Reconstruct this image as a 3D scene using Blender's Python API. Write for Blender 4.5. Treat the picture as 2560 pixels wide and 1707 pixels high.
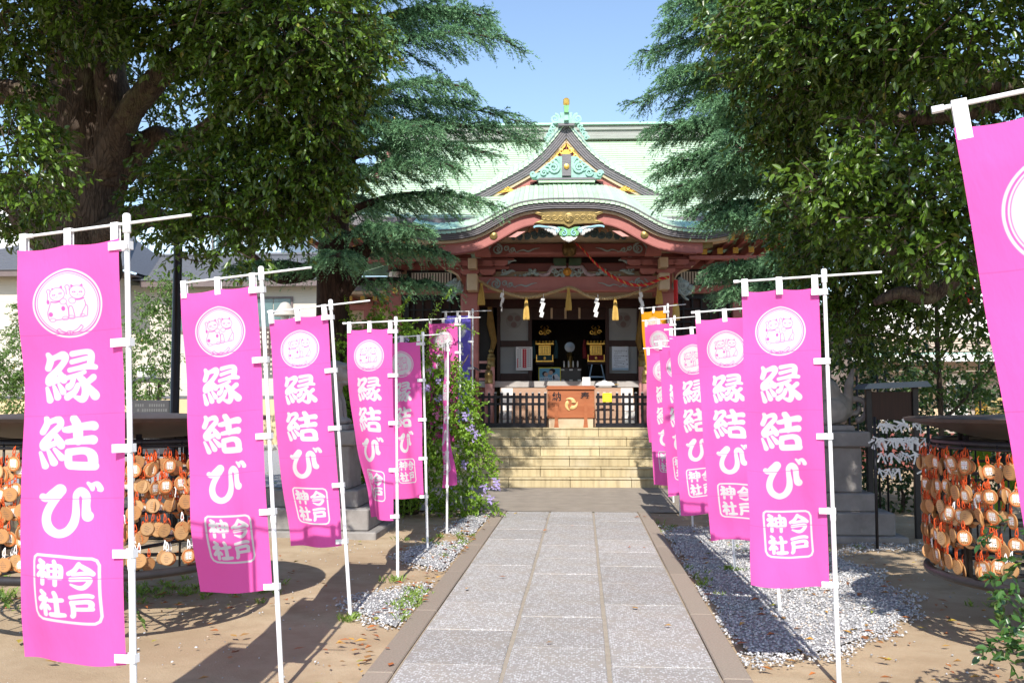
import bpy, bmesh, math, random
import numpy as np
from math import sin, cos, pi, radians, sqrt, atan2
from mathutils import Vector, Matrix, Euler

for o in list(bpy.data.objects):
    bpy.data.objects.remove(o)
SC = bpy.context.scene
COL = SC.collection
rng = np.random.default_rng(7)
random.seed(7)

# ------------------------------------------------------------------ camera, sky, sun, exposure
cam_d = bpy.data.cameras.new('camera')
cam_d.sensor_width = 36.0
cam_d.lens = 34.45
cam_d.clip_start = 0.05
cam_d.clip_end = 3000
cam = bpy.data.objects.new('camera', cam_d)
COL.objects.link(cam)
cam.location = (0, 0, 1.66)
cam.rotation_euler = (radians(90 + 3.588), 0, radians(4.086))
SC.camera = cam

SUN_EL, SUN_AZ = radians(43), radians(181.0)      # sun stands behind the viewer
world = bpy.data.worlds.new('World')
SC.world = world
world.use_nodes = True
wn = world.node_tree.nodes
wl = world.node_tree.links
bg = wn['Background']
sky = wn.new('ShaderNodeTexSky')
sky.sky_type = 'NISHITA'
sky.sun_disc = False
sky.sun_elevation = SUN_EL
sky.sun_rotation = SUN_AZ
sky.air_density = 1.0
sky.dust_density = 0.4
sky.ozone_density = 1.2
wl.new(sky.outputs[0], bg.inputs[0])
bg.inputs[1].default_value = 0.15
sun_d = bpy.data.lights.new('sun', 'SUN')
sun_d.energy = 4.4
sun_d.angle = radians(0.5)
sun_d.color = (1.0, 0.95, 0.87)
sun = bpy.data.objects.new('sun', sun_d)
COL.objects.link(sun)
sun.location = (3, -12, 20)
sun.rotation_euler = (radians(90) - SUN_EL, 0, radians(180) - SUN_AZ)
SC.view_settings.view_transform = 'Standard'
SC.view_settings.look = 'None'
SC.view_settings.exposure = 0.62
SC.view_settings.gamma = 1.0
SC.view_settings.use_curve_mapping = False
SC.cycles.max_bounces = 6
SC.cycles.transparent_max_bounces = 8

# ------------------------------------------------------------------ mesh helpers
class MB:
    def __init__(s):
        s.v = []; s.f = []
    def add(s, vs, fs):
        n = len(s.v); s.v += [tuple(p) for p in vs]; s.f += [tuple(n + i for i in f) for f in fs]; return s
    def box(s, x0, x1, y0, y1, z0, z1, M=None):
        vs = [(x0,y0,z0),(x1,y0,z0),(x1,y1,z0),(x0,y1,z0),(x0,y0,z1),(x1,y0,z1),(x1,y1,z1),(x0,y1,z1)]
        if M is not None: vs = [M @ Vector(p) for p in vs]
        return s.add(vs, [(0,3,2,1),(4,5,6,7),(0,1,5,4),(1,2,6,5),(2,3,7,6),(3,0,4,7)])
    def cbox(s, x0, x1, y0, y1, z0, z1, c=0.01, M=None):
        # box with every edge chamfered
        bx = ((x0,x1),(y0,y1),(z0,z1)); vs = []; idx = {}
        for i in (0,1):
            for j in (0,1):
                for k in (0,1):
                    for a in range(3):
                        p = [bx[0][i], bx[1][j], bx[2][k]]
                        sg = (i,j,k)
                        for b in range(3):
                            if b != a: p[b] += c * (1 if sg[b] == 0 else -1)
                        idx[(i,j,k,a)] = len(vs); vs.append(p)
        fs = []
        for a in range(3):
            b, d = (a+1)%3, (a+2)%3
            for sd in (0,1):
                def key(u,v):
                    q=[0,0,0]; q[a]=sd; q[b]=u; q[d]=v; return tuple(q)+(a,)
                q=[idx[key(0,0)],idx[key(1,0)],idx[key(1,1)],idx[key(0,1)]]
                fs.append(q if sd else q[::-1])
            for u in (0,1):
                for v in (0,1):
                    def k2(e,ax):
                        q=[0,0,0]; q[a]=e; q[b]=u; q[d]=v; return idx[tuple(q)+(ax,)]
                    q=[k2(0,b),k2(1,b),k2(1,d),k2(0,d)]
                    fs.append(q if (u^v) else q[::-1])
        for i in (0,1):
            for j in (0,1):
                for k in (0,1):
                    q=[idx[(i,j,k,a)] for a in range(3)]
                    fs.append(q if (i+j+k)%2 else q[::-1])
        if M is not None: vs = [M @ Vector(p) for p in vs]
        return s.add(vs, fs)
    def tube(s, pts, rad, n=8, cap=True, flat=None):
        # swept circle; flat=(axis, factor) squashes the section along a world axis
        P = [Vector(p) for p in pts]; m = len(P)
        R = list(rad) if hasattr(rad, '__len__') else [rad] * m
        up = Vector((0, 0, 1)); rings = []
        prev = None
        for i in range(m):
            t = (P[min(i+1, m-1)] - P[max(i-1, 0)])
            t = t.normalized() if t.length > 1e-9 else Vector((0, 0, 1))
            if prev is None:
                a = t.cross(up)
                if a.length < 0.05: a = t.cross(Vector((1, 0, 0)))
                a.normalize()
            else:
                a = (prev - t * prev.dot(t))
                a = a.normalized() if a.length > 1e-6 else t.orthogonal().normalized()
            prev = a; b = t.cross(a)
            ring = []
            for k in range(n):
                d = (a * cos(2*pi*k/n) + b * sin(2*pi*k/n)) * R[i]
                if flat: d[flat[0]] *= flat[1]
                ring.append(P[i] + d)
            rings.append(ring)
        vs = [p for r in rings for p in r]; fs = []
        for i in range(m-1):
            for k in range(n):
                k2 = (k+1) % n
                fs.append((i*n+k, i*n+k2, (i+1)*n+k2, (i+1)*n+k))
        if cap:
            fs.append(tuple(range(n))[::-1]); fs.append(tuple((m-1)*n+k for k in range(n)))
        return s.add(vs, fs)
    def lathe(s, prof, n=16, c=(0,0,0), M=None):
        vs = []; fs = []
        for r, z in prof:
            for k in range(n):
                a = 2*pi*k/n
                p = Vector((c[0] + r*cos(a), c[1] + r*sin(a), c[2] + z)); vs.append(M @ p if M is not None else p)
        for i in range(len(prof)-1):
            for k in range(n):
                k2 = (k+1) % n
                fs.append((i*n+k, i*n+k2, (i+1)*n+k2, (i+1)*n+k))
        if prof[0][0] > 1e-5: fs.append(tuple(range(n))[::-1])
        if prof[-1][0] > 1e-5: fs.append(tuple((len(prof)-1)*n+k for k in range(n)))
        return s.add(vs, fs)
    def prism(s, poly, y0, y1, axes='xz', M=None):
        # outline in a plane pushed from y0 to y1 along the third axis (outline counter-clockwise seen from -y)
        n = len(poly); vs = []
        for d in (y0, y1):
            for a, b in poly:
                p = Vector((a, d, b)) if axes == 'xz' else Vector((d, a, b)) if axes == 'yz' else Vector((a, b, d))
                vs.append(M @ p if M is not None else p)
        fs = [tuple(range(n)), tuple(range(2*n-1, n-1, -1))]
        for i in range(n):
            j = (i+1) % n; fs.append((i, n+i, n+j, j))
        return s.add(vs, fs)
    def grid(s, fn, nu, nv):
        vs = [fn(i/nu, j/nv) for j in range(nv+1) for i in range(nu+1)]
        fs = [(j*(nu+1)+i, j*(nu+1)+i+1, (j+1)*(nu+1)+i+1, (j+1)*(nu+1)+i) for j in range(nv) for i in range(nu)]
        return s.add(vs, fs)
    def ball(s, c, r, nu=10, nv=7, M=None):
        rr = r if hasattr(r, '__len__') else (r, r, r); vs = []; fs = []
        for j in range(nv+1):
            th = pi*j/nv
            for i in range(nu):
                a = 2*pi*i/nu
                p = Vector((rr[0]*sin(th)*cos(a), rr[1]*sin(th)*sin(a), -rr[2]*cos(th)))
                if M is not None: p = M @ p
                vs.append(p + Vector(c))
        for j in range(nv):
            for i in range(nu):
                i2 = (i+1) % nu
                if j == 0: fs.append((i, (j+1)*nu+i2, (j+1)*nu+i))
                elif j == nv-1: fs.append((j*nu+i, j*nu+i2, (j+1)*nu+i))
                else: fs.append((j*nu+i, j*nu+i2, (j+1)*nu+i2, (j+1)*nu+i))
        return s.add(vs, fs)
    def mesh(s, name, m=None, smooth=False, angle=None):
        me = bpy.data.meshes.new(name)
        me.from_pydata([tuple(p) for p in s.v], [], s.f)
        me.validate(clean_customdata=False)
        if m is not None: me.materials.append(m)
        if smooth:
            me.polygons.foreach_set('use_smooth', [True]*len(me.polygons))
            if angle: me.set_sharp_from_angle(angle=radians(angle))
        me.update()
        return me
    def build(s, name, m, parent=None, smooth=False, angle=None, loc=None, label=None, kind=None):
        return link(name, s.mesh(name, m, smooth, angle), parent, loc, label, kind)

def link(name, me, parent=None, loc=None, label=None, kind=None, M=None):
    o = bpy.data.objects.new(name, me)
    COL.objects.link(o)
    if parent is not None: o.parent = parent
    if loc is not None: o.location = loc
    if M is not None: o.matrix_local = M
    if label: o['label'] = label
    if kind: o['kind'] = kind
    return o

def np_mesh(name, V, F, m, attrs=None, smooth=False):
    # V (n,3), F (k,4) or (k,3) arrays
    me = bpy.data.meshes.new(name)
    me.vertices.add(len(V)); me.vertices.foreach_set('co', np.ascontiguousarray(V, dtype=np.float32).ravel())
    k, w = F.shape
    me.loops.add(k*w); me.loops.foreach_set('vertex_index', np.ascontiguousarray(F, dtype=np.int32).ravel())
    me.polygons.add(k)
    me.polygons.foreach_set('loop_start', np.arange(0, k*w, w, dtype=np.int32))
    me.polygons.foreach_set('loop_total', np.full(k, w, dtype=np.int32))
    if smooth: me.polygons.foreach_set('use_smooth', np.ones(k, dtype=bool))
    if m is not None: me.materials.append(m)
    for an, av in (attrs or {}).items():
        at = me.attributes.new(an, 'FLOAT', 'POINT'); at.data.foreach_set('value', np.ascontiguousarray(av, dtype=np.float32))
    me.update(calc_edges=True)
    return me

def tag(o, label=None, cat=None, group=None, kind=None):
    if label: o['label'] = label
    if cat: o['category'] = cat
    if group: o['group'] = group
    if kind: o['kind'] = kind
    return o

def thing(name, label, cat, loc=(0,0,0), rz=0.0, group=None, M=None):
    o = bpy.data.objects.new(name, None)
    o.empty_display_size = 0.2
    COL.objects.link(o)
    if M is not None: o.matrix_world = M
    else:
        o.location = loc; o.rotation_euler = (0, 0, rz)
    return tag(o, label, cat, group)

def copy_tree(o, parent=None):
    c = o.copy(); COL.objects.link(c); c.parent = parent
    for ch in list(o.children): copy_tree(ch, c)
    return c

# shrine frame: x along the front, y into the building, origin at the foot of the stairs
SH = Matrix.Translation((-0.25, 19.4, 0)) @ Matrix.Rotation(radians(2.0), 4, 'Z')
def sthing(name, label, cat, loc=(0,0,0), group=None):
    return thing(name, label, cat, group=group, M=SH @ Matrix.Translation(loc))

# ------------------------------------------------------------------ materials
def _new(name):
    m = bpy.data.materials.new(name); m.use_nodes = True
    nt = m.node_tree; b = nt.nodes['Principled BSDF']
    return m, nt, b
def _coord(nt, kind='Object'):
    t = nt.nodes.new('ShaderNodeTexCoord'); return t.outputs[kind]
def _noise(nt, vec, scale, detail=4, rough=0.6):
    n = nt.nodes.new('ShaderNodeTexNoise'); n.inputs['Scale'].default_value = scale
    n.inputs['Detail'].default_value = detail; n.inputs['Roughness'].default_value = rough
    nt.links.new(vec, n.inputs['Vector']); return n.outputs['Fac']
def _ramp(nt, fac, stops):
    r = nt.nodes.new('ShaderNodeValToRGB'); e = r.color_ramp.elements
    while len(e) > len(stops): e.remove(e[-1])
    while len(e) < len(stops): e.new(0.5)
    for el, (p, c) in zip(e, stops):
        el.position = p; el.color = (*c, 1) if len(c) == 3 else c
    nt.links.new(fac, r.inputs[0]); return r.outputs[0]
def _mix(nt, fac, a, b, mode='MIX'):
    n = nt.nodes.new('ShaderNodeMix'); n.data_type = 'RGBA'; n.blend_type = mode
    if isinstance(fac, (int, float)): n.inputs[0].default_value = fac
    else: nt.links.new(fac, n.inputs[0])
    for s, v in ((6, a), (7, b)):
        if isinstance(v, tuple): n.inputs[s].default_value = (*v, 1) if len(v) == 3 else v
        else: nt.links.new(v, n.inputs[s])
    return n.outputs[2]
def _math(nt, op, a, b=None, c=None):
    n = nt.nodes.new('ShaderNodeMath'); n.operation = op
    for i, v in enumerate((a, b, c)):
        if v is None: continue
        if isinstance(v, (int, float)): n.inputs[i].default_value = v
        else: nt.links.new(v, n.inputs[i])
    return n.outputs[0]
def _bump(nt, h, b, strength=0.3, dist=0.01):
    n = nt.nodes.new('ShaderNodeBump'); n.inputs['Strength'].default_value = strength; n.inputs['Distance'].default_value = dist
    nt.links.new(h, n.inputs['Height']); nt.links.new(n.outputs[0], b.inputs['Normal'])
def _scale(nt, vec, s):
    n = nt.nodes.new('ShaderNodeMapping'); n.inputs['Scale'].default_value = s; nt.links.new(vec, n.inputs[0]); return n.outputs[0]

def mat(name, c1, c2=None, scale=6.0, rough=0.6, metal=0.0, bump=0.0, bscale=None, stretch=None, spec=0.4, var=0.0, detail=5, bdist=0.01):
    """two-tone worn surface: noise between c1 and c2, optional relief and per-object variation"""
    m, nt, b = _new(name)
    if c2 is None: c2 = tuple(x*0.78 for x in c1)
    v = _coord(nt)
    if stretch: v = _scale(nt, v, stretch)
    f = _noise(nt, v, scale, detail)
    col = _ramp(nt, f, [(0.3, c2), (0.68, c1)])
    if var:
        oi = nt.nodes.new('ShaderNodeObjectInfo')
        k = _math(nt, 'MULTIPLY_ADD', oi.outputs['Random'], var*2, 1-var)
        hs = nt.nodes.new('ShaderNodeHueSaturation'); nt.links.new(k, hs.inputs['Value']); nt.links.new(col, hs.inputs['Color'])
        col = hs.outputs[0]
    nt.links.new(col, b.inputs['Base Color'])
    b.inputs['Roughness'].default_value = rough; b.inputs['Metallic'].default_value = metal
    b.inputs['Specular IOR Level'].default_value = spec
    if bump:
        f2 = _noise(nt, v, bscale or scale*3, 4); _bump(nt, f2, b, bump, bdist)
    return m

def wood(name, c1, c2, scale=3.0, axis='z', rough=0.6, bump=0.15):
    m, nt, b = _new(name)
    v = _coord(nt)
    st = {'x': (0.6, 9, 9), 'y': (9, 0.6, 9), 'z': (9, 9, 0.6)}[axis]
    f = _noise(nt, _scale(nt, v, st), scale, 6, 0.65)
    g = _noise(nt, v, scale*0.9, 3)
    col = _ramp(nt, f, [(0.3, c2), (0.7, c1)])
    col = _mix(nt, _math(nt, 'MULTIPLY', g, 0.5), col, tuple(x*0.7 for x in c2))
    nt.links.new(col, b.inputs['Base Color'])
    b.inputs['Roughness'].default_value = rough; b.inputs['Specular IOR Level'].default_value = 0.3
    _bump(nt, f, b, bump, 0.004)
    return m

def leafmat(name, c_dark, c_light, c_odd, rough=0.35, trans=0.25, spec=0.5):
    """leaf: colour runs over a per-leaf random value, light passes through"""
    m, nt, b = _new(name)
    a = nt.nodes.new('ShaderNodeAttribute'); a.attribute_name = 'rnd'
    col = _ramp(nt, a.outputs['Fac'], [(0.0, c_dark), (0.75, c_light), (0.965, c_light), (1.0, c_odd)])
    nt.links.new(col, b.inputs['Base Color'])
    b.inputs['Roughness'].default_value = rough; b.inputs['Specular IOR Level'].default_value = spec
    t = nt.nodes.new('ShaderNodeBsdfTranslucent')
    lite = nt.nodes.new('ShaderNodeHueSaturation'); lite.inputs['Value'].default_value = 1.7; lite.inputs['Hue'].default_value = 0.485
    nt.links.new(col, lite.inputs['Color']); nt.links.new(lite.outputs[0], t.inputs['Color'])
    mx = nt.nodes.new('ShaderNodeMixShader'); mx.inputs[0].default_value = trans
    nt.links.new(b.outputs[0], mx.inputs[1]); nt.links.new(t.outputs[0], mx.inputs[2])
    nt.links.new(mx.outputs[0], nt.nodes['Material Output'].inputs[0])
    return m

M_ = {}
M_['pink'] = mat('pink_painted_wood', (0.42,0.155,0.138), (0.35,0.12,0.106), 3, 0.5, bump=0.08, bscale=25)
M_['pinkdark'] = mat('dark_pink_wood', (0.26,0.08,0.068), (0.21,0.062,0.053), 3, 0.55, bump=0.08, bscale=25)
M_['pinkpale'] = mat('pale_pink_wood', (0.60,0.30,0.27), (0.5,0.24,0.215), 4, 0.5, bump=0.08, bscale=25)
M_['beige'] = mat('beige_wood', (0.58,0.45,0.31), (0.48,0.36,0.23), 4, 0.65, bump=0.1, bscale=30)
M_['brownwood'] = wood('dark_brown_wood', (0.055,0.016,0.011), (0.028,0.009,0.007), 3, 'z', 0.45)
M_['fascia'] = mat('eave_edge_copper', (0.21,0.19,0.20), (0.10,0.10,0.115), 4, 0.55, stretch=(1.4,1.4,26), bump=0.5, bscale=5, detail=3)
M_['gold'] = mat('gilded_metal', (0.86,0.55,0.13), (0.62,0.36,0.06), 14, 0.33, metal=0.75, bump=0.3, bscale=40)
M_['bronze'] = mat('aged_bronze', (0.30,0.21,0.07), (0.17,0.125,0.05), 10, 0.42, metal=0.6, bump=0.15)
M_['teal'] = mat('grey_teal_paint', (0.36,0.43,0.42), (0.20,0.27,0.27), 25, 0.6)
M_['tealdark'] = mat('dark_teal_paint', (0.085,0.13,0.13), (0.05,0.08,0.08), 25, 0.6)
M_['patina'] = mat('verdigris_copper', (0.36,0.60,0.50), (0.22,0.42,0.36), 9, 0.6, bump=0.2)
M_['white'] = mat('white_paint', (0.80,0.79,0.77), (0.72,0.71,0.69), 8, 0.5)
M_['plastic'] = mat('white_plastic_pole', (0.82,0.82,0.82), (0.76,0.77,0.78), 5, 0.35)
M_['tab'] = mat('white_cloth_tab', (0.84,0.84,0.84), (0.78,0.78,0.79), 9, 0.8)
M_['green'] = mat('green_carving_paint', (0.20,0.46,0.20), (0.15,0.38,0.16), 15, 0.5)
M_['blue'] = mat('pale_blue_paint', (0.30,0.55,0.66), (0.24,0.46,0.56), 15, 0.5)
M_['lilac'] = mat('grey_lilac_paint', (0.40,0.31,0.34), (0.33,0.25,0.28), 10, 0.6)
M_['black'] = mat('black_lacquer', (0.012,0.012,0.017), (0.008,0.008,0.012), 6, 0.35)
M_['steel'] = mat('dark_steel', (0.035,0.032,0.035), (0.02,0.019,0.021), 8, 0.45, metal=0.2)
M_['door'] = mat('grey_door_paper', (0.30,0.31,0.31), (0.26,0.27,0.275), 2.5, 0.7)
M_['red'] = mat('red_cloth', (0.55,0.015,0.018), (0.42,0.01,0.014), 12, 0.7)
M_['straw'] = mat('straw_rope', (0.48,0.36,0.20), (0.34,0.24,0.12), 30, 0.85, bump=0.4, bscale=60)
M_['tassel'] = mat('golden_tassel', (0.62,0.42,0.12), (0.44,0.27,0.06), 40, 0.8, stretch=(6,6,0.3), bump=0.8, bscale=30)
M_['paper'] = mat('white_paper', (0.82,0.81,0.80), (0.77,0.76,0.76), 5, 0.8)
M_['stone'] = mat('weathered_granite', (0.30,0.28,0.265), (0.20,0.185,0.175), 5, 0.85, bump=0.35, bscale=40, detail=8)
M_['stonedk'] = mat('dark_slate', (0.06,0.058,0.062), (0.045,0.044,0.048), 5, 0.5)
def step_mat():
    m, nt, b = _new('yellow_step_stone')
    v = _coord(nt)
    st = _noise(nt, _scale(nt, v, (7, 7, 0.5)), 1.6, 5)
    g = _noise(nt, v, 60, 4)
    blot = _noise(nt, v, 1.3, 4)
    col = _ramp(nt, st, [(0.28, (0.27,0.21,0.12)), (0.5, (0.47,0.385,0.225)), (0.75, (0.55,0.465,0.285))])
    col = _mix(nt, _math(nt,'MULTIPLY',g,0.35), col, (0.42,0.34,0.2))
    col = _mix(nt, _ramp(nt, blot, [(0.5,(0,0,0)),(0.72,(0.6,0.6,0.6))]), col, (0.55,0.49,0.36))
    oi = nt.nodes.new('ShaderNodeObjectInfo'); hs = nt.nodes.new('ShaderNodeHueSaturation')
    nt.links.new(_math(nt,'MULTIPLY_ADD',oi.outputs['Random'],0.2,0.88), hs.inputs['Value']); nt.links.new(col, hs.inputs['Color'])
    nt.links.new(hs.outputs[0], b.inputs['Base Color']); b.inputs['Roughness'].default_value = 0.85
    _bump(nt, g, b, 0.25, 0.006); return m
M_['step'] = step_mat()
def bark(name, c1, c2, moss=None, sc=9):
    m, nt, b = _new(name)
    v = _coord(nt)
    sv = _scale(nt, v, (1, 1, 0.22))
    vo = nt.nodes.new('ShaderNodeTexVoronoi'); vo.feature = 'DISTANCE_TO_EDGE'; vo.inputs['Scale'].default_value = sc*1.6
    n0 = nt.nodes.new('ShaderNodeTexNoise'); n0.inputs['Scale'].default_value = 4; nt.links.new(sv, n0.inputs['Vector'])
    mx = _mix(nt, 0.35, sv, n0.outputs['Color']); nt.links.new(mx, vo.inputs['Vector'])
    f = _noise(nt, sv, sc, 7, 0.7)
    h = _math(nt, 'ADD', _math(nt, 'MINIMUM', _math(nt,'MULTIPLY',vo.outputs['Distance'],1.6), 0.3), _math(nt,'MULTIPLY',f,1.25))
    col = _ramp(nt, h, [(0.45, c2), (1.0, c1)])
    if moss:
        g = _noise(nt, v, 2.3, 6, 0.7)
        col = _mix(nt, _ramp(nt, g, [(0.53, (0,0,0)), (0.66, (0.75,0.75,0.75))]), col, moss)
    nt.links.new(col, b.inputs['Base Color']); b.inputs['Roughness'].default_value = 0.9; b.inputs['Specular IOR Level'].default_value = 0.2
    _bump(nt, h, b, 0.9, 0.03); return m
M_['bark'] = bark('camphor_bark', (0.12,0.088,0.068), (0.035,0.026,0.021), (0.19,0.18,0.10), 17)
M_['barkdark'] = bark('cedar_bark', (0.075,0.045,0.035), (0.022,0.014,0.012), None, 12)

# ------------------------------------------------------------------ flat print (lettering, crests, posters) drawn stroke by stroke
class Print:
    def __init__(s, w, h, sx, sy, base):
        # canvas w x h pixels covering sx x sy drawing units, y down
        s.w, s.h, s.sx, s.sy = w, h, sx, sy
        s.X, s.Y = np.meshgrid((np.arange(w)+.5)/w*sx, (np.arange(h)+.5)/h*sy)
        s.px = sx/w
        s.img = np.empty((h, w, 3)); s.img[:] = base
    def put(s, d, col):
        a = np.clip(0.5 - d/s.px, 0, 1)[..., None]
        s.img = s.img*(1-a) + np.array(col)*a
    def dist(s, pts):
        d = np.full(s.X.shape, 1e9)
        for (x0, y0, r0), (x1, y1, r1) in zip(pts[:-1], pts[1:]):
            dx, dy = x1-x0, y1-y0; L = dx*dx+dy*dy+1e-12
            t = np.clip(((s.X-x0)*dx+(s.Y-y0)*dy)/L, 0, 1)
            d = np.minimum(d, np.hypot(s.X-x0-t*dx, s.Y-y0-t*dy)-(r0+(r1-r0)*t))
        return d
    def stroke(s, pts, col): s.put(s.dist(pts), col)
    def line(s, pts, r, col): s.put(s.dist([(x, y, r) for x, y in pts]), col)
    def ellipse(s, cx, cy, rx, ry, col, ring=None):
        q = np.hypot((s.X-cx)/rx, (s.Y-cy)/ry); g = np.hypot((s.X-cx)/rx**2, (s.Y-cy)/ry**2)+1e-9
        d = q*(q-1)/g
        s.put(d if ring is None else np.abs(d)-ring, col)
    def rect(s, x0, x1, y0, y1, col, r=0):
        dx = np.abs(s.X-(x0+x1)/2)-(x1-x0)/2+r; dy = np.abs(s.Y-(y0+y1)/2)-(y1-y0)/2+r
        s.put(np.hypot(np.maximum(dx,0), np.maximum(dy,0))+np.minimum(np.maximum(dx,dy),0)-r, col)
    def poly(s, pts, col):
        ins = np.zeros(s.X.shape, bool); n = len(pts)
        for i in range(n):
            (x0,y0),(x1,y1) = pts[i], pts[(i+1)%n]
            c = ((y0 > s.Y) != (y1 > s.Y)) & (s.X < (x1-x0)*(s.Y-y0)/((y1-y0) or 1e-9)+x0)
            ins ^= c
        e = s.dist([(x,y,0) for x,y in pts]+[(pts[0][0],pts[0][1],0)])
        s.put(np.where(ins, -e, e), col)
    def image(s, name):
        im = bpy.data.images.new(name, s.w, s.h, alpha=False)
        im.colorspace_settings.name = 'sRGB'
        lin = np.clip(s.img, 0, 1)
        srgb = np.where(lin <= 0.0031308, lin*12.92, 1.055*lin**(1/2.4)-0.055)
        out = np.ones((s.h, s.w, 4), np.float32); out[..., :3] = srgb[::-1]
        im.pixels.foreach_set(out.ravel()); im.update(); im.pack()
        return im
def smooth_pts(pts, k=5):
    # Catmull-Rom through 2-D points with radii
    P = np.array(pts, float); n = len(P)
    if n < 3: return [tuple(p) for p in P]
    out = []
    for i in range(n-1):
        p0, p1, p2, p3 = P[max(i-1,0)], P[i], P[i+1], P[min(i+2,n-1)]
        for j in range(k):
            t = j/k
            out.append(tuple(0.5*((2*p1)+(-p0+p2)*t+(2*p0-5*p1+4*p2-p3)*t*t+(-p0+3*p1-3*p2+p3)*t**3)))
    out.append(tuple(P[-1])); return out

def print_mat(name, img, rough=0.8, trans=0.0, wrinkle=0.0, wscale=5.0):
    m, nt, b = _new(name)
    t = nt.nodes.new('ShaderNodeTexImage'); t.image = img; t.interpolation = 'Cubic'; t.extension = 'EXTEND'
    uv = _coord(nt, 'UV'); nt.links.new(uv, t.inputs[0])
    v = _coord(nt)
    w = _noise(nt, _scale(nt, v, (260, 260, 260)), 1.0, 2)           # weave
    col = _mix(nt, _math(nt, 'MULTIPLY', w, 0.07), t.outputs[0], (0.25, 0.2, 0.22))
    nt.links.new(col, b.inputs['Base Color']); b.inputs['Roughness'].default_value = rough
    b.inputs['Specular IOR Level'].default_value = 0.15
    if wrinkle: _bump(nt, _noise(nt, _scale(nt, v, (1.3, 1.3, 0.5)), wscale, 5, 0.55), b, wrinkle, 0.03)
    if trans:
        tr = nt.nodes.new('ShaderNodeBsdfTranslucent'); nt.links.new(t.outputs[0], tr.inputs[0])
        mx = nt.nodes.new('ShaderNodeMixShader'); mx.inputs[0].default_value = trans
        nt.links.new(b.outputs[0], mx.inputs[1]); nt.links.new(tr.outputs[0], mx.inputs[2])
        nt.links.new(mx.outputs[0], nt.nodes['Material Output'].inputs[0])
    return m

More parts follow.
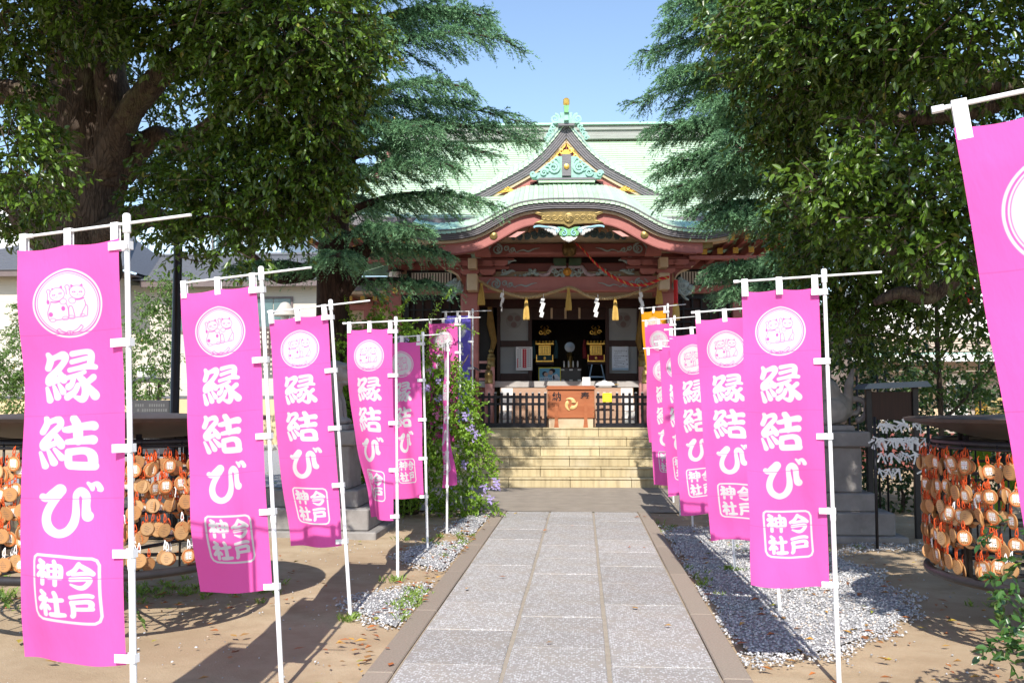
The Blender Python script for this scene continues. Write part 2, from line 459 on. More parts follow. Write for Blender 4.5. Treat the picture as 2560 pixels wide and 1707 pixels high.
# ---- the banner print: crest with two beckoning cats, three large characters, four small ones in a frame
FLW, FLH = 0.465, 1.82
def banner_print(name, base, ink=(0.68,0.68,0.685), crest_ink=None, w=320, small=False):
    h = int(w*FLH/FLW)
    pr = Print(w, h, FLW, FLH, base)
    xl = lambda y: np.interp(y, [597,1000,1095,1270,1406,1694], [37,41,44,38,30,28])
    xr = lambda y: np.interp(y, [572,815,1000,1252,1406,1518,1665], [288,292,296,302,309,314,311])
    def mp(ox, oy, s, pts):
        out = []
        for p in pts:
            x, y = ox+p[0]/s, oy+p[1]/s
            u = (x-xl(y))/(xr(y)-xl(y)); yt = 597-25*u; yb = 1694-29*u
            v = (y-yt)/(yb-yt)
            q = (u*FLW, v*FLH)
            out.append(q+((p[2]/s/597*1.03,) if len(p) > 2 else ()))
        return out
    def ch(ox, oy, s, strokes):
        d = None
        for st in strokes:
            e = pr.dist(smooth_pts(mp(ox, oy, s, st)))
            d = e if d is None else np.minimum(d, e)
        pr.put(d, ink)
    ch(80, 850, 9.225, [
        [(218,292,58),(262,420,85),(205,632,78)], [(262,420,70),(400,335,70),(560,292,105),(592,400,80),(430,640,82),(255,860,100),(232,965,104)],
        [(232,970,104),(420,900,75),(560,830,75)], [(470,750,68),(560,890,92)],
        [(180,1130,42),(265,1420,82)], [(335,1080,44),(435,1330,86)], [(450,1020,44),(555,1185,80)],
        [(760,242,70),(1080,165,64),(1185,225,82),(1175,400,88),(1160,500,80)], [(745,440,60),(1080,325,58)],
        [(690,645,58),(900,580,60),(1130,515,78),(1290,535,60)], [(1040,665,48),(860,760,58),(620,845,56)],
        [(900,770,72),(1040,930,92),(1080,1150,92),(1020,1330,86),(850,1290,44)], [(785,870,66),(745,1000,72),(680,1055,86)],
        [(900,1000,66),(830,1165,76),(668,1305,90)], [(1240,785,80),(1120,905,72)], [(1130,1010,66),(1280,1200,108),(1300,1240,94)]])
    ch(80, 1025, 9.225, [
        [(225,260,60),(255,390,80),(180,605,78)], [(255,390,66),(390,300,66),(510,275,90),(555,390,76),(400,600,80),(225,870,100),(215,950,104)],
        [(225,965,102),(400,880,68),(560,800,70)], [(470,680,68),(560,840,100),(585,900,82)],
        [(140,1120,42),(245,1430,80)], [(310,1060,44),(425,1325,88)], [(440,1000,44),(590,1185,82)],
        [(650,500,64),(760,480,84),(1000,390,86),(1240,340,104),(1285,355,98)], [(850,212,98),(915,330,110),(945,500,118),(950,730,106)],
        [(715,792,64),(950,735,82),(1230,680,104),(1260,690,100)], [(740,1035,84),(735,1320,92),(850,1345,98),(1285,1310,98)],
        [(740,1035,88),(1070,960,84),(1230,1050,112),(1255,1280,112)]])
    ch(80, 1195, 8.96, [
        [(190,600,80),(265,625,82),(400,500,100),(540,392,130)],
        [(540,392,130),(430,640,92),(310,900,92),(275,1120,100),(350,1310,104),(540,1400,92),(740,1320,96),(870,1130,104),(905,900,92),(880,600,72),(890,440,78),(990,365,98),(1095,460,94),(1115,700,92),(1150,880,112),(1190,910,112)],
        [(1120,155,34),(1200,230,56),(1220,285,46)], [(1225,170,36),(1310,160,58),(1380,250,64),(1400,290,46),(1340,300,24)]])
    fr = [(85,350),(95,262),(160,208),(230,200),(750,152),(1240,120),(1330,152),(1380,240),(1412,800),(1440,1220),(1400,1320),(1310,1372),(800,1420),(280,1450),(185,1412),(135,1320),(105,800),(85,350)]
    pr.put(pr.dist([(x,y,27/7.65/597) for x,y in mp(70,1385,7.65,fr)]), ink)
    ch(70, 1385, 7.65, [
        [(235,310,42),(315,345,42)], [(320,360,24),(215,430,46),(240,440,40),(345,415,40)], [(345,420,40),(210,598,42)], [(310,520,44),(315,740,45)], [(355,520,32),(405,590,36)],
        [(405,372,34),(430,480,32),(440,600,36)], [(420,378,30),(620,350,38),(672,400,44),(674,560,46)], [(440,605,36),(670,570,36)], [(440,478,26),(670,455,27)], [(520,278,36),(550,350,40),(562,500,42),(570,720,42)],
        [(1010,250,44),(930,380,46),(822,458,42)], [(1030,270,42),(1180,340,48),(1280,408,45)], [(900,462,32),(1150,405,38),(1250,410,32)],
        [(870,565,42),(1180,510,44),(1230,550,46),(1140,670,46),(1030,700,40),(872,660,20)],
        [(290,900,42),(362,945,42)], [(345,965,24),(260,1045,44),(275,1065,38),(400,1020,40)], [(400,1030,40),(260,1240,44)], [(360,1150,44),(360,1340,44)], [(420,1150,26),(450,1210,36)],
        [(450,1052,34),(560,1030,42),(702,1000,40)], [(550,885,42),(585,980,46),(596,1290,50)], [(470,1325,45),(600,1310,50),(730,1290,40)],
        [(862,915,38),(1050,860,40),(1200,835,42),(1280,845,38)], [(890,1020,50),(912,1100,50),(905,1240,50),(880,1280,44)], [(900,1012,42),(1180,955,42),(1262,985,54),(1255,1060,50)], [(950,1132,38),(1285,1088,38)]])
    # crest
    B = base if crest_ink is None else crest_ink
    soft = tuple(0.9*b+0.1*i for b, i in zip(B, ink))
    (cx, cy), = mp(70, 640, 7.84, [(720, 790)])
    rx = 0.153
    pr.ellipse(cx, cy, rx, rx, ink); pr.ellipse(cx, cy, rx*.925, rx*.925, B, rx*.02); pr.ellipse(cx, cy, rx*.862, rx*.862, soft, rx*.011)
    k = rx/680
    def c(pts): return [((x-720)*k+cx, (y-790)*k+cy) for x, y in pts]
    def ln(pts, col=soft, r=8.5): pr.line(smooth2(c(pts)), r*k, col)
    def smooth2(p): return [(a, b) for a, b, _ in smooth_pts([(x, y, 0) for x, y in p])]
    def el(x, y, a, b, col, ring=None): (q,) = c([(x, y)]); pr.ellipse(q[0], q[1], a*k, b*k, col, ring*k if ring else None)
    for hx, hy, ears in ((535,600,[[(430,512),(440,452),(484,492)],[(588,466),(632,428),(652,500)]]), (920,580,[[(796,488),(806,420),(862,460)],[(972,450),(1022,414),(1036,476)]])):
        for e in ears: pr.poly(c(e), B)
        el(hx, hy, 145, 130, soft, 7)
        for ex in (-64, 64):
            el(hx+ex, hy-(2 if hx > 700 else 10*(1 if ex > 0 else -1)), 36, 17, B); el(hx+ex, hy-(2 if hx > 700 else 10*(1 if ex > 0 else -1)), 12, 9, ink)
        el(hx, hy+38, 9, 8, B); ln([(hx-80, hy+60),(hx-20, hy+68),(hx, hy+58),(hx+20, hy+66),(hx+80, hy+55)], soft, 3)
    ln([(410,740),(500,757),(580,745)], B, 13); ln([(875,728),(950,725),(1030,700)], B, 13)
    for e in ((380,990,42,46),(632,890,36,48),(350,738,28,46)): el(*e, B)
    for e in ((405,1102,58,34),(650,1085,60,36),(770,1072,60,36),(975,1040,46,30),(645,752,64,58),(812,746,64,58)): el(*e, soft, 6)
    ln([(398,760),(350,880),(322,960),(330,1060),(352,1110)]); ln([(692,790),(722,900),(716,1075)]); ln([(458,1108),(720,1090),(1060,1052)])
    ln([(1040,740),(1052,840),(985,960),(955,1040)]); ln([(725,1040),(735,890),(768,850),(806,880),(832,1050)]); ln([(1060,830),(1090,880),(1070,1040)])
    ln([(340,690),(348,570),(330,520),(365,484),(400,510),(398,580)]); ln([(716,620),(714,520),(696,470),(735,436),(776,470),(772,540)])
    ln([(450,1322),(500,1282),(560,1330),(640,1366)], B, 8); ln([(450,1322),(540,1385),(630,1392)], B, 8); ln([(770,1348),(860,1300),(930,1226)], B, 8); ln([(770,1386),(860,1362),(962,1268),(930,1226)], B, 8)
    el(705, 1372, 62, 34, B, 8); ln([(705,1340),(712,1405)], B, 8)
    # fold creases of the cloth, their shading drawn as darker lines
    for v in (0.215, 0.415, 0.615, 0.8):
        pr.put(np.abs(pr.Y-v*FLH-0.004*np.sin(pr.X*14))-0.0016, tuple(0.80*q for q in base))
    return pr.image(name)

PINK = (0.84, 0.125, 0.47)
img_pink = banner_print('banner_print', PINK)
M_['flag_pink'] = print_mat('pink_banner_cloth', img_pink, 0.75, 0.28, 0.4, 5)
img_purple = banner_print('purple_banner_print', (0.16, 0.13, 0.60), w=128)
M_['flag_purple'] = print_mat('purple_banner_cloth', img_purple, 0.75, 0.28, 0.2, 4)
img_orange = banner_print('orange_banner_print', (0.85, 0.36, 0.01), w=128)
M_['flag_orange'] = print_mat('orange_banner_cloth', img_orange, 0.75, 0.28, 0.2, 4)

# ------------------------------------------------------------------ banners on poles
def banner(label, group, x, y, yaw, lean, cloth, a0=0.05, a1=0.25, fr=1.2, ph=0.0, twist=0.0, sway=0.0, raise_=0.0, W=FLW, z0=0.56):
    Z = lambda v: z0 + raise_ + FLH*(1-v)
    M = Matrix.Translation((x, y, 0)) @ Matrix.Rotation(radians(yaw), 4, 'Z') @ Matrix.Rotation(radians(-lean), 4, 'Y')
    t = thing('shrine_banner', label, 'banner', group=group, M=M)
    gap = 0.035
    nu, nv = 22, 60
    V = np.zeros((nv+1, nu+1, 3)); UV = []
    r_ = random.Random(int(abs(x*100+y*37)))
    f1, f2 = r_.uniform(0, 6), r_.uniform(0, 6)
    for j in range(nv+1):
        v = j/nv; A = a0 + (a1-a0)*v**1.3
        px, py = -gap, 0.0
        row = []
        for i in range(nu+1):
            s = i/nu
            row.append((px, py))
            th = A*1.25*sin(2*pi*(fr*s+ph+0.35*v)) + .10*sin(2*pi*(2.3*s+.8*v)+f2)*(.3+v) + twist*(max(0, v-0.15)**1.5)*s**0.4 + 0.07*sin(9*v+f1+4*s)*v + 0.05*sin(17*v+f2-5*s)
            if v < 0.06: th *= v/0.06
            px -= cos(th)*W/nu; py += sin(th)*W/nu
        for i in range(nu+1):
            X, Y = row[nu-i]
            s = 1-i/nu
            sag = 0.012*(1-v)**8*sin(pi*((s*2) % 1.0))
            V[j, i] = (X + sway*v*v*s, Y + 0.012*sin(8*v+f2), Z(v) - sag + 0.012*sin(5*s+f1)*v)
    vs = V.reshape(-1, 3)
    idx = np.arange((nv+1)*(nu+1)).reshape(nv+1, nu+1)
    F = np.stack([idx[1:, :-1], idx[1:, 1:], idx[:-1, 1:], idx[:-1, :-1]], -1).reshape(-1, 4)
    me = np_mesh('cloth', vs, F, cloth, smooth=True)
    uvl = me.uv_layers.new(name='UV')
    lo = np.empty(len(me.loops), np.int32); me.loops.foreach_get('vertex_index', lo)
    uv = np.stack([(lo % (nu+1))/nu, 1-(lo // (nu+1))/nv], -1)
    uvl.data.foreach_set('uv', uv.astype(np.float32).ravel())
    link('cloth', me, t)
    jz = 0.95 + raise_*0.5
    MB().tube([(0,0,-0.04),(0,0,jz),(0,0,jz)], [0.0150,0.0150,0.0150], 10).tube([(0,0,jz),(0,0,jz+.012),(0,0,jz+.05),(0,0,jz+.06)], [.0155,.018,.018,.0125], 10).build('lower_pole', M_['plastic'], t, True, 40)
    MB().tube([(0,0,jz),(0,0,2.41+raise_+z0-.56)], 0.0122, 10).tube([(0,0,2.40+raise_+z0-.56),(0,0,2.405+raise_+z0-.56),(0,0,2.48+raise_+z0-.56),(0,0,2.488+raise_+z0-.56)], [.013,.018,.018,.012], 10).build('upper_pole', M_['plastic'], t, True, 40)
    zb = 2.445 + raise_ + z0 - .56
    MB().tube([(-0.53,0.0,zb-.004),(0.33,0.0,zb+.002)], 0.0068, 8).tube([(-0.545,0,zb-.004),(-0.515,0,zb-.004)], .0105, 8).build('crossbar', M_['plastic'], t, True, 40)
    for u in (0.05, 0.5, 0.955):
        xx = -gap-W*(1-u); zt = Z(0)
        MB().box(xx-.019, xx+.019, -.0105, -.0085, zt-.035, zb+.009).box(xx-.019, xx+.019, .0085, .0105, zt-.035, zb+.009).box(xx-.019, xx+.019, -.0085, .0085, zb+.007, zb+.009).build('tab', M_['tab'], t)
    for q in (0.018, 0.25, 0.5, 0.745, 0.985):
        zt = Z(q); j = int(q*nv); xr, yr = V[j, nu-1][0], V[j, nu][1]
        MB().box(xr-.022, .016, -.0165+min(yr,0)*.5, -.0145+min(yr,0)*.5, zt-.018, zt+.018).box(xr-.022, .016, .0165, .0185, zt-.018, zt+.018).box(.0162, .0182, -.016, .018, zt-.018, zt+.018).build('tab', M_['tab'], t)
    return t
GL, GR = 'pink banners left of the path', 'pink banners right of the path'
pk = M_['flag_pink']
banner('large pink banner standing nearest in the row left of the path', GL, -1.868, 4.08, -14, 2.7, pk, .05, .11, 1.0, .1, W=.555)
banner('pink banner second from the front in the left row, leaning outward', GL, -1.755, 5.72, -10, 4.1, pk, .06, .16, 1.1, .55, sway=.03, W=.515)
banner('pink banner third from the front in the left row, beside stone guardian', GL, -1.80, 7.61, -8, 4.5, pk, .05, .18, 1.1, .2, sway=.06, W=.505)
banner('pink banner fourth from the front on the left, its lower half folded', GL, -1.745, 9.28, -9, 0.9, pk, .05, .55, 1.0, .3, twist=.75, sway=.08)
banner('pink banner fifth from the front on the left, rippling before green bush', GL, -1.775, 11.26, -14, 1.7, pk, .25, .5, .9, .62, twist=.25)
banner('pink banner sixth on the left, blown edge-on against the bush', GL, -1.745, 12.66, -74, -0.9, pk, .25, .7, 1.1, .1, twist=.9)
banner('tall pink banner half buried in the flowering bush by the stairs', GL, -1.82, 14.75, -12, 0.6, pk, .1, .3, 1.1, .4, raise_=.5)
banner('violet banner with pale lettering standing behind the flowering bush', None, -1.86, 16.6, -8, 0.0, M_['flag_purple'], .05, .2, 1.1, .3, raise_=.78)
banner('largest pink banner cut by the picture edge, nearest right of path', GR, 1.785, 2.45, -14, 7.5, pk, .04, .1, 1.0, .3, z0=.655)
banner('pink banner second from the front right of the path, before gravel', GR, 1.515, 6.06, -17, 0.9, pk, .05, .12, 1.0, .75, z0=.55)
banner('third pink banner right of the path, half hidden by the second', GR, 1.57, 8.09, -10, 3.0, pk, .05, .12, 1.1, .3, W=.48)
banner('fourth pink banner right of the path with full crest showing', GR, 1.51, 10.01, -10, 3.1, pk, .05, .12, 1.1, .55)
banner('fifth pink banner right of the path, only its left part showing', GR, 1.55, 11.98, -12, 3.0, pk, .06, .15, 1.1, .15)
banner('sixth pink banner right of the path, a narrow strip showing', GR, 1.49, 13.55, -12, 2.6, pk, .06, .15, 1.1, .35)
banner('tall pink banner at the foot of the stairs on the right', GR, 1.46, 14.95, -30, 1.2, pk, .1, .2, 1.1, .5, raise_=.5)
banner('orange banner standing behind the pink ones beside the shrine porch', None, 1.52, 16.7, -30, 1.2, M_['flag_orange'], .1, .25, 1.1, .2, raise_=.86, sway=.16)

# ------------------------------------------------------------------ ground, path, gravel
def m_dirt():
    m, nt, b = _new('trodden_earth')
    v = _coord(nt)
    big = _noise(nt, v, 0.55, 5, 0.6); mid = _noise(nt, v, 3.1, 6, 0.65); fine = _noise(nt, v, 60, 4, 0.7)
    col = _ramp(nt, mid, [(0.25, (0.33,0.245,0.155)), (0.5, (0.47,0.365,0.245)), (0.8, (0.55,0.45,0.32))])
    col = _mix(nt, _ramp(nt, big, [(0.42,(0,0,0)),(0.62,(0.8,0.8,0.8))]), col, (0.35,0.255,0.165))
    vo = nt.nodes.new('ShaderNodeTexVoronoi'); vo.inputs['Scale'].default_value = 45; nt.links.new(v, vo.inputs['Vector'])
    grit = _ramp(nt, vo.outputs['Distance'], [(0.10,(1,1,1)),(0.2,(0,0,0))])
    sel = nt.nodes.new('ShaderNodeSeparateColor'); nt.links.new(vo.outputs['Color'], sel.inputs[0])
    gm = _math(nt, 'MULTIPLY', grit, _math(nt, 'GREATER_THAN', sel.outputs[0], 0.86))
    col = _mix(nt, gm, col, (0.55,0.52,0.48))
    col = _mix(nt, _math(nt, 'MULTIPLY', fine, 0.4), col, (0.29,0.20,0.12))
    nt.links.new(col, b.inputs['Base Color']); b.inputs['Roughness'].default_value = 0.95; b.inputs['Specular IOR Level'].default_value = 0.15
    h = _math(nt, 'ADD', _math(nt,'MULTIPLY',mid,0.6), _math(nt,'ADD',_math(nt,'MULTIPLY',fine,0.5), _math(nt,'MULTIPLY',gm,0.6)))
    _bump(nt, h, b, 0.7, 0.02); return m
def m_slab():
    m, nt, b = _new('speckled_paving')
    v = _coord(nt)
    v2 = _scale(nt, v, (1.0, 1.0, 1.0))
    vo = nt.nodes.new('ShaderNodeTexVoronoi'); vo.inputs['Scale'].default_value = 62; nt.links.new(v2, vo.inputs['Vector'])
    sp = nt.nodes.new('ShaderNodeSeparateColor'); nt.links.new(vo.outputs['Color'], sp.inputs[0])
    wear = _noise(nt, v, 2.2, 5)
    lim = _math(nt, 'MULTIPLY_ADD', wear, -0.75, 0.93)
    on = _math(nt, 'MULTIPLY', _math(nt, 'GREATER_THAN', sp.outputs[0], lim), _ramp(nt, vo.outputs['Distance'], [(0.4,(1,1,1)),(0.6,(0,0,0))]))
    g = _noise(nt, v, 160, 3)
    base = _ramp(nt, g, [(0.35,(0.26,0.24,0.225)),(0.65,(0.37,0.35,0.335))])
    base = _mix(nt, _ramp(nt, wear, [(0.35,(0.6,0.6,0.6)),(0.55,(0,0,0))]), base, (0.35,0.31,0.265))
    col = _mix(nt, _math(nt,'MULTIPLY',on,0.85), base, (0.56,0.56,0.565))
    oi = nt.nodes.new('ShaderNodeObjectInfo'); hs = nt.nodes.new('ShaderNodeHueSaturation')
    nt.links.new(_math(nt,'MULTIPLY_ADD',oi.outputs['Random'],0.2,0.89), hs.inputs['Value']); nt.links.new(col, hs.inputs['Color'])
    nt.links.new(hs.outputs[0], b.inputs['Base Color']); b.inputs['Roughness'].default_value = 0.8; b.inputs['Specular IOR Level'].default_value = 0.3
    _bump(nt, _math(nt,'ADD',_math(nt,'MULTIPLY',on,0.5),g), b, 0.35, 0.006); return m
M_['dirt'] = m_dirt(); M_['slab'] = m_slab()
M_['kerb'] = mat('brown_aggregate_kerb', (0.32,0.265,0.215), (0.235,0.19,0.15), 70, 0.85, bump=0.35, bscale=120, var=0.08)
M_['apron'] = mat('aggregate_concrete', (0.31,0.265,0.215), (0.23,0.195,0.16), 3.5, 0.85, bump=0.3, bscale=130, detail=9)
M_['mortar'] = mat('sandy_joint', (0.36,0.315,0.255), (0.29,0.25,0.2), 12, 0.95, bump=0.4, bscale=80)
M_['bed'] = mat('gravel_bed_grey', (0.46,0.46,0.47), (0.25,0.245,0.24), 60, 0.95, bump=1.0, bscale=50, detail=3, bdist=0.03)

xs = np.concatenate([[-600,-200,-90,-45], np.arange(-25, 25.01, 0.25), [45,90,200,600]])
ys = np.concatenate([[-300,-100,-40,-15], np.arange(-6, 44.01, 0.25), [60,100,200,700,1500]])
GX, GY = np.meshgrid(xs, ys)
near = (np.abs(GX) < 25) & (GY > -6) & (GY < 44)
GZ = -0.016 + near*(0.012*np.sin(GX*1.7+1.3*np.sin(GY*.9))*np.cos(GY*1.3+.5) + rng.normal(0, .0035, GX.shape))
GZ = np.where((GX > -1.6) & (GX < 1.3) & (GY < 20), np.minimum(GZ, -.014), GZ)
GZ = np.where((np.abs(GX+.2) < 4.2) & (GY > 14.6) & (GY < 20), np.minimum(GZ, -.014), GZ)
GZ = np.where((GX > -2.4) & (GX < 3.4) & (GY < 15), np.minimum(GZ, -.008), GZ)
ii = np.arange(GX.size).reshape(GX.shape)
Fq = np.stack([ii[:-1,:-1], ii[:-1,1:], ii[1:,1:], ii[1:,:-1]], -1).reshape(-1, 4)
link('ground', np_mesh('ground', np.stack([GX,GY,GZ],-1).reshape(-1,3), Fq, M_['dirt'], smooth=True), kind='structure')

path = MB().box(-1.166, 0.836, -3, 15.17, -0.05, -0.010).build('path', M_['mortar'], kind='structure')
r_ = random.Random(3)
slab_cache = {}
for x0, x1, off in ((-1.155,-0.512,6.32), (-0.482,0.147,6.80), (0.177,0.826,6.34)):
    y = off - 0.96*9
    while y < 15.1:
        ya, yb = y + .005, min(y + 0.955, 15.165)
        if yb - ya > .1:
            me = MB().cbox(-(x1-x0)/2, (x1-x0)/2, -(yb-ya)/2, (yb-ya)/2, -.05, 0.0, 0.005).mesh('paving_slab', M_['slab'])
            o = link('paving_slab', me, path, ((x0+x1)/2 + r_.uniform(-.003,.003), (ya+yb)/2, r_.uniform(-.003,.002)))
            o.rotation_euler = (r_.uniform(-.002,.002), r_.uniform(-.003,.003), r_.uniform(-.002,.002))
        y += 0.96
kerb = MB().box(-1.345, -1.172, -3, 15.14, -0.06, -0.02).box(0.842, 1.015, -3, 15.14, -0.06, -0.02).build('kerb', M_['kerb'], kind='structure')
for xa in (-1.345, 0.842):
    y = -3.0
    while y < 15.0:
        L = min(1.82, 15.15-y)
        link('kerb_stone', MB().cbox(0, .173, 0, L-.003, -.05, 0, .008).mesh('kerb_stone', M_['kerb']), kerb, (xa, y, r_.uniform(0,.004)))
        y += 1.82
MB().grid(lambda u, v: (-3.6+6.9*u, 15.17+4.3*v+0.1*(u-.5), 0.002+0.004*sin(7*u+3*v)), 40, 24).box(-3.6, 3.3, 15.17, 19.4, -.1, -.03).build('forecourt', M_['apron'], kind='structure')
MB().grid(lambda u, v: (-16+12.2*u, 19+15*v, 0.012), 4, 4).build('gravel_yard', M_['bed'], kind='structure')

def inpoly(P, poly):
    ins = np.zeros(len(P), bool); n = len(poly)
    for i in range(n):
        (x0,y0),(x1,y1) = poly[i], poly[(i+1)%n]
        ins ^= ((y0 > P[:,1]) != (y1 > P[:,1])) & (P[:,0] < (x1-x0)*(P[:,1]-y0)/((y1-y0) or 1e-9)+x0)
    return ins
def edge_d(P, poly):
    d = np.full(len(P), 9.); n = len(poly)
    for i in range(n):
        a = np.array(poly[i]); b = np.array(poly[(i+1)%n]); ab = b-a
        t = np.clip(((P-a)@ab)/(ab@ab), 0, 1); d = np.minimum(d, np.linalg.norm(P-a-t[:,None]*ab, axis=1))
    return d
GRV = [([(1.03,6.5),(1.6,6.6),(2.25,7.35),(2.68,8.1),(2.85,9.6),(2.75,11.2),(2.3,12.9),(1.6,13.35),(1.03,13.4)], 19000),
       ([(-1.37,7.25),(-1.85,7.85),(-1.95,8.5),(-1.37,9.1)], 1500), ([(-1.37,9.75),(-1.92,10.3),(-2.0,11.4),(-1.37,12.1)], 1900),
       ([(-1.37,12.4),(-1.85,12.7),(-1.7,14.6),(-1.37,14.9)], 1000), ([(3.0,11.3),(4.4,11.6),(4.3,12.1),(3.0,11.9)], 900)]
OCT = np.array([(1,0,0),(-1,0,0),(0,1,0),(0,-1,0),(0,0,1),(0,0,-1)], float)
OF = np.array([(0,2,4),(2,1,4),(1,3,4),(3,0,4),(2,0,5),(1,2,5),(3,1,5),(0,3,5)])
def pebbles(n, P, rmin, rmax):
    S = rng.uniform(rmin, rmax, (n,1,1))*rng.uniform(.55, 1.35, (n,6,1)); a = rng.uniform(0, 2*pi, n)
    V = OCT[None]*S*np.array([1.2,.9,.65])
    ca, sa = np.cos(a)[:,None], np.sin(a)[:,None]
    tl = rng.normal(0,.5,n)[:,None]
    X, Y, Z = V[...,0], V[...,1], V[...,2]
    Y, Z = Y*np.cos(tl)-Z*np.sin(tl), Y*np.sin(tl)+Z*np.cos(tl)
    V = np.stack([X*ca-Y*sa, X*sa+Y*ca, Z], -1) + P[:,None,:]
    F = (OF[None] + (np.arange(n)*6)[:,None,None]).reshape(-1,3)
    return V.reshape(-1,3), F
def m_pebble():
    m, nt, b = _new('grey_pebbles')
    a = nt.nodes.new('ShaderNodeAttribute'); a.attribute_name = 'rnd'
    col = _ramp(nt, a.outputs['Fac'], [(0,(0.27,0.27,0.28)),(0.45,(0.46,0.46,0.47)),(0.85,(0.62,0.62,0.62)),(1,(0.52,0.42,0.33))])
    nt.links.new(col, b.inputs['Base Color']); b.inputs['Roughness'].default_value = 0.8; return m
M_['pebble'] = m_pebble()
PV, PF, PR = [], [], []; nb = 0
for poly, n in GRV:
    lo, hi = np.min(poly, 0), np.max(poly, 0)
    P = rng.uniform(lo-.25, hi+.25, (int(n*2.4), 2))
    e = edge_d(P, poly); ins = inpoly(P, poly)
    sd = np.where(ins, e, -e) + 0.12*np.sin(P[:,0]*7)*np.cos(P[:,1]*5) + rng.normal(0, .07, len(P))
    P = P[(sd > 0.0) & ((P[:,0] > 1.02) | (P[:,0] < -1.355))][:n]
    k = len(P)
    V, F = pebbles(k, np.c_[P, rng.uniform(-.002,.016,k)], .008, .0165)
    PV.append(V); PF.append(F+nb); nb += len(V); PR.append(np.repeat(rng.uniform(0,1,k), 6))
    if n == 900: continue
    bp = MB(); c = np.mean(poly, 0)
    bp.add([(x,y,.0045) for x,y in [tuple(c+(np.array(q)-c)*.93) for q in poly]], [tuple(range(len(poly)))])
    bp.build('gravel_bed', M_['bed'], kind='structure')
# stray stones all over the earth
P = np.c_[rng.uniform(-7,7,2600), rng.uniform(4,17,2600)]
P = P[(P[:,0] < -1.4) | (P[:,0] > 1.06)]
V, F = pebbles(len(P), np.c_[P, np.zeros(len(P))], .004, .012); PV.append(V); PF.append(F+nb); PR.append(np.repeat(rng.uniform(0,1,len(P)), 6))
link('gravel', np_mesh('gravel', np.concatenate(PV), np.concatenate(PF), M_['pebble'], {'rnd': np.concatenate(PR)}), kind='stuff')

# fallen leaves
def m_litter():
    m, nt, b = _new('dry_leaf')
    a = nt.nodes.new('ShaderNodeAttribute'); a.attribute_name = 'rnd'
    col = _ramp(nt, a.outputs['Fac'], [(0,(0.20,0.075,0.025)),(0.35,(0.42,0.13,0.03)),(0.6,(0.30,0.16,0.05)),(0.8,(0.55,0.30,0.05)),(0.9,(0.22,0.27,0.04)),(1,(0.50,0.08,0.02))])
    nt.links.new(col, b.inputs['Base Color']); b.inputs['Roughness'].default_value = 0.6; return m
n = 520
P = np.c_[rng.uniform(-6.5,6,n), 4+12*rng.uniform(0,1,n)**1.2]
side = np.r_[np.c_[rng.normal(-1.5,.12,110), rng.uniform(5,14,110)], np.c_[rng.uniform(1.06,3.2,170), rng.uniform(5.5,13,170)], np.c_[rng.uniform(-4.9,-2.6,160), rng.uniform(7.6,9.6,160)], np.c_[rng.uniform(-1.3,1,16), rng.uniform(6,15,16)]]
P = np.r_[P[(P[:,0] < -1.36) | (P[:,0] > 1.05)], side]; n = len(P)
L = rng.uniform(.022,.05,n); Wd = L*rng.uniform(.35,.55,n); a = rng.uniform(0,2*pi,n)
d = np.c_[np.cos(a), np.sin(a), np.zeros(n)]; s_ = np.c_[-np.sin(a), np.cos(a), np.zeros(n)]
c0 = np.c_[P, rng.uniform(.008,.02,n)]; up = np.array([0,0,1.])
lift = rng.uniform(.0,.022,n)[:,None]
V = np.stack([c0-d*L[:,None], c0+s_*Wd[:,None]+up*lift, c0+d*L[:,None]+up*lift*.5, c0-s_*Wd[:,None]+up*lift*.7], 1)
F = np.array([[0,2,1],[0,3,2]])[None] + (np.arange(n)*4)[:,None,None]
link('fallen_leaves', np_mesh('fallen_leaves', V.reshape(-1,3), F.reshape(-1,3), m_litter(), {'rnd': np.repeat(rng.uniform(0,1,n),4)}), kind='stuff')

# grass and weeds
M_['grass'] = leafmat('grass_blades', (0.11,0.19,0.03), (0.22,0.33,0.06), (0.34,0.30,0.10), 0.5, 0.3, 0.3)
tufts = []
for cx, cy, sx, sy, k in ((-1.45,8.4,.06,.35,26),(-1.45,11.6,.08,.5,10),(-1.78,9.28,.06,.05,5),(-3.75,8.55,.5,.22,60),(-5.2,8.2,.5,.35,50),(1.12,9.6,.04,.4,10),(1.5,10.0,.06,.05,6),(1.1,13.2,.08,.5,6),(-1.78,12.0,.3,.2,10),(2.3,11.5,.5,.6,8),(3.8,8.2,.4,.3,16),(-3.5,27,2.2,4,260),(-1.8,7.6,.06,.06,5)):
    tufts.append(np.c_[rng.normal(cx,sx,k), rng.normal(cy,sy,k)])
T = np.concatenate(tufts); T = T[~((T[:,0] > -1.37) & (T[:,0] < 1.03))]
nbl = 14; n = len(T)*nbl
B = np.repeat(T, nbl, 0) + rng.normal(0,.025,(n,2)); a = rng.uniform(0,2*pi,n)
h = rng.uniform(.02,.065,n); lean = rng.uniform(.02,.06,n); w = rng.uniform(.0025,.006,n)
b0 = np.c_[B, np.full(n,-.01)]; dd = np.c_[np.cos(a), np.sin(a), np.zeros(n)]; ss = np.c_[-np.sin(a), np.cos(a), np.zeros(n)]
V = np.stack([b0-ss*w[:,None], b0+ss*w[:,None], b0+dd*lean[:,None]*.4+up*h[:,None]*.7+ss*w[:,None]*.7, b0+dd*lean[:,None]+up*h[:,None]], 1)
F = np.array([[0,1,2],[0,2,3]])[None] + (np.arange(n)*4)[:,None,None]
link('grass', np_mesh('grass', V.reshape(-1,3), F.reshape(-1,3), M_['grass'], {'rnd': np.repeat(rng.uniform(0,1,n),4)}), kind='stuff')

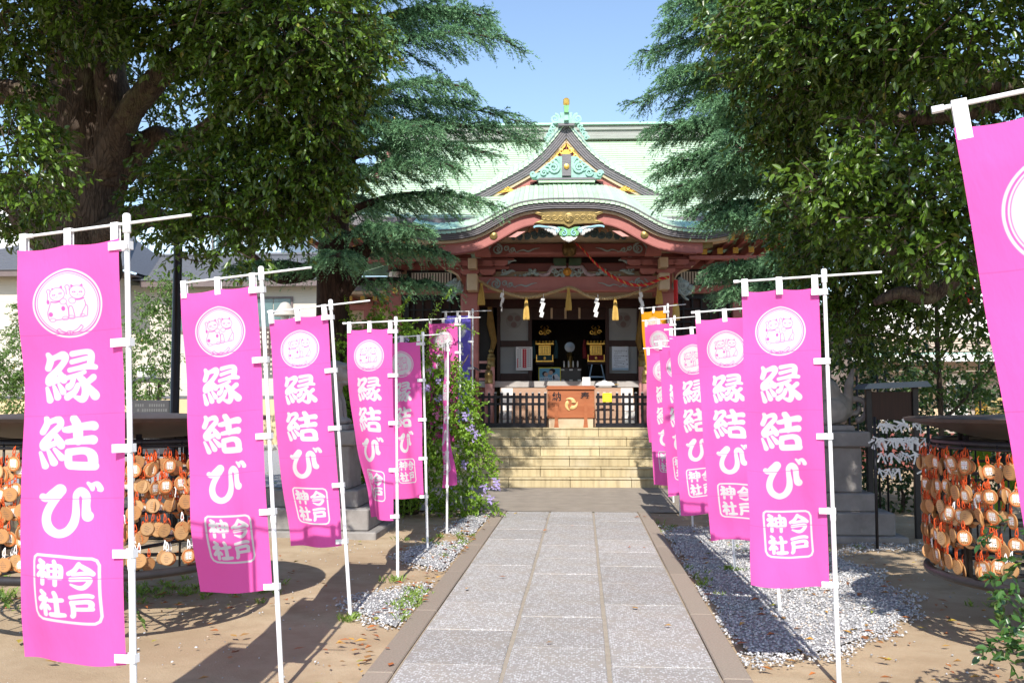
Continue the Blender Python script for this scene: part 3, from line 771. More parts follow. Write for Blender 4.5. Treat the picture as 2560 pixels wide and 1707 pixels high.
# ------------------------------------------------------------------ shrine hall (own frame: x along the front, y inwards)
MAIN = lambda y: 5.06 + 0.56*y                     # straight slope of the main roof
def spiral(mb, cx, cz, y, r, turns=1.6, hand=1, a0=0.0, w=0.035, n=22, flat=0.5, tail=None):
    pts = []; rad = []
    for i in range(n+1):
        t = i/n; rr = r*(1-t)**0.8+0.008; a = a0+hand*t*turns*2*pi
        pts.append((cx+rr*cos(a), y, cz+rr*sin(a))); rad.append(w*(1-0.55*t))
    if tail:
        pts = [(q[0], y, q[1]) for q in tail]+pts; rad = [w*(0.25+0.75*i/len(tail)) for i in range(len(tail))]+rad
    mb.tube(pts, rad, 6, flat=(1, flat))
def curl(mb, pts, w=0.03, flat=0.5, y=0):
    P = smooth_pts([(p[0], p[1], 0) for p in pts], 4); n = len(P)
    mb.tube([(a, y, b) for a, b, _ in P], [w*(0.25+0.75*sin(pi*min(.95,max(.05,i/(n-1))))) for i in range(n)], 6, flat=(1, flat))
def blobs(mb, pts, y, flat=0.5):
    for x, z, r in pts: mb.ball((x, y, z), (r, r*flat, r), 8, 6)
def resample(pts, n):
    P = np.array(pts, float); s = np.r_[0, np.cumsum(np.hypot(*np.diff(P, axis=0).T))]
    q = np.linspace(0, s[-1], n); return np.c_[np.interp(q, s, P[:,0]), np.interp(q, s, P[:,1])]
def smooth_poly(pts, n=40):
    P = smooth_pts([(x, z, 0) for x, z in pts], 10); return resample([(a, b) for a, b, _ in P], n)

hall = sthing('shrine_hall', 'large shrine hall with green copper roofs, pink timbers and curved porch gable', 'shrine')
def hb(mb, name, m, smooth=False, angle=35, parent=None, label=None, kind=None):
    return mb.build(name, M_[m] if isinstance(m, str) else m, parent or hall, smooth, angle if smooth else None, label=label, kind=kind)

# -- roof copper: pale green sheets with darker seams and streaks
def m_copper(name, tint=(1,1,1)):
    m, nt, b = _new(name)
    v = _coord(nt)
    big = _noise(nt, v, 0.9, 5, .6); st = _noise(nt, _scale(nt, v, (9, .5, .5)), 1.2, 5); fine = _noise(nt, v, 14, 5)
    t3 = lambda c: tuple(a*k for a, k in zip(c, tint))
    col = _ramp(nt, big, [(0.3, t3((0.42,0.59,0.40))), (0.6, t3((0.50,0.67,0.51))), (0.8, t3((0.60,0.72,0.61)))])
    col = _mix(nt, _ramp(nt, st, [(0.52,(0,0,0)),(0.7,(0.55,0.55,0.55))]), col, t3((0.42,0.50,0.29)))
    col = _mix(nt, _math(nt,'MULTIPLY',fine,0.2), col, t3((0.42,0.57,0.46)))
    oi = nt.nodes.new('ShaderNodeObjectInfo'); hs = nt.nodes.new('ShaderNodeHueSaturation')
    nt.links.new(_math(nt,'MULTIPLY_ADD',oi.outputs['Random'],0.16,0.9), hs.inputs['Value']); nt.links.new(col, hs.inputs['Color'])
    nt.links.new(hs.outputs[0], b.inputs['Base Color']); b.inputs['Roughness'].default_value = 0.5; b.inputs['Specular IOR Level'].default_value = 0.35
    _bump(nt, fine, b, 0.1, 0.01); return m
M_['copper'] = m_copper('pale_green_copper'); M_['copper2'] = m_copper('blue_green_copper', (0.86,1.02,1.1))
M_['seam'] = mat('roof_seam_dirt', (0.30,0.32,0.20), (0.2,0.21,0.15), 12, 0.8)  # dark dirt colour of the joints between roof courses

# main roof, front slope in stepped courses (every course a lapped strip with a real lip)
def half_len(t): return 5.95-1.2*min(1, t/0.5)
NC = 36
def roof_pt(x, t, lift=0.0):
    y = 0.7+5.8*t
    up_ = 0.42*(abs(x)/5.95)**5*(1-t)**2
    z = MAIN(y) + 0.10*(1-4*(t-.5)**2)*-1 + up_ + lift
    return (x, y, z)
front = MB(); seams = MB()
nx = 46
for c in range(NC):
    t0, t1 = c/NC, (c+1)/NC
    h0, h1 = half_len(t0), half_len(t1)
    rows = []
    for h, t, l in ((h0, t0-.003, .020), (h1, t1, .003)):
        rows.append([roof_pt(-h+2*h*i/nx, max(t,0), l) for i in range(nx+1)])
    lip = [(p[0], p[1]+.004, p[2]-.018) for p in rows[0]]
    vs = rows[0]+rows[1]+lip
    front.add(vs, [(i, i+1, nx+1+i+1, nx+1+i) for i in range(nx)])
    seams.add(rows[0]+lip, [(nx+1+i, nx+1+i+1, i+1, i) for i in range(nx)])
hb(front, 'roof_slope', 'copper', kind='stuff')
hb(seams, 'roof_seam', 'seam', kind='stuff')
back = MB()
back.grid(lambda u, v: (lambda h: (-h+2*h*u, 12.3-5.8*v, roof_pt(-h+2*h*u, v)[2]))(half_len(v)), 20, 12)
for s in (-1, 1):
    back.grid(lambda u, v: (s*half_len(v*.5), 0.7+5.8*v*.5+(11.6-5.8*v)*u, roof_pt(5.95, v*.5)[2]-.02-.35*(1-abs(2*u-1)**3)*(1-v)), 10, 6)
hb(back, 'roof_slope', 'copper')
for s in (-1, 1):
    gm = MB(); gm.prism([(3.2,6.9),(9.8,6.9),(6.5,8.75)], s*4.5-.05, s*4.5+.05, 'yz')
    hb(gm, 'side_gable', 'pink')
# eave edge: layered dark fascia, beige soffit board under it
def eave(mb, dz0, dz1, y0, y1, xs):
    for a, b in zip(xs[:-1], xs[1:]):
        za, zb = roof_pt(a,0)[2], roof_pt(b,0)[2]
        vs = [(a,y0,za+dz0),(b,y0,zb+dz0),(b,y1,zb+dz0),(a,y1,za+dz0),(a,y0,za+dz1),(b,y0,zb+dz1),(b,y1,zb+dz1),(a,y1,za+dz1)]
        mb.add(vs, [(0,3,2,1),(4,5,6,7),(0,1,5,4),(2,3,7,6)])
xe = list(np.linspace(-5.95, 5.95, 41))
hb(eave(e := MB(), -.20, .03, .66, .80, xe) or e, 'eave_edge', 'fascia')
hb(eave(e := MB(), -.27, -.203, .74, 3.4, xe) or e, 'soffit', 'beige')
# ridge: moulded box with cap and end ornaments
rd = MB()
for z0, z1, d in ((8.62,8.74,.34),(8.743,8.86,.28),(8.863,8.93,.33),(8.933,9.0,.26)):
    rd.box(-4.7, 4.7, 6.5-d, 6.5+d, z0, z1)
hb(rd, 'ridge_box', mat('weathered_ridge_copper', (0.34,0.36,0.32), (0.20,0.20,0.185), 4, 0.55, stretch=(.5,1.4,20), bump=0.4, bscale=5))
hb(MB().prism([(6.5-.36,9.003),(6.5+.36,9.003),(6.5+.2,9.10),(6.5-.2,9.10)], -4.78, 4.78, 'yz'), 'ridge_cap', 'copper2')
for s in (-1, 1):
    e = MB(); e.prism([(s*4.66,8.55),(s*4.66+.25*s,8.6),(s*4.66+.2*s,9.0),(s*4.66+.3*s,9.16),(s*4.66,9.1)][::(1 if s > 0 else -1)], 6.2, 6.8)
    hb(e, 'ridge_ornament', 'patina')
    hb(MB().lathe([(.0,0),(.05,.02),(.055,.16),(.04,.2),(0,.21)], 10, (s*4.5,6.3,9.1)), 'ornament_cap', 'gold')

# chidori gable on the roof
CO = [(0,7.92),(.10,7.83),(.22,7.66),(.38,7.47),(.52,7.31),(.69,7.15),(.85,7.02),(1.0,6.92),(1.45,6.67),(2.02,6.37),(2.4,6.25),(2.85,6.20)]
co = smooth_poly(CO, 26)
def nrm(P):
    T = np.gradient(P, axis=0); N = np.c_[-T[:,1], T[:,0]]; return N/np.linalg.norm(N, axis=1)[:,None]
no = nrm(co)
for s in (-1, 1):
    # courses of the little roof sweep up and run back to the main slope
    GS = lambda y: .42*min(max(y-2.22,0),.75)
    def gend(z):
        y = 2.22
        while y < 6.4 and z+GS(y) > MAIN(y)-.12: y += .02
        return y
    for i in range(len(co)-1):
        (xa, za), (xb, zb) = co[i], co[i+1]
        xm, zm = xa+(xb-xa)*.93, za+(zb-za)*.93
        ya, yb = gend(za), gend(zb)
        if max(ya, yb) < 2.30: continue
        n_ = 5; top = []
        for (x, z, ye, l) in ((xa, za, ya, .012), (xm, zm, yb, .026)):
            for k in range(n_+1):
                y = 2.2+(ye-2.2)*(k/n_)**1.5; top.append((s*x, y, z+GS(y)+l-.03*(1-k/n_)**5))
        low = [(p[0], p[1], p[2]-.045) for p in top]; m1 = n_+1
        hb(MB().add(top+low, [(k, m1+k, m1+k+1, k+1)[::s] for k in range(n_)]+[(2*m1+k, 2*m1+k+1, 3*m1+k+1, 3*m1+k)[::s] for k in range(n_)]+[(m1+k, 3*m1+k, 3*m1+k+1, m1+k+1)[::s] for k in range(n_)]+[(0,2*m1,3*m1,m1)[::s]]), 'gable_roof_course', 'copper')
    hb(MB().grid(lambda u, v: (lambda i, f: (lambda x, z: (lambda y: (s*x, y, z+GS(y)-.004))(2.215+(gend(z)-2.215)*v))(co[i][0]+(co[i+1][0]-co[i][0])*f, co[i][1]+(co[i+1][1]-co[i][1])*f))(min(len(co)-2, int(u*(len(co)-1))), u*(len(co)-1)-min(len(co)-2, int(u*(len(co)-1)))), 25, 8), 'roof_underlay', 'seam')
def band(mb, P, o0, o1, y0, y1, s, P_n, i0=0, i1=None):
    i1 = len(P)-1 if i1 is None else i1
    A = P+P_n*o0; B = P+P_n*o1
    for i in range(i0, i1):
        vs = []
        for y in (y0, y1): vs += [(s*A[i,0], y, A[i,1]), (s*A[i+1,0], y, A[i+1,1]), (s*B[i+1,0], y, B[i+1,1]), (s*B[i,0], y, B[i,1])]
        mb.add(vs, [(0,1,2,3),(4,7,6,5),(0,4,5,1),(3,2,6,7)])
    return mb
for s in (-1, 1):
    for k in range(5):
        hb(band(MB(), co, -.045*k, -.045*(k+1)+.006, 2.22+.012*k, 2.5, s, no), 'eave_layer', 'fascia')
    hb(band(MB(), co, -.226, -.285, 2.30, 2.5, s, no, 1), 'soffit_board', 'beige')
    hb(band(MB(), co, -.287, -.42, 2.36, 2.46, s, no, 2, 24), 'bargeboard', 'pink')
inner = [(s*p[0], p[1]) for s in (-1,) for p in (co+no*-.3)[::-1] if p[0] > 0.12]+[(0,7.46)]+[(p[0], p[1]) for p in (co+no*-.3) if p[0] > 0.12]
inner = [(x, max(z, 6.25)) for x, z in inner]
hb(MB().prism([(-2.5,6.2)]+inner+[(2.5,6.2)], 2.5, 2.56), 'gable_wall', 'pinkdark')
g = MB()
for s in (-1, 1):
    g.prism([(0,7.50),(s*.02,7.40),(s*.2,7.20),(s*.34,6.97),(s*.42,6.93),(s*.38,7.04),(s*.48,7.03),(s*.26,7.26)][::-s], 2.30, 2.35)
    for cx, cz, r in ((.1,7.29,.055),(.2,7.15,.05),(.3,7.05,.045)): spiral(g, s*cx, cz, 2.30, r, 1.3, s, 0, .018)
hb(g, 'gilded_ornament', 'gold', True)
for s in (-1, 1):
    g = MB()
    g.prism([(s*1.15,6.40),(s*1.95,6.29),(s*1.6,6.46),(s*1.4,6.52),(s*1.3,6.62),(s*1.3,6.5)][::s], 2.29, 2.34)
    for cx, cz, r in ((1.36,6.45,.05),(1.52,6.42,.045),(1.68,6.38,.035)): spiral(g, s*cx, cz, 2.28, r, 1.2, -s, 0, .016)
    hb(g, 'gilded_ornament', 'gold', True)
g = MB().prism([(-.075,7.06),(.075,7.06),(.075,7.25),(.045,7.29),(-.045,7.29),(-.075,7.25)], 2.16, 2.29)
hb(g, 'gilded_cap', 'gold')
# ridge-end tile between porch roof and gable (carved verdigris)
g = MB().prism([(-.75,6.62),(.75,6.62),(.82,6.72),(.6,6.76),(.45,6.90),(.28,7.0),(.22,7.12),(-.22,7.12),(-.28,7.0),(-.45,6.90),(-.6,6.76),(-.82,6.72)], 2.08, 2.24)
for s in (-1, 1):
    spiral(g, s*.28, 6.86, 2.05, .12, 1.8, s, pi/2, .035); spiral(g, s*.5, 6.75, 2.05, .075, 1.5, -s, 0, .028); spiral(g, s*.74, 6.72, 2.05, .06, 1.4, s, 0, .03)
    for k in range(5): curl(g, [(s*(.17+.05*k),6.98-.05*k),(s*(.22+.07*k),7.08-.06*k),(s*(.30+.08*k),7.02-.06*k)], .028, .6, 2.06)
hb(g, 'ridge_end_carving', 'patina', True)
hb(MB().box(-.1,.1,1.98,2.08,6.66,7.14), 'ridge_end_panel', 'fascia'); hb(MB().lathe([(0,0),(.055,.0),(.06,.02),(.03,.03),(0,.03)], 16, M=Matrix.Translation((0,1.98,6.86)) @ Matrix.Rotation(pi/2,4,'X')), 'crest_boss', 'gold', True)
hb(MB().prism([(-.62,6.52),(.62,6.52),(.62,6.57),(-.62,6.57)], 2.0, 2.26), 'ridge_end_base', 'copper')
hb(MB().prism([(-.66,6.572),(.66,6.572),(.6,6.618),(-.6,6.618)], 1.98, 2.26), 'ridge_end_base', 'fascia')
# finial on the upper gable
g = MB()
g.prism([(-.2,7.88),(.2,7.88),(.18,7.98),(.12,8.0),(.14,8.12),(-.14,8.12),(-.12,8.0),(-.18,7.98)], 2.12, 2.36)
for s in (-1, 1):
    spiral(g, s*.25, 7.98, 2.14, .10, 1.7, s, pi/2, .035)
    curl(g, [(s*.16,7.92),(s*.3,7.84),(s*.36,7.70),(s*.46,7.54)], .05, .8, 2.2)
    for k in range(4): spiral(g, s*(.30+.05*k), 7.80-.085*k, 2.14, .05, 1.2, s, 0, .02)
hb(g, 'finial_carving', 'patina', True)
hb(MB().prism([(-.05,7.92),(.05,7.92),(.05,8.14),(-.05,8.14)], 2.02, 2.12), 'finial_post', 'patina')
hb(MB().prism([(-.045,8.08),(.045,8.08),(.06,8.24),(-.06,8.24)], 1.97, 2.14), 'finial_neck', 'green')
hb(MB().lathe([(.0,0),(.062,.0),(.075,.05),(.07,.14),(.045,.165),(0,.165)], 8, (0,2.02,8.242), M=None), 'gilded_cap', 'gold', True, 20)
hb(MB().prism([(-.17,7.82),(.17,7.82),(.19,7.875),(-.19,7.875)], 2.1, 2.4), 'finial_base', 'fascia')

# porch roof with undulating gable (karahafu)
KO = [(0,5.71),(.45,5.705),(.91,5.65),(1.25,5.53),(1.55,5.36),(1.85,5.20),(2.12,5.125),(2.5,5.09),(2.85,5.10),(3.15,5.16)]
ko = smooth_poly(KO, 33); kn = nrm(ko); YF = -.22
KS = lambda y: .33*(y-YF)
for s in (-1, 1):
    for i in range(len(ko)-1):
        (xa, za), (xb, zb) = ko[i], ko[i+1]
        def yend(z, x): return max(.25, min(3.0, (z-.33*YF-5.06)/(.56-.33)+.12))
        ya, yb = yend(za, xa), yend(zb, xb)
        n_ = 5; top = []
        for (x, z, ye, l) in ((xa, za, ya, .012), (xa+(xb-xa)*.92, za+(zb-za)*.92, yb, .028)):
            for k in range(n_+1):
                y = YF+(ye-YF)*k/n_
                top.append((s*x, y, z+KS(y)+l-(.05*(1-k/n_)**4)))
        low = [(p[0], p[1], p[2]-.06) for p in top]; m1 = n_+1
        m2 = MB().add(top+low, [(k, m1+k, m1+k+1, k+1)[::s] for k in range(n_)]+[(2*m1+k, 2*m1+k+1, 3*m1+k+1, 3*m1+k)[::s] for k in range(n_)]+[(m1+k, 3*m1+k, 3*m1+k+1, m1+k+1)[::s] for k in range(n_)]+[(0,2*m1,3*m1,m1)[::s]])
        hb(m2, 'porch_roof_course', 'copper2' if i > 22 else 'copper', label=None)
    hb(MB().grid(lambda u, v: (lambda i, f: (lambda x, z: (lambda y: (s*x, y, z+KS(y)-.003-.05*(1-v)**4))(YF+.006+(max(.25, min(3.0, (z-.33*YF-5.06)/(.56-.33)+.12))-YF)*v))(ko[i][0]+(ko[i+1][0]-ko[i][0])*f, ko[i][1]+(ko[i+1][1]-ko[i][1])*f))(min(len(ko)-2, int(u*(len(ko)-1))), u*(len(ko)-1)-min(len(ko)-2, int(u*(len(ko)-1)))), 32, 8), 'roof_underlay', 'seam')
    for k in range(6):
        hb(band(MB(), ko, -.034*k-.005, -.034*(k+1)+.003, YF-.01+.014*k, YF+.5, s, kn), 'eave_layer', 'fascia')
    hb(band(MB(), ko, -.212, -.262, YF+.13, YF+.55, s, kn), 'soffit_board', 'beige')
    o0, o1 = -.266, -.46
    hb(band(MB(), ko, o0, o1, YF+.20, YF+.34, s, kn, 0, 27), 'bargeboard', 'pink')
    hb(band(MB(), ko, o1+.005, o1-.02, YF+.185, YF+.35, s, kn, 1, 26), 'bargeboard_moulding', 'pinkdark')
    # boss and the pink barb on the board
    B0 = ko[17]+kn[17]*-.37
    hb(MB().lathe([(0,0),(.075,0),(.08,.015),(.055,.03),(0,.035)], 18, M=Matrix.Translation((s*1.5,YF+.20,4.99)) @ Matrix.Rotation(pi/2,4,'X')), 'bargeboard_boss', 'bronze', True)
    hb(MB().prism([(s*1.02,5.06),(s*1.2,4.95),(s*1.13,4.955),(s*1.06,4.95),(s*.86,5.07)][::-s], YF+.16, YF+.2), 'bargeboard_barb', 'pinkpale')
    hb(MB().prism([(s*2.46,4.68),(s*2.85,4.74),(s*2.85,4.9),(s*2.46,4.84)][::s], YF+.23, YF+.33), 'bargeboard_end', 'bronze')
# gold plate, white-green pendant
gp = MB().prism([(-.69,5.22),(-.3,5.215),(-.1,5.20),(0,5.14),(.1,5.20),(.3,5.215),(.69,5.22),(.54,5.30),(.52,5.36),(.68,5.42),(.68,5.45),(-.68,5.45),(-.68,5.42),(-.52,5.36),(-.54,5.30)], YF+.12, YF+.19)
for s in (-1, 1):
    for cx, r in ((.16,.05),(.28,.055),(.41,.05),(.5,.035)): spiral(gp, s*cx, 5.33, YF+.115, r, 1.5, s, 0, .016)
    curl(gp, [(s*.5,5.27),(s*.6,5.245),(s*.66,5.235)], .014, .6, YF+.115); curl(gp, [(s*.5,5.4),(s*.58,5.425),(s*.66,5.435)], .014, .6, YF+.115)
hb(gp, 'gilded_plate', 'bronze', True)
g = MB().lathe([(0,0),(.09,0),(.1,.02),(.08,.025),(0,.025)], 20, M=Matrix.Translation((0,YF+.12,5.32)) @ Matrix.Rotation(pi/2,4,'X'))
for k in range(3): spiral(g, .035*cos(2.1*k), 5.32+.035*sin(2.1*k), YF+.09, .035, .8, 1, 2.1*k, .014)
hb(g, 'crest_boss', 'bronze', True)
w = MB()
for s in (-1, 1):
    w.prism([(s*.02,4.99),(s*.0,4.84),(s*.06,4.87),(s*.12,4.90),(s*.17,4.95),(s*.12,4.98)][::s], YF+.14, YF+.20)
    blobs(w, [(s*.27,5.03,.055),(s*.34,5.07,.045),(s*.4,5.09,.04),(s*.22,5.07,.05),(s*.46,5.115,.03)], YF+.16, .6)
    curl(w, [(s*.2,5.12),(s*.36,5.13),(s*.55,5.15)], .04, .5, YF+.16)
blobs(w, [(0,4.90,.06),(.05,4.92,.05),(-.05,4.92,.05)], YF+.15, .6)
hb(w, 'pendant_white', 'white', True)
g = MB()
for s in (-1, 1):
    g.prism([(0,5.10),(0,4.98),(s*.05,4.95),(s*.12,4.95),(s*.19,4.99),(s*.2,5.05),(s*.13,5.09),(s*.22,5.15),(s*.12,5.145)][::s], YF+.12, YF+.2)
hb(g, 'pendant_green', 'green')
b_ = MB()
for s in (-1, 1):
    spiral(b_, s*.095, 5.02, YF+.10, .05, 1.3, s, pi/2, .014, tail=[(s*.1,5.12),(s*.06,5.09)]); spiral(b_, s*.21, 5.09, YF+.10, .045, 1.3, s, -pi/2, .013)
    curl(b_, [(s*.3,5.13),(s*.45,5.15),(s*.6,5.165),(s*.69,5.15),(s*.68,5.13)], .022, .5, YF+.12)
hb(b_, 'pendant_blue', 'blue', True)
# recessed tympanum and carving
tym = [(s_*p[0], p[1]) for s_ in (1,) for p in (ko+kn*-.40) if p[0] < 2.0]
hb(MB().prism([(-1.5,5.0)]+[(1.5,5.0)]+[(p[0],p[1]) for p in tym[::-1] if p[0] < 1.5]+[(-p[0],p[1]) for p in tym[1:] if p[0] < 1.5], .52, .58), 'tympanum', 'beige')
for s in (-1, 1):
    g = MB()
    for k, (x, z, r) in enumerate(((.18,5.16,.10),(.36,5.12,.10),(.52,5.10,.085),(.68,5.06,.07),(.84,5.05,.06),(.98,5.03,.05),(1.12,5.02,.04),(.28,5.22,.07))):
        spiral(g, s*x, z+.02, .46, r, 1.6, s if k % 2 else -s, k, .026); g.ball((s*x,.5,z), (r*.9,.03,r*.9), 8, 5)
    hb(g, 'tympanum_carving', 'tealdark', True)
f_ = MB()
for s in (-1, 1):
    for k in range(11):
        a = pi*k/10; f_.ball((s*.72+.085*cos(a), .45, 5.16+.085*sin(a)), (.024,.016,.03), 6, 4)
hb(f_, 'carved_flower', mat('faded_orange_paint', (0.52,0.26,0.14), (0.4,0.17,0.09), 20, 0.6), True)

# timber frame of the porch
for s in (-1, 1):
    hb(MB().cbox(s*2.1-.18, s*2.1+.18, 1.54, 1.90, 1.14, 4.02, .02), 'porch_pillar', 'pinkpale' if False else 'pink')
    hb(MB().cbox(s*2.1-.24, s*2.1+.24, 1.48, 1.96, 1.13, 1.22, .02), 'pillar_base', 'stone')
bm = MB(); bm.cbox(-1.92, 1.92, 1.60, 1.84, 4.05, 4.38, .015).box(-1.7, 1.7, 1.585, 1.6, 4.09, 4.105).box(-1.7,1.7,1.585,1.6,4.12,4.13)
hb(bm, 'lower_beam', 'pink')
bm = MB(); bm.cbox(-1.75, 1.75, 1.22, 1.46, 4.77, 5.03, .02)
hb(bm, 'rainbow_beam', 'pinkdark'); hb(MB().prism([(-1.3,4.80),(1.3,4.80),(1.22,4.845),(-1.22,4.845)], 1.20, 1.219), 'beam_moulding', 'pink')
for nm, y, z, sc in (('beam_scrollwork', 1.57, 4.215, 1.0), ('beam_scrollwork', 1.19, 4.91, 1.05)):
    for s in (-1, 1):
        g = MB(); X = 1.42*sc if z > 4.5 else 1.55
        spiral(g, s*X, z, y, .105, 1.7, s, pi*.5, .022); spiral(g, s*(X-.04), z, y, .065, 1.3, s, pi*.5, .018)
        curl(g, [(s*(X+.14),z-.12),(s*(X+.18),z),(s*(X+.1),z+.11)], .022, .5, y)
        for k, dx in enumerate((.2,.33)):
            spiral(g, s*(X-dx), z+.01-.03*k, y, .05-.01*k, 1.2, -s, pi*.3, .016, tail=[(s*(X-dx-.12),z-.08),(s*(X-dx-.06),z-.06)])
        curl(g, [(s*(X-.42),z-.06),(s*(X-.55),z-.02),(s*(X-.66),z-.05),(s*(X-.78),z+.0),(s*(X-.9),z+.02)], .018, .5, y)
        hb(g, nm, 'teal', True)
# beige wall strip and frog-leg carving between the beams
hb(MB().box(-1.85, 1.85, 1.86, 1.9, 4.382, 4.52), 'wall_strip', 'beige'); hb(MB().cbox(-1.9, 1.9, 1.84, 2.0, 4.522, 4.70, .01), 'upper_beam', 'pinkdark'); hb(MB().box(-1.9, 1.9, 2.0, 2.05, 4.70, 5.1), 'wall_strip', 'brownwood')
g = MB()
for s in (-1, 1):
    g.tube([(s*x, 1.62, z) for x, z in ((.2,4.585),(.32,4.58),(.37,4.5),(.42,4.43),(.52,4.40),(.60,4.42),(.62,4.46))], [.04,.045,.045,.045,.04,.025,.012], 8, flat=(1,.7))
    g.box(min(s*.02,s*.3), max(s*.02,s*.3), 1.58, 1.66, 4.55, 4.60)
hb(g, 'frog_leg_strut', 'lilac', True, 50)
g = MB()
for s in (-1, 1):
    for x, z, r in ((.13,4.47,.07),(.24,4.43,.06),(.3,4.5,.055),(.1,4.41,.04)): spiral(g, s*x, z, 1.6, r, 1.5, s, x*9, .018)
    for x, z, r in ((.66,4.43,.06),(.74,4.47,.065),(.83,4.44,.06),(.92,4.41,.05),(.8,4.52,.045),(.7,4.52,.04),(1.02,4.40,.03),(1.12,4.41,.03)): g.ball((s*x,1.62,z), (r,.05,r*.75), 8, 6)
hb(g, 'leaf_carving', 'blue' if False else 'teal', True)
hb(MB().lathe([(0,0),(.088,0),(.09,.03),(.06,.045),(0,.045)], 20, M=Matrix.Translation((0,1.60,4.475)) @ Matrix.Rotation(pi/2,4,'X')), 'crest_boss', mat('orange_gilding', (0.55,0.25,0.03), (0.38,0.16,0.02), 25, 0.4, metal=.4), True)
hb(MB().prism([(-.30,4.66),(-.26,4.605),(-.03,4.605),(-.03,4.76),(-.30,4.76)], 1.5, 1.62).prism([(.03,4.605),(.26,4.605),(.30,4.66),(.30,4.76),(.03,4.76)], 1.5, 1.62), 'bearing_block', mat('dark_green_paint', (0.035,0.07,0.025), (0.02,0.045,0.018), 10, 0.5))
# bracket sets over the pillars and beside them
for s in (-1, 1):
    for (x, z, w, h) in ((2.1,4.41,.2,.12),(1.72,4.41,.17,.12),(1.45,4.60,.17,.12),(1.72,4.60,.17,.12),(2.1,4.60,.24,.12),(2.42,4.60,.17,.12),(1.95,4.60,.15,.12)):
        hb(MB().prism([(s*x-w*.62,z),(s*x+w*.62,z),(s*x+w,z+.05),(s*x+w,z+h),(s*x-w,z+h),(s*x-w,z+.05)], 1.5, 1.8), 'bearing_block', 'pink')
    hb(MB().cbox(s*1.95-.7, s*1.95+.7, 1.56, 1.76, 4.53, 4.60, .01).cbox(s*1.95-.8, s*1.95+.8, 1.56, 1.76, 4.725, 4.78, .01), 'bracket_arm', 'pinkdark')
    hb(MB().cbox(s*2.02-.11, s*2.02+.11, 1.10, 1.54, 4.03, 4.38, .012), 'beam_nose', 'beige')
    hb(MB().cbox(s*2.02-.09, s*2.02+.09, 1.15, 1.5, 4.50, 4.72, .012).cbox(s*2.02-.085, s*2.02+.085, 1.0, 1.5, 4.85, 5.0, .01), 'beam_nose', 'beige')
    hb(MB().prism([(s*1.62,4.74),(s*1.95,4.74),(s*1.95,5.04),(s*1.75,5.04),(s*1.66,4.9)][::s], 1.0, 1.25), 'corner_block', 'pink')
    hb(MB().cbox(s*1.78-.13, s*1.78+.13, .93, 1.0, 4.93, 5.03, .005), 'gilded_plate', 'bronze')
    g = MB()                                                     # cloud-shaped white-edged nosings
    for (x, z) in ((1.2,4.70),(1.22,4.47)):
        curl(g, [(s*(x+.22),z-.05),(s*(x+.1),z-.03),(s*x,z+.03),(s*(x-.1),z+.02)], .04, .8, 1.6); spiral(g, s*(x+.14), z+.03, 1.58, .055, 1.3, s, 0, .02)
    hb(g, 'carved_nosing', 'teal', True)
    # lion-head nosing outside the pillar
    g = MB(); g.ball((s*2.44,1.7,4.18), (.2,.13,.15), 12, 8).ball((s*2.62,1.7,4.13), (.13,.1,.08), 10, 7).ball((s*2.58,1.7,4.02), (.1,.09,.05), 10, 6).ball((s*2.42,1.62,4.31), (.06,.05,.05), 8, 5)
    for k in range(5): spiral(g, s*(2.32+.05*k), 4.10-.02*k+.12*(k%2), 1.57, .06, 1.4, s, k, .022)
    curl(g, [(s*2.32,4.3),(s*2.36,4.1),(s*2.48,3.96)], .04, .8, 1.58); curl(g, [(s*2.4,4.02),(s*2.52,3.9),(s*2.6,3.86)], .03, .8, 1.62)
    hb(g, 'lion_head_nosing', 'teal', True)
    g = MB(); curl(g, [(s*2.72,4.62),(s*2.6,4.55),(s*2.45,4.5),(s*2.35,4.42),(s*2.3,4.3)], .05, .7, 1.7)
    hb(g, 'bracket_wing', 'beige', True)
    hb(MB().prism([(s*2.3,4.34),(s*2.36,4.44),(s*2.5,4.53),(s*2.75,4.62),(s*2.75,4.70),(s*2.28,4.70)][::-s], 1.62, 1.76), 'bracket_arm', 'pinkdark')
# porch ceiling and link beams
hb(MB().box(-2.6, 2.6, .6, 3.1, 5.12, 5.16), 'porch_ceiling', 'beige')
for s in (-1, 1):
    hb(MB().cbox(s*2.1-.12, s*2.1+.12, 1.9, 3.2, 4.1, 4.36, .01), 'link_beam', 'pink')

# rafters with yellow ends under the main eaves
for s in (-1, 1):
    for row, (y, z, dy) in enumerate(((.95,5.02,.0),(1.45,4.82,.0))):
        for k in range(9):
            x = s*(2.75+.33*k+.165*row); zz = z+(roof_pt(x,0)[2]-roof_pt(3,0)[2])
            o = hb(MB().cbox(x-.055, x+.055, y, 3.3, zz, zz+.12, .005), 'rafter', 'pink')
            hb(MB().cbox(x-.058, x+.058, y-.012, y-.002, zz-.004, zz+.124, .004), 'rafter_end', 'goldpaint' if 'goldpaint' in M_ else M_.setdefault('goldpaint', mat('yellow_end_paint', (0.55,0.34,0.04), (0.45,0.26,0.03), 9, 0.5)), parent=o)
    hb(MB().cbox(s*4.0-1.4, s*4.0+1.4, 1.5, 1.66, 4.72, 4.80, .006), 'eave_purlin', 'pink')

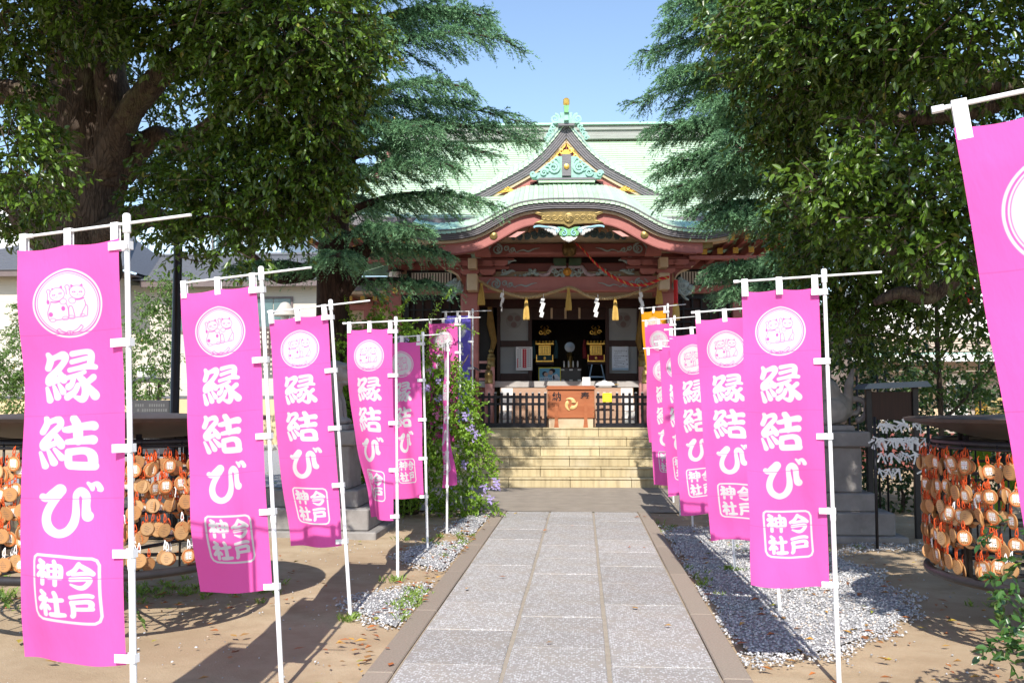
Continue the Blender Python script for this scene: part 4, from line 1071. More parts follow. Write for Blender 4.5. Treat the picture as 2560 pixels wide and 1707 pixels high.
# walls of the hall
WY = 3.2
for s in (-1, 1):
    for x in (3.95, 2.3):
        hb(MB().cbox(s*x-.14, s*x+.14, WY-.1, WY+.18, 1.0, 5.0, .012), 'wall_column', 'pink')
    hb(MB().cbox(s*3.16-1.0, s*3.16+1.0, WY-.14, WY-.102, 4.16, 4.35, .008), 'tie_beam', 'pink')
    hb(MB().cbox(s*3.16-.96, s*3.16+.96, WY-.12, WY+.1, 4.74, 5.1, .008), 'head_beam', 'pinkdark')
    for xa, xb in ((2.44, 3.81),):
        a, b2 = sorted((s*xa, s*xb))
        hb(MB().box(a, a+.1, WY, WY+.05, 4.352, 4.738), 'plaster_panel', 'beige'); hb(MB().box(b2-.1, b2, WY, WY+.05, 4.352, 4.738), 'plaster_panel', 'beige')
        fr = hb(MB().box(a+.102, b2-.102, WY+.02, WY+.06, 4.352, 4.40).box(a+.102, b2-.102, WY+.02, WY+.06, 4.69, 4.738).box(a+.102, a+.2, WY+.02, WY+.06, 4.402, 4.688).box(b2-.2, b2-.102, WY+.02, WY+.06, 4.402, 4.688).box(a+.2, b2-.2, WY+.10, WY+.12, 4.402, 4.688), 'lattice_window', 'black')
        n = int((b2-a-.4)/.064)
        for k in range(n):
            hb(MB().box(a+.215+k*.064, a+.252+k*.064, WY+.035, WY+.06, 4.402, 4.688), 'lattice_bar', 'white', parent=fr)
        hb(MB().box(a, b2, WY+.02, WY+.08, 2.2, 2.6), 'wall_panel', 'beige')
        w_ = hb(MB().box(a+.02, b2-.02, WY+.1, WY+.12, 2.6, 4.16), 'lattice_shutter', 'brownwood')
        for k in range(7): hb(MB().box(a+.04+k*(b2-a-.12)/6, a+.08+k*(b2-a-.12)/6, WY+.05, WY+.098, 2.62, 4.14), 'lattice_bar', 'black', parent=w_)
        for k in range(6): hb(MB().box(a+.04, b2-.04, WY+.03, WY+.048, 2.62+k*.295, 2.66+k*.295), 'lattice_bar', 'black', parent=w_)
        hb(MB().box(a+.02, a+.16, WY+.0, WY+.028, 2.6, 4.16).box(a+.16,b2,WY,WY+.028,4.05,4.159), 'window_frame', 'black')
    g = MB()
    for k in range(8):
        q = 2*pi*k/8; g.ball((s*3.95+.05*cos(q), WY-.155, 4.255+.05*sin(q)), (.026,.012,.026), 7, 4)
    g.ball((s*3.95, WY-.16, 4.255), (.022,.015,.022), 8, 5)
    hb(g, 'flower_nail_cover', 'gold', True)
    hb(MB().box(s*4.05-.02, s*4.05+.02, WY+.19, 11, 1.0, 5.2), 'side_wall', 'beige')
hb(MB().box(-4.1, 4.1, 11, 11.1, 1.0, 5.2), 'back_wall', 'beige')
# doors behind the porch, dark hall inside
DY = 3.85
hb(MB().box(-2.2, 2.2, DY-.05, DY+.12, 4.12, 4.72), 'lintel_panel', 'beige'); hb(MB().box(-2.2, 2.2, DY-.1, DY+.1, 3.92, 4.118), 'door_head', 'brownwood')
for s in (-1, 1):
    dx = .07; d = hb(MB().box(dx+min(s*.96,s*1.62), dx+max(s*.96,s*1.62), DY+.03, DY+.05, 2.2, 3.92), 'sliding_door', 'door')
    for z0, z1 in ((2.17,2.36),(2.99,3.14),(3.9,3.93)):
        hb(MB().box(dx+min(s*.96,s*1.62), dx+max(s*.96,s*1.62), DY-.0, DY+.028, z0, z1), 'door_rail', 'brownwood', parent=d)
    [hb(MB().box(dx+min(s*q[0],s*q[1]), dx+max(s*q[0],s*q[1]), DY-.04, DY+.1, 2.16, 3.93), 'door_post', 'brownwood') for q in ((.87,.957),(1.623,1.70))]
    g = MB(); g.lathe([(.0,0),(.19,0),(.19,.004),(0,.004)], 24, M=Matrix.Translation((dx+s*1.3,DY+.028,3.62)) @ Matrix.Rotation(pi/2,4,'X'))
    hb(g, 'door_crest_disc', mat('faded_crest', (0.24,0.24,0.245), (0.2,0.2,0.2), 9, .7))
    g = MB()
    for k in range(3):
        q = 2*pi*k/3+.5; g.lathe([(0,0),(.07,0),(.07,.003),(0,.003)], 14, M=Matrix.Translation((dx+s*1.3+.1*cos(q),DY+.022,3.62+.1*sin(q))) @ Matrix.Rotation(pi/2,4,'X'))
    hb(g, 'door_crest_comma', mat('faded_crest_red', (0.19,0.135,0.135), (0.16,0.12,0.12), 9, .7))
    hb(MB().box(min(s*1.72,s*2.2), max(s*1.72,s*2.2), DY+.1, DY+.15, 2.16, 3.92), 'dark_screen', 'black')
    c_ = MB(); c_.tube([(s*1.78,3.4,3.9),(s*1.76,3.4,3.5),(s*1.68,3.42,3.1),(s*1.76,3.4,2.7)], [.05,.09,.07,.03], 8, flat=(1,.4))
    hb(c_, 'door_curtain', mat('dull_gold_cloth', (0.22,0.13,0.03), (0.15,0.085,0.02), 8, .8), True)
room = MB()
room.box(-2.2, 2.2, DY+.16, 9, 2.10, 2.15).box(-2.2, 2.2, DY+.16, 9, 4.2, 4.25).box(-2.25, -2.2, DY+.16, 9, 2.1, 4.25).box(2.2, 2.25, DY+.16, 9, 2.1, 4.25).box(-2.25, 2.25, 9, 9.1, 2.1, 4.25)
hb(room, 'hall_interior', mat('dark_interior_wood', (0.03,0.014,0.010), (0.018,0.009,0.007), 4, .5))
tr = hb(MB().box(-.80, .94, DY+.05, DY+.09, 3.68, 3.92).box(-.80,.94,DY+.04,DY+.1,3.64,3.679), 'transom', 'brownwood')
for x in (-.33, .33, -.0): hb(MB().box(x-.025, x+.025, DY+.02, DY+.048, 3.66, 4.0), 'transom_strap', 'beige', parent=tr)
# veranda, inner stairs, railings, newel posts
hb(MB().box(-5.0, 5.0, 2.95, 3.84, 2.02, 2.155), 'veranda_floor', 'white' if False else mat('grey_sill', (0.40,0.38,0.36), (0.34,0.32,0.3), 5, .7))
[hb(MB().box(*q, 3.05, 3.2, 1.0, 2.018), 'veranda_skirt', 'pinkdark') for q in ((-5.0,-1.75),(1.75,5.0))]
M_['tread'] = wood('tan_tread_wood', (0.50,0.34,0.24), (0.40,0.25,0.17), 2, 'x')
for k in range(5):
    z = 1.14+.172*(k+1); y = 1.98+.2*k
    o = hb(MB().cbox(-1.5, 1.5, y, 2.95, z-.171, z, .006), 'stair_tread', 'tread')
    for x in (-1.35, 1.35): hb(MB().box(x-.13, x+.13, y-.004, y-.001, z-.165, z-.004), 'tread_end_plate', 'white', parent=o)
hb(MB().box(-1.5, 1.5, 2.96, 3.0, 1.14, 2.0), 'stair_back', 'brownwood')
for s in (-1, 1):
    for y, zt, nm in ((2.1, 2.08, 'newel_post'), (2.95, 2.48, 'newel_post')):
        x = s*1.72
        o = hb(MB().lathe([(.085,1.14),(.085,zt)], 18, (x,y,0)), nm, 'pinkpale', True, 40)
        hb(MB().lathe([(.088,zt+.001),(.094,zt+.01),(.094,zt+.04),(.089,zt+.05),(.089,zt+.17),(.096,zt+.18),(.096,zt+.21),(.085,zt+.22),(.075,zt+.29),(.05,zt+.30),(.035,zt+.31),(.055,zt+.34),(.06,zt+.37),(.04,zt+.41),(.0,zt+.43)], 18, (x,y,0)), 'giboshi_cap', 'bronze', True, 50, parent=o)
    for dz in (.72, .45, .2):
        hb(MB().tube([(s*1.72,2.1,1.14+dz),(s*1.72,2.95,1.55+dz)], .035, 8), 'stair_rail', 'pinkpale', True)
        hb(MB().cbox(min(s*1.75,s*6), max(s*1.75,s*5), 2.98, 3.06, 2.02+dz*.75, 2.08+dz*.75, .008), 'veranda_rail', 'pinkpale')
    for k in range(4): hb(MB().cbox(s*(2.6+1.1*k)-.05, s*(2.6+1.1*k)+.05, 2.97, 3.045, 2.02, 2.6, .008), 'veranda_post', 'pinkpale')
    hb(MB().cbox(s*2.0-.02, s*2.0+.02, 2.3, 2.34, 3.0, 3.75, .004), 'hanging_board', 'white')
# side wing
for s in (-1, 1):
    a, b2 = sorted((s*4.1, s*5.7))
    hb(MB().box(a, b2, 5.0, 5.1, 1.0, 4.6), 'wing_wall', 'beige')
    hb(MB().cbox(a, b2, 4.86, 4.998, 3.98, 4.12, .01), 'wing_beam', 'pink'); hb(MB().cbox(a, b2, 4.9, 4.998, 3.3, 3.5, .01), 'wing_beam', 'pink')
    hb(MB().grid(lambda u, v: (a+(b2-a)*u, 4.0+3*v, 4.72+.9*v), 6, 4), 'wing_roof', 'copper'); hb(MB().box(a, b2, 3.98, 4.1, 4.36, 4.70), 'wing_eave', 'fascia'); hb(MB().box(a, b2, 4.0, 4.98, 4.29, 4.355), 'wing_soffit', 'beige')
    for k in range(5):
        o = hb(MB().cbox(a+.12+.3*k, a+.22+.3*k, 4.2, 4.9, 4.15, 4.25, .005), 'rafter', 'pink'); hb(MB().box(a+.118+.3*k, a+.222+.3*k, 4.188, 4.198, 4.145, 4.255), 'rafter_end', 'goldpaint', parent=o)
    hb(MB().cbox(s*4.9-.12, s*4.9+.12, 4.84, 5.0, 1.0, 4.28, .01), 'wing_column', 'pink')

# platform under the hall
base = tag(link('stone_platform', MB().box(-5.2, 5.2, 1.72, 11, -.1, 1.135).mesh('stone_platform', M_['step'])), 'raised stone platform that carries the shrine hall', 'platform'); base.matrix_world = SH

# ------------------------------------------------------------------ stone stairs, each block its own piece
st = sthing('stone_stairs', 'six wide steps of yellowish stone blocks up to the shrine', 'stairs')
r_ = random.Random(11)
for k in range(6):
    y0 = .28*k; z0 = .19*k; z1 = z0+.19
    edges = [-3.0, -1.2, 0.01, 1.21, 3.0] if k % 2 == 0 else [-3.0, -1.75, -.58, .63, 1.83, 3.0]
    if k == 5: edges = [-3.0, -1.75, -.55, .64, 1.82, 3.0]
    for a, b2 in zip(edges[:-1], edges[1:]):
        j = r_.uniform(-.002, .003)
        MB().cbox(a+.004, b2-.004, y0+j, y0+(.6 if k < 5 else .34), z0+.003, z1-.035, .006).build('step_block', M_['step'], st)
        MB().cbox(a+.002, b2-.002, y0-.022+j, y0+(.6 if k < 5 else .34), z1-.033, z1, .010).build('step_block', M_['step'], st)

# ------------------------------------------------------------------ things at the shrine
def P2(mb, name, m, par, smooth=False, angle=35, label=None):
    return mb.build(name, M_[m] if isinstance(m, str) else m, par, smooth, angle if smooth else None, label=label)
# black picket fences either side of the offertory box
for nm, xa, xb in (('left', -1.98, -.50), ('right', .62, 2.1)):
    f = sthing('picket_fence', 'black wooden picket fence left of the offertory box' if nm == 'left' else 'black wooden picket fence with the yellow notice, right of offertory box', 'fence', (xa, 1.62, 1.14), 'black fences at the top of the stairs')
    w = xb-xa
    for k in range(int(w/.134)+1):
        P2(MB().cbox(k*.134, k*.134+.056, -.012, .012, .06, .735, .006), 'picket', 'black', f)
        P2(MB().box(k*.134+.002, k*.134+.054, -.010, .010, .7355, .747), 'picket_cap', 'white', f)
    for z in (.47, .62): P2(MB().cbox(-.02, w+.03, .0125, .035, z, z+.055, .004), 'rail', 'black', f)
    P2(MB().cbox(-.03, w+.04, -.02, .02, .0, .095, .006), 'bottom_rail', 'black', f)
    for x in (.1, w-.12): P2(MB().cbox(x, x+.1, -.09, .09, -.0, .028, .004), 'foot', 'steel', f)
M_['boxwood'] = wood('red_brown_box_wood', (0.46,0.165,0.07), (0.33,0.10,0.04), 2.0, 'x', 0.45, 0.1)
bx = sthing('offertory_box', 'reddish wooden offertory box with carved swirl crest and two black characters', 'offertory box', (.065, 1.5, 1.14))
P2(MB().cbox(-.5, .5, 0, .5, .20, .80, .008), 'box_body', 'boxwood', bx)
P2(MB().cbox(-.52, .52, -.035, .53, .802, .862, .006), 'box_lid', 'boxwood', bx)
for k in range(5): P2(MB().cbox(-.5, .5, .02+.1*k, .06+.1*k, .863, .885, .004), 'lid_slat', 'boxwood', bx)
P2(MB().box(-.47, .47, .03, .45, .003, .198), 'box_base', 'beige', bx)
for s in (-1, 1):
    P2(MB().prism([(s*.31-.05,0),(s*.31+.05,0),(s*.31+.035,.14),(s*.31+.032,.50),(s*.31-.032,.50),(s*.31-.035,.14)], -.06, -.002), 'leg_stay', 'boxwood', bx)
    g = MB()
    for z in (.25,.34,.44,.54,.64,.73): g.ball((s*.475, -.004, z), (.009,.008,.009), 6, 4)
    P2(g, 'nail_heads', 'bronze', bx).name = 'nail_row'
g = MB()                                                               # three-comma swirl
for k in range(3):
    q = 2*pi*k/3+.4; pts = []; rad = []
    for i in range(15):
        t = i/14; a = q+t*2.0; r = .062+.078*t
        pts.append((r*cos(a), -.012, .50+r*sin(a))); rad.append(.040*(1-t)**.8+.010)
    g.tube(pts, rad, 8, flat=(1, .35))
P2(g, 'swirl_crest', mat('pale_carved_wood', (0.72,0.50,0.22), (0.56,0.33,0.12), 14, .5), bx, True)
def glyph(text, size, parent, x, y, z, m, name, bold=0.0):
    cu = bpy.data.curves.new(name, 'FONT'); cu.body = text; cu.size = size; cu.extrude = .002; cu.offset = bold; cu.align_x = 'CENTER'; cu.resolution_u = 3
    o = bpy.data.objects.new(name, cu); COL.objects.link(o)
    dg = bpy.context.evaluated_depsgraph_get(); me = bpy.data.meshes.new_from_object(o.evaluated_get(dg))
    bpy.data.objects.remove(o); me.materials.clear(); me.materials.append(m)
    p = link(name, me, parent, (x, y, z)); p.rotation_euler = (pi/2, 0, 0); return p
glyph('奉', .20, bx, .30, -.005, .585, M_['black'], 'painted_character', .003)
glyph('納', .20, bx, -.30, -.005, .585, M_['black'], 'painted_character', .003)
# notice on the fence, things lying on the box
M_['yellow'] = mat('yellow_card', (0.80,0.72,0.02), (0.72,0.62,0.02), 8, .5)
yn = sthing('notice_card', 'small bright yellow notice card hung on the black fence', 'notice', (.74, 1.585, 1.68))
P2(MB().cbox(0, .195, 0, .008, 0, .19, .003), 'card', 'yellow', yn)
pr = Print(96, 96, 1, 1, (0.78,0.70,0.02))
for k in range(4): pr.rect(.12, .88-.1*(k % 2), .2+.18*k, .26+.18*k, (0.50,0.46,0.10), .01)
def uvquad(name, img, parent, x0, x1, z0, z1, y, rough=.6, m=None, nx=1):
    me = bpy.data.meshes.new(name)
    me.from_pydata([(x0,y,z0),(x1,y,z0),(x1,y,z1),(x0,y,z1)], [], [(0,1,2,3)])
    uv = me.uv_layers.new(name='UV')
    for i, c in enumerate(((0,0),(1,0),(1,1),(0,1))): uv.data[i].uv = c
    me.materials.append(m or print_mat(name, img, rough)); return link(name, me, parent)
uvquad('card_print', pr.image('notice_print'), yn, .006, .189, .006, .184, -.002)
wb = sthing('paper_stand', 'small upright white paper sign standing on the offertory box', 'sign', (.40, 1.66, 2.027))
P2(MB().cbox(-.085, .085, 0, .05, 0, .185, .006), 'block', 'paper', wb); pr = Print(64, 64, 1, 1, (0.8,0.79,0.78))
for x, y in ((.35,.35),(.35,.5),(.68,.55),(.66,.42)): pr.rect(x-.04, x+.04, y-.05, y+.05, (0.35,0.33,0.33), .02)
uvquad('sign_print', pr.image('stand_print'), wb, -.075, .075, .02, .175, -.002)
tw = sthing('folded_cloth', 'crumpled white cloth lying at the right end of offertory box', 'cloth', (.80, 1.72, 2.03))
V_ = MB(); V_.grid(lambda u, v: ((u-.5)*.42, (v-.5)*.2, .012+.085*(sin(pi*u)**.5)*(sin(pi*v)**.6)+.02*sin(13*u+4*v)*sin(pi*u)*sin(pi*v)), 24, 12); P2(V_, 'cloth_fold', 'paper', tw, True)
P2(MB().tube([(.2,0,.02),(.26,-.02,.03),(.3,0,.015)], .008, 6), 'cord', 'tassel', tw, True)

# sacred straw rope, tassels, paper streamers
RP = [(-1.98,4.31),(-1.82,4.22),(-1.6,4.10),(-1.34,4.01),(-1.0,3.92),(-.8,3.91),(-.53,3.955),(-.2,4.05),(.02,4.115),(.2,4.06),(.40,3.945),(.6,3.89),(.85,3.88),(1.1,3.905),(1.4,3.98),(1.7,4.08),(1.98,4.19)]
rp = sthing('straw_rope', 'twisted straw rope strung in two swags across the shrine porch', 'rope', (0, 1.42, 0))
RS = smooth_pts([(a, b, 0) for a, b in RP], 14)
for ph in (0, 2*pi/3, 4*pi/3):
    pts = []; s_len = 0; prev = None
    for x, z, _ in RS:
        if prev: s_len += math.hypot(x-prev[0], z-prev[1])
        prev = (x, z); a = ph+s_len*2*pi/.16
        pts.append((x+.0*cos(a), .019*cos(a), z+.019*sin(a)))
    P2(MB().tube(pts, .021, 6), 'rope_strand', 'straw', rp, True, 60)
def tassel(x, z, L, w, label):
    t = sthing('rope_tassel', label, 'tassel', (x, 1.38, z), 'golden tassels on the straw rope')
    P2(MB().lathe([(.0,.03),(.028,.02),(.032,0),(.028,-.03)], 12), 'tassel_knot', 'tassel', t, True)
    n = 22; g = MB(); prof = [(.028,-.03),(w*.55,-L*.25),(w*.85,-L*.6),(w,-L*.9),(w*.97,-L)]
    vs = []
    for j, (r, zz) in enumerate(prof):
        for k in range(n*2):
            q = pi*k/n; rr = r*(1 if k % 2 else .86); vs.append((rr*cos(q), rr*sin(q), zz+(0.012*(k % 3) if j == 4 else 0)))
    fs = [(j*2*n+k, j*2*n+(k+1) % (2*n), (j+1)*2*n+(k+1) % (2*n), (j+1)*2*n+k) for j in range(4) for k in range(2*n)]+[tuple(range(8*n, 10*n))]
    g.add(vs, fs); P2(g, 'tassel_fringe', 'tassel', t)
tassel(-1.84, 4.19, .45, .082, 'golden tassel hanging beside the left porch pillar'); tassel(-.88, 3.88, .46, .07, 'golden tassel in the left swag, between two paper streamers')
tassel(.02, 4.08, .46, .07, 'golden tassel at the peak of the rope, over the dark doorway'); tassel(1.01, 3.87, .47, .07, 'golden tassel in the right swag, between two paper streamers')
tassel(1.94, 4.16, .42, .08, 'golden tassel hanging beside the right porch pillar')
def shide(x, z, flip, tw_, label):
    t = sthing('paper_streamer', label, 'paper streamer', (x, 1.35, z), 'zigzag paper streamers on the straw rope')
    g = MB(); px, pz = 0, 0
    g.box(-.006, .006, -.002, .002, -.05, .04)
    for k in range(4):
        w, h = .075, .115
        x0 = px-.01; Mx = Matrix.Translation((x0*flip, -.012*k, pz-.05)) @ Matrix.Rotation(tw_*(.5+.3*k), 4, 'Z') @ Matrix.Rotation(.25*flip, 4, 'Y')
        g.add([Mx @ Vector(q) for q in ((-w/2,-.002,0),(w/2,-.002,0),(w/2*.9,-.002,-h),(-w/2*1.1,-.002,-h),(-w/2,.002,0),(w/2,.002,0),(w/2*.9,.002,-h),(-w/2*1.1,.002,-h))], [(0,3,2,1),(4,5,6,7),(0,1,5,4),(2,3,7,6),(1,2,6,5),(3,0,4,7)])
        px += .022*(1 if k % 2 == 0 else -1)-.012; pz -= .098
    P2(g, 'folded_paper', 'paper', t)
shide(-1.37, 4.05, 1, 1.0, 'white zigzag paper streamer farthest left on the rope'); shide(-.51, 3.93, 1, .25, 'white zigzag paper streamer just left of the dark doorway')
shide(.64, 3.93, 1, .2, 'white zigzag paper streamer just right of the dark doorway'); shide(1.53, 4.05, -1, .3, 'white zigzag paper streamer farthest right, below the red cord')
# bell and its red cord
be = sthing('shrine_bell', 'dark bronze bell hanging under the white and green gable pendant', 'bell', (.03, 1.05, 4.87))
P2(MB().lathe([(.0,-.15),(.08,-.148),(.13,-.11),(.145,-.05),(.148,.0),(.16,.005),(.16,.02),(.148,.025),(.14,.08),(.1,.135),(.03,.16),(.0,.16)], 22), 'bell_shell', mat('dark_bronze', (0.16,0.10,0.03), (0.09,0.055,0.02), 9, .35, metal=.6), be, True, 60)
P2(MB().tube([(0,0,.15),(0,0,.28)], .02, 8), 'bell_hook', 'steel', be, True)
rc = sthing('bell_cord', 'red and gold twisted bell cord drawn to the right pillar', 'cord', (0, 1.0, 0))
CP = [(.16,5.0),(.32,4.86),(.53,4.62),(.7,4.46),(.9,4.31),(1.1,4.20),(1.3,4.13),(1.5,4.105),(1.7,4.14),(1.93,4.24),(2.1,4.27)]
CS = smooth_pts([(a, b, 0) for a, b in CP], 16)
for j, m in ((0,'red'),(1,'red'),(2,'tassel')):
    pts = []; sl = 0; prev = None; rr = []
    for i, (x, z, _) in enumerate(CS):
        if prev: sl += math.hypot(x-prev[0], z-prev[1])
        prev = (x, z); a = 2*pi*j/3+sl*2*pi/.15; k = .5+.5*min(1, i/60)
        pts.append((x, .018*k*cos(a), z+.018*k*sin(a))); rr.append(.02*k*(1 if m == 'red' else .75))
    P2(MB().tube(pts, rr, 6), 'cord_strand', m, rc, True, 60)
P2(MB().tube([(2.28,.3,4.25),(2.28,.3,3.75)], .045, 10), 'cord_tail', 'red', rc, True); P2(MB().lathe([(.05,0),(.07,-.1),(.08,-.35),(.0,-.36)], 14, (2.28,.3,3.75)), 'cord_tassel', 'tassel', rc, True)
# wall lanterns
for s, lb in ((-1, 'white paned wall lantern on the pink column left of porch'), (1, 'white paned wall lantern on the pink column behind the right cedar')):
    t = sthing('wall_lantern', lb, 'lantern', (s*3.93, 2.92, 4.42), 'lanterns on the hall columns')
    P2(MB().lathe([(.0,.36),(.03,.35),(.05,.33),(.1,.31),(.22,.27),(.225,.255),(.12,.25)], 6), 'lantern_roof', 'steel', t)
    P2(MB().lathe([(.115,.05),(.148,.12),(.152,.17),(.135,.245)], 18), 'lantern_glass', 'white', t, True)
    P2(MB().lathe([(.06,0),(.118,.01),(.122,.045),(.06,.05)], 12), 'lantern_base', 'steel', t)
    for k in range(6):
        q = 2*pi*k/6+.3; P2(MB().tube([(.12*cos(q),.12*sin(q),.05),(.154*cos(q),.154*sin(q),.13),(.155*cos(q),.155*sin(q),.17),(.138*cos(q),.138*sin(q),.25)], .006, 5), 'lantern_bar', 'steel', t)
    P2(MB().tube([(0,.0,.3),(0,.2,.34)], .02, 6), 'lantern_bracket', 'steel', t)
# portable shrines inside the hall
for x, col, lb in ((-.50, (0.015,0.06,0.075), 'gilded portable shrine with dark teal cloth, left in doorway'), (.74, (0.22,0.012,0.02), 'gilded portable shrine with dark red cloth, right in doorway')):
    cl = mat('mikoshi_cloth', col, tuple(c*.6 for c in col), 9, .7)
    t = sthing('portable_shrine', lb, 'portable shrine', (x, 4.45, 2.68), 'portable shrines in the hall')
    P2(MB().cbox(-.2, .2, -.2, .2, -.02, .13, .01), 'base_cloth', cl, t); P2(MB().box(-.21,.21,-.215,-.2,-.03,.0).box(-.205,-.185,-.215,-.2,.001,.14).box(.185,.205,-.215,-.2,.001,.14), 'base_frame', 'gold', t)
    P2(MB().cbox(-.15, .15, -.13, .15, .13, .38, .008), 'shrine_body', 'gold', t)
    bd = P2(MB().box(-.12, .12, -.15, -.135, .16, .35), 'door_panel', 'bronze', t)
    for a in range(6): P2(MB().box(-.115+.04*a, -.095+.04*a, -.165, -.151, .17, .34), 'door_lattice', 'gold', bd)
    P2(MB().cbox(-.23, .23, -.23, .23, .38, .425, .008), 'eave', 'gold', t)
    for k in range(6): P2(MB().ball((-.2+.08*k, -.235, .455), .03, 10, 7), 'eave_ball', 'gold', t, True)
    P2(MB().lathe([(.31,.43),(.22,.47),(.13,.55),(.1,.62),(.0,.63)], 4, M=Matrix.Rotation(pi/4, 4, 'Z')), 'shrine_roof', 'black', t)
    g = MB(); g.lathe([(.04,.62),(.05,.66),(.02,.7),(.045,.74),(.03,.8),(0,.84)], 10)
    for s in (-1, 1): spiral(g, s*.09, .70, -.02, .05, 1.2, s, 0, .014); g.tube([(s*.05,-.02,.76),(s*.1,-.02,.82),(s*.05,-.02,.86)], .012, 6)
    P2(g, 'phoenix_finial', 'gold', t, True)
    for s in (-1, 1): P2(MB().tube([(s*.27,-.1,.5),(s*.28,-.1,.3),(s*.26,-.12,.05)], [.03,.05,.06], 8), 'side_drape', cl, t, True)
    P2(MB().lathe([(0,0),(.035,0),(.03,.015),(0,.02)], 14, M=Matrix.Translation((0,-.205,.06)) @ Matrix.Rotation(pi/2,4,'X')), 'base_crest', 'gold', t, True)
    P2(MB().cbox(-.22, .22, -.16, .16, -.10, -.032, .01), 'stand_top', 'brownwood', t)
    for s in (-1, 1): P2(MB().tube([(s*.15,0,-.1),(s*.2,0,-.525)], .03, 6), 'stand_leg', 'black', t)
M_['trestle'] = mat('pale_blue_metal', (0.30,0.45,0.62), (0.25,0.39,0.55), 8, .4)
t = sthing('trestle', 'pale blue metal trestle under the right portable shrine', 'trestle', (.74, 4.0, 2.155))
for s in (-1, 1): P2(MB().tube([(s*.11,0,.42),(s*.20,-.04,0)], .016, 6), 'trestle_leg', 'trestle', t)
P2(MB().box(-.16, .16, -.025, -.012, .11, .14), 'trestle_bar', 'trestle', t)
t = sthing('round_mirror', 'round silver mirror on a stand deep in the doorway', 'mirror', (.12, 4.9, 2.72))
P2(MB().lathe([(0,0),(.125,0),(.125,.012),(0,.02)], 26, M=Matrix.Translation((0,0,.32)) @ Matrix.Rotation(pi/2,4,'X')), 'mirror_disc', mat('polished_mirror', (0.20,0.23,0.28), (0.14,0.17,0.22), 4, .3, metal=.6), t, True)
P2(MB().lathe([(.10,-.56),(.11,-.2),(.07,0),(.1,.1),(.05,.2)], 12), 'mirror_stand', 'bronze', t, True)
t = sthing('iron_bound_chest', 'black chest with white metal corner fittings in the doorway', 'chest', (.13, 4.1, 2.155))
P2(MB().cbox(-.24, .24, 0, .35, 0, .33, .006), 'chest_body', 'black', t)
for x in (-.2, 0, .2):
    for z in (.03, .28): P2(MB().cbox(x-.04, x+.04, -.008, .0, z, z+.035, .003), 'fitting', 'white', t)
P2(MB().box(-.25, .25, .05, .3, .331, .36), 'chest_tray', 'brownwood', t)
for k in range(4): P2(MB().lathe([(.012,0),(.02,.04),(.016,.13),(.004,.16)], 8, (-.165+.11*k, .1, .361)), 'white_bottle', 'white', t, True)
t = sthing('framed_poster', 'blue poster of two faces in a yellow frame, doorway foot', 'poster', (-.38, 3.98, 2.16))
P2(MB().cbox(-.265, .265, 0, .02, 0, .345, .004), 'frame', 'yellow', t)
pr = Print(160, 104, 1.6, 1.04, (0.16,0.42,0.58))
pr.rect(0, 1.6, .72, 1.04, (0.45,0.62,0.72)); pr.ellipse(.42,.45,.2,.2,(0.03,0.03,0.035)); pr.ellipse(.52,.5,.17,.16,(0.55,0.38,0.30)); pr.ellipse(1.0,.22,.24,.2,(0.02,0.02,0.025)); pr.ellipse(.88,.36,.17,.17,(0.55,0.38,0.30))
pr.poly([(.3,1.04),(.36,.72),(.66,.66),(.8,1.04)], (0.6,0.62,0.66)); pr.poly([(.95,1.04),(1.0,.55),(1.35,.45),(1.6,.8),(1.6,1.04)], (0.70,0.70,0.72)); pr.poly([(1.02,.7),(1.12,.5),(1.2,.8),(1.1,1.0)], (0.03,0.03,0.04))
for k in range(9): pr.rect(.12+.15*k, .22+.15*k, .86-.02*(k%2), .9, (0.12,0.16,0.2), .01)
uvquad('poster_print', pr.image('poster_picture'), t, -.245, .245, .02, .325, -.003)
def sheet(name, label, x0, x1, z0, z1, pr_):
    t = sthing(name, label, 'poster', (x0, 3.8, z0)); P2(MB().box(0, x1-x0, 0, .006, 0, z1-z0), 'backing', 'paper', t); uvquad('printed_sheet', pr_.image(name+'_print'), t, .002, x1-x0-.002, .002, z1-z0-.002, -.002)
pr = Print(96, 140, .39, .56, (0.80,0.78,0.77)); pr.rect(.16,.25,.05,.5,(0.58,0.03,0.05)); pr.rect(.03,.055,.28,.5,(0.6,0.1,0.1))
for i in range(9):
    for j, x in enumerate((.05,.10,.29,.34)):
        if not (j == 0 and i > 4): pr.rect(x-.014, x+.014, .06+.048*i, .088+.048*i, (0.32,0.31,0.33), .004)
    pr.rect(.19,.225,.065+.048*i,.09+.048*i,(0.75,0.45,0.45),.006)
pr.rect(.06,.33,.018,.034,(0.3,0.3,0.32))
sheet('calendar_poster', 'white poster with a red column of characters on left door', -1.18, -.79, 2.43, 2.99, pr)
pr = Print(96, 140, .39, .56, (0.68,0.74,0.82)); pr.rect(0,.39,.51,.56,(0.35,0.5,0.66))
r_ = random.Random(5)
for i in range(10):
    x = r_.uniform(.03,.08)
    while x < .30-.08*(i % 3): w = r_.uniform(.012,.03); pr.rect(x, x+w, .09+.042*i, .105+.042*i, (0.22,0.24,0.28), .003); x += w+.012
for x, y in ((.34,.11),(.27,.22),(.35,.23),(.35,.31),(.27,.41),(.36,.42)): pr.ellipse(x, y, .014, .01, (0.08,0.1,0.14))
sheet('notice_poster', 'pale blue paper notice with handwritten lines on right door', 1.09, 1.48, 2.43, 2.99, pr)
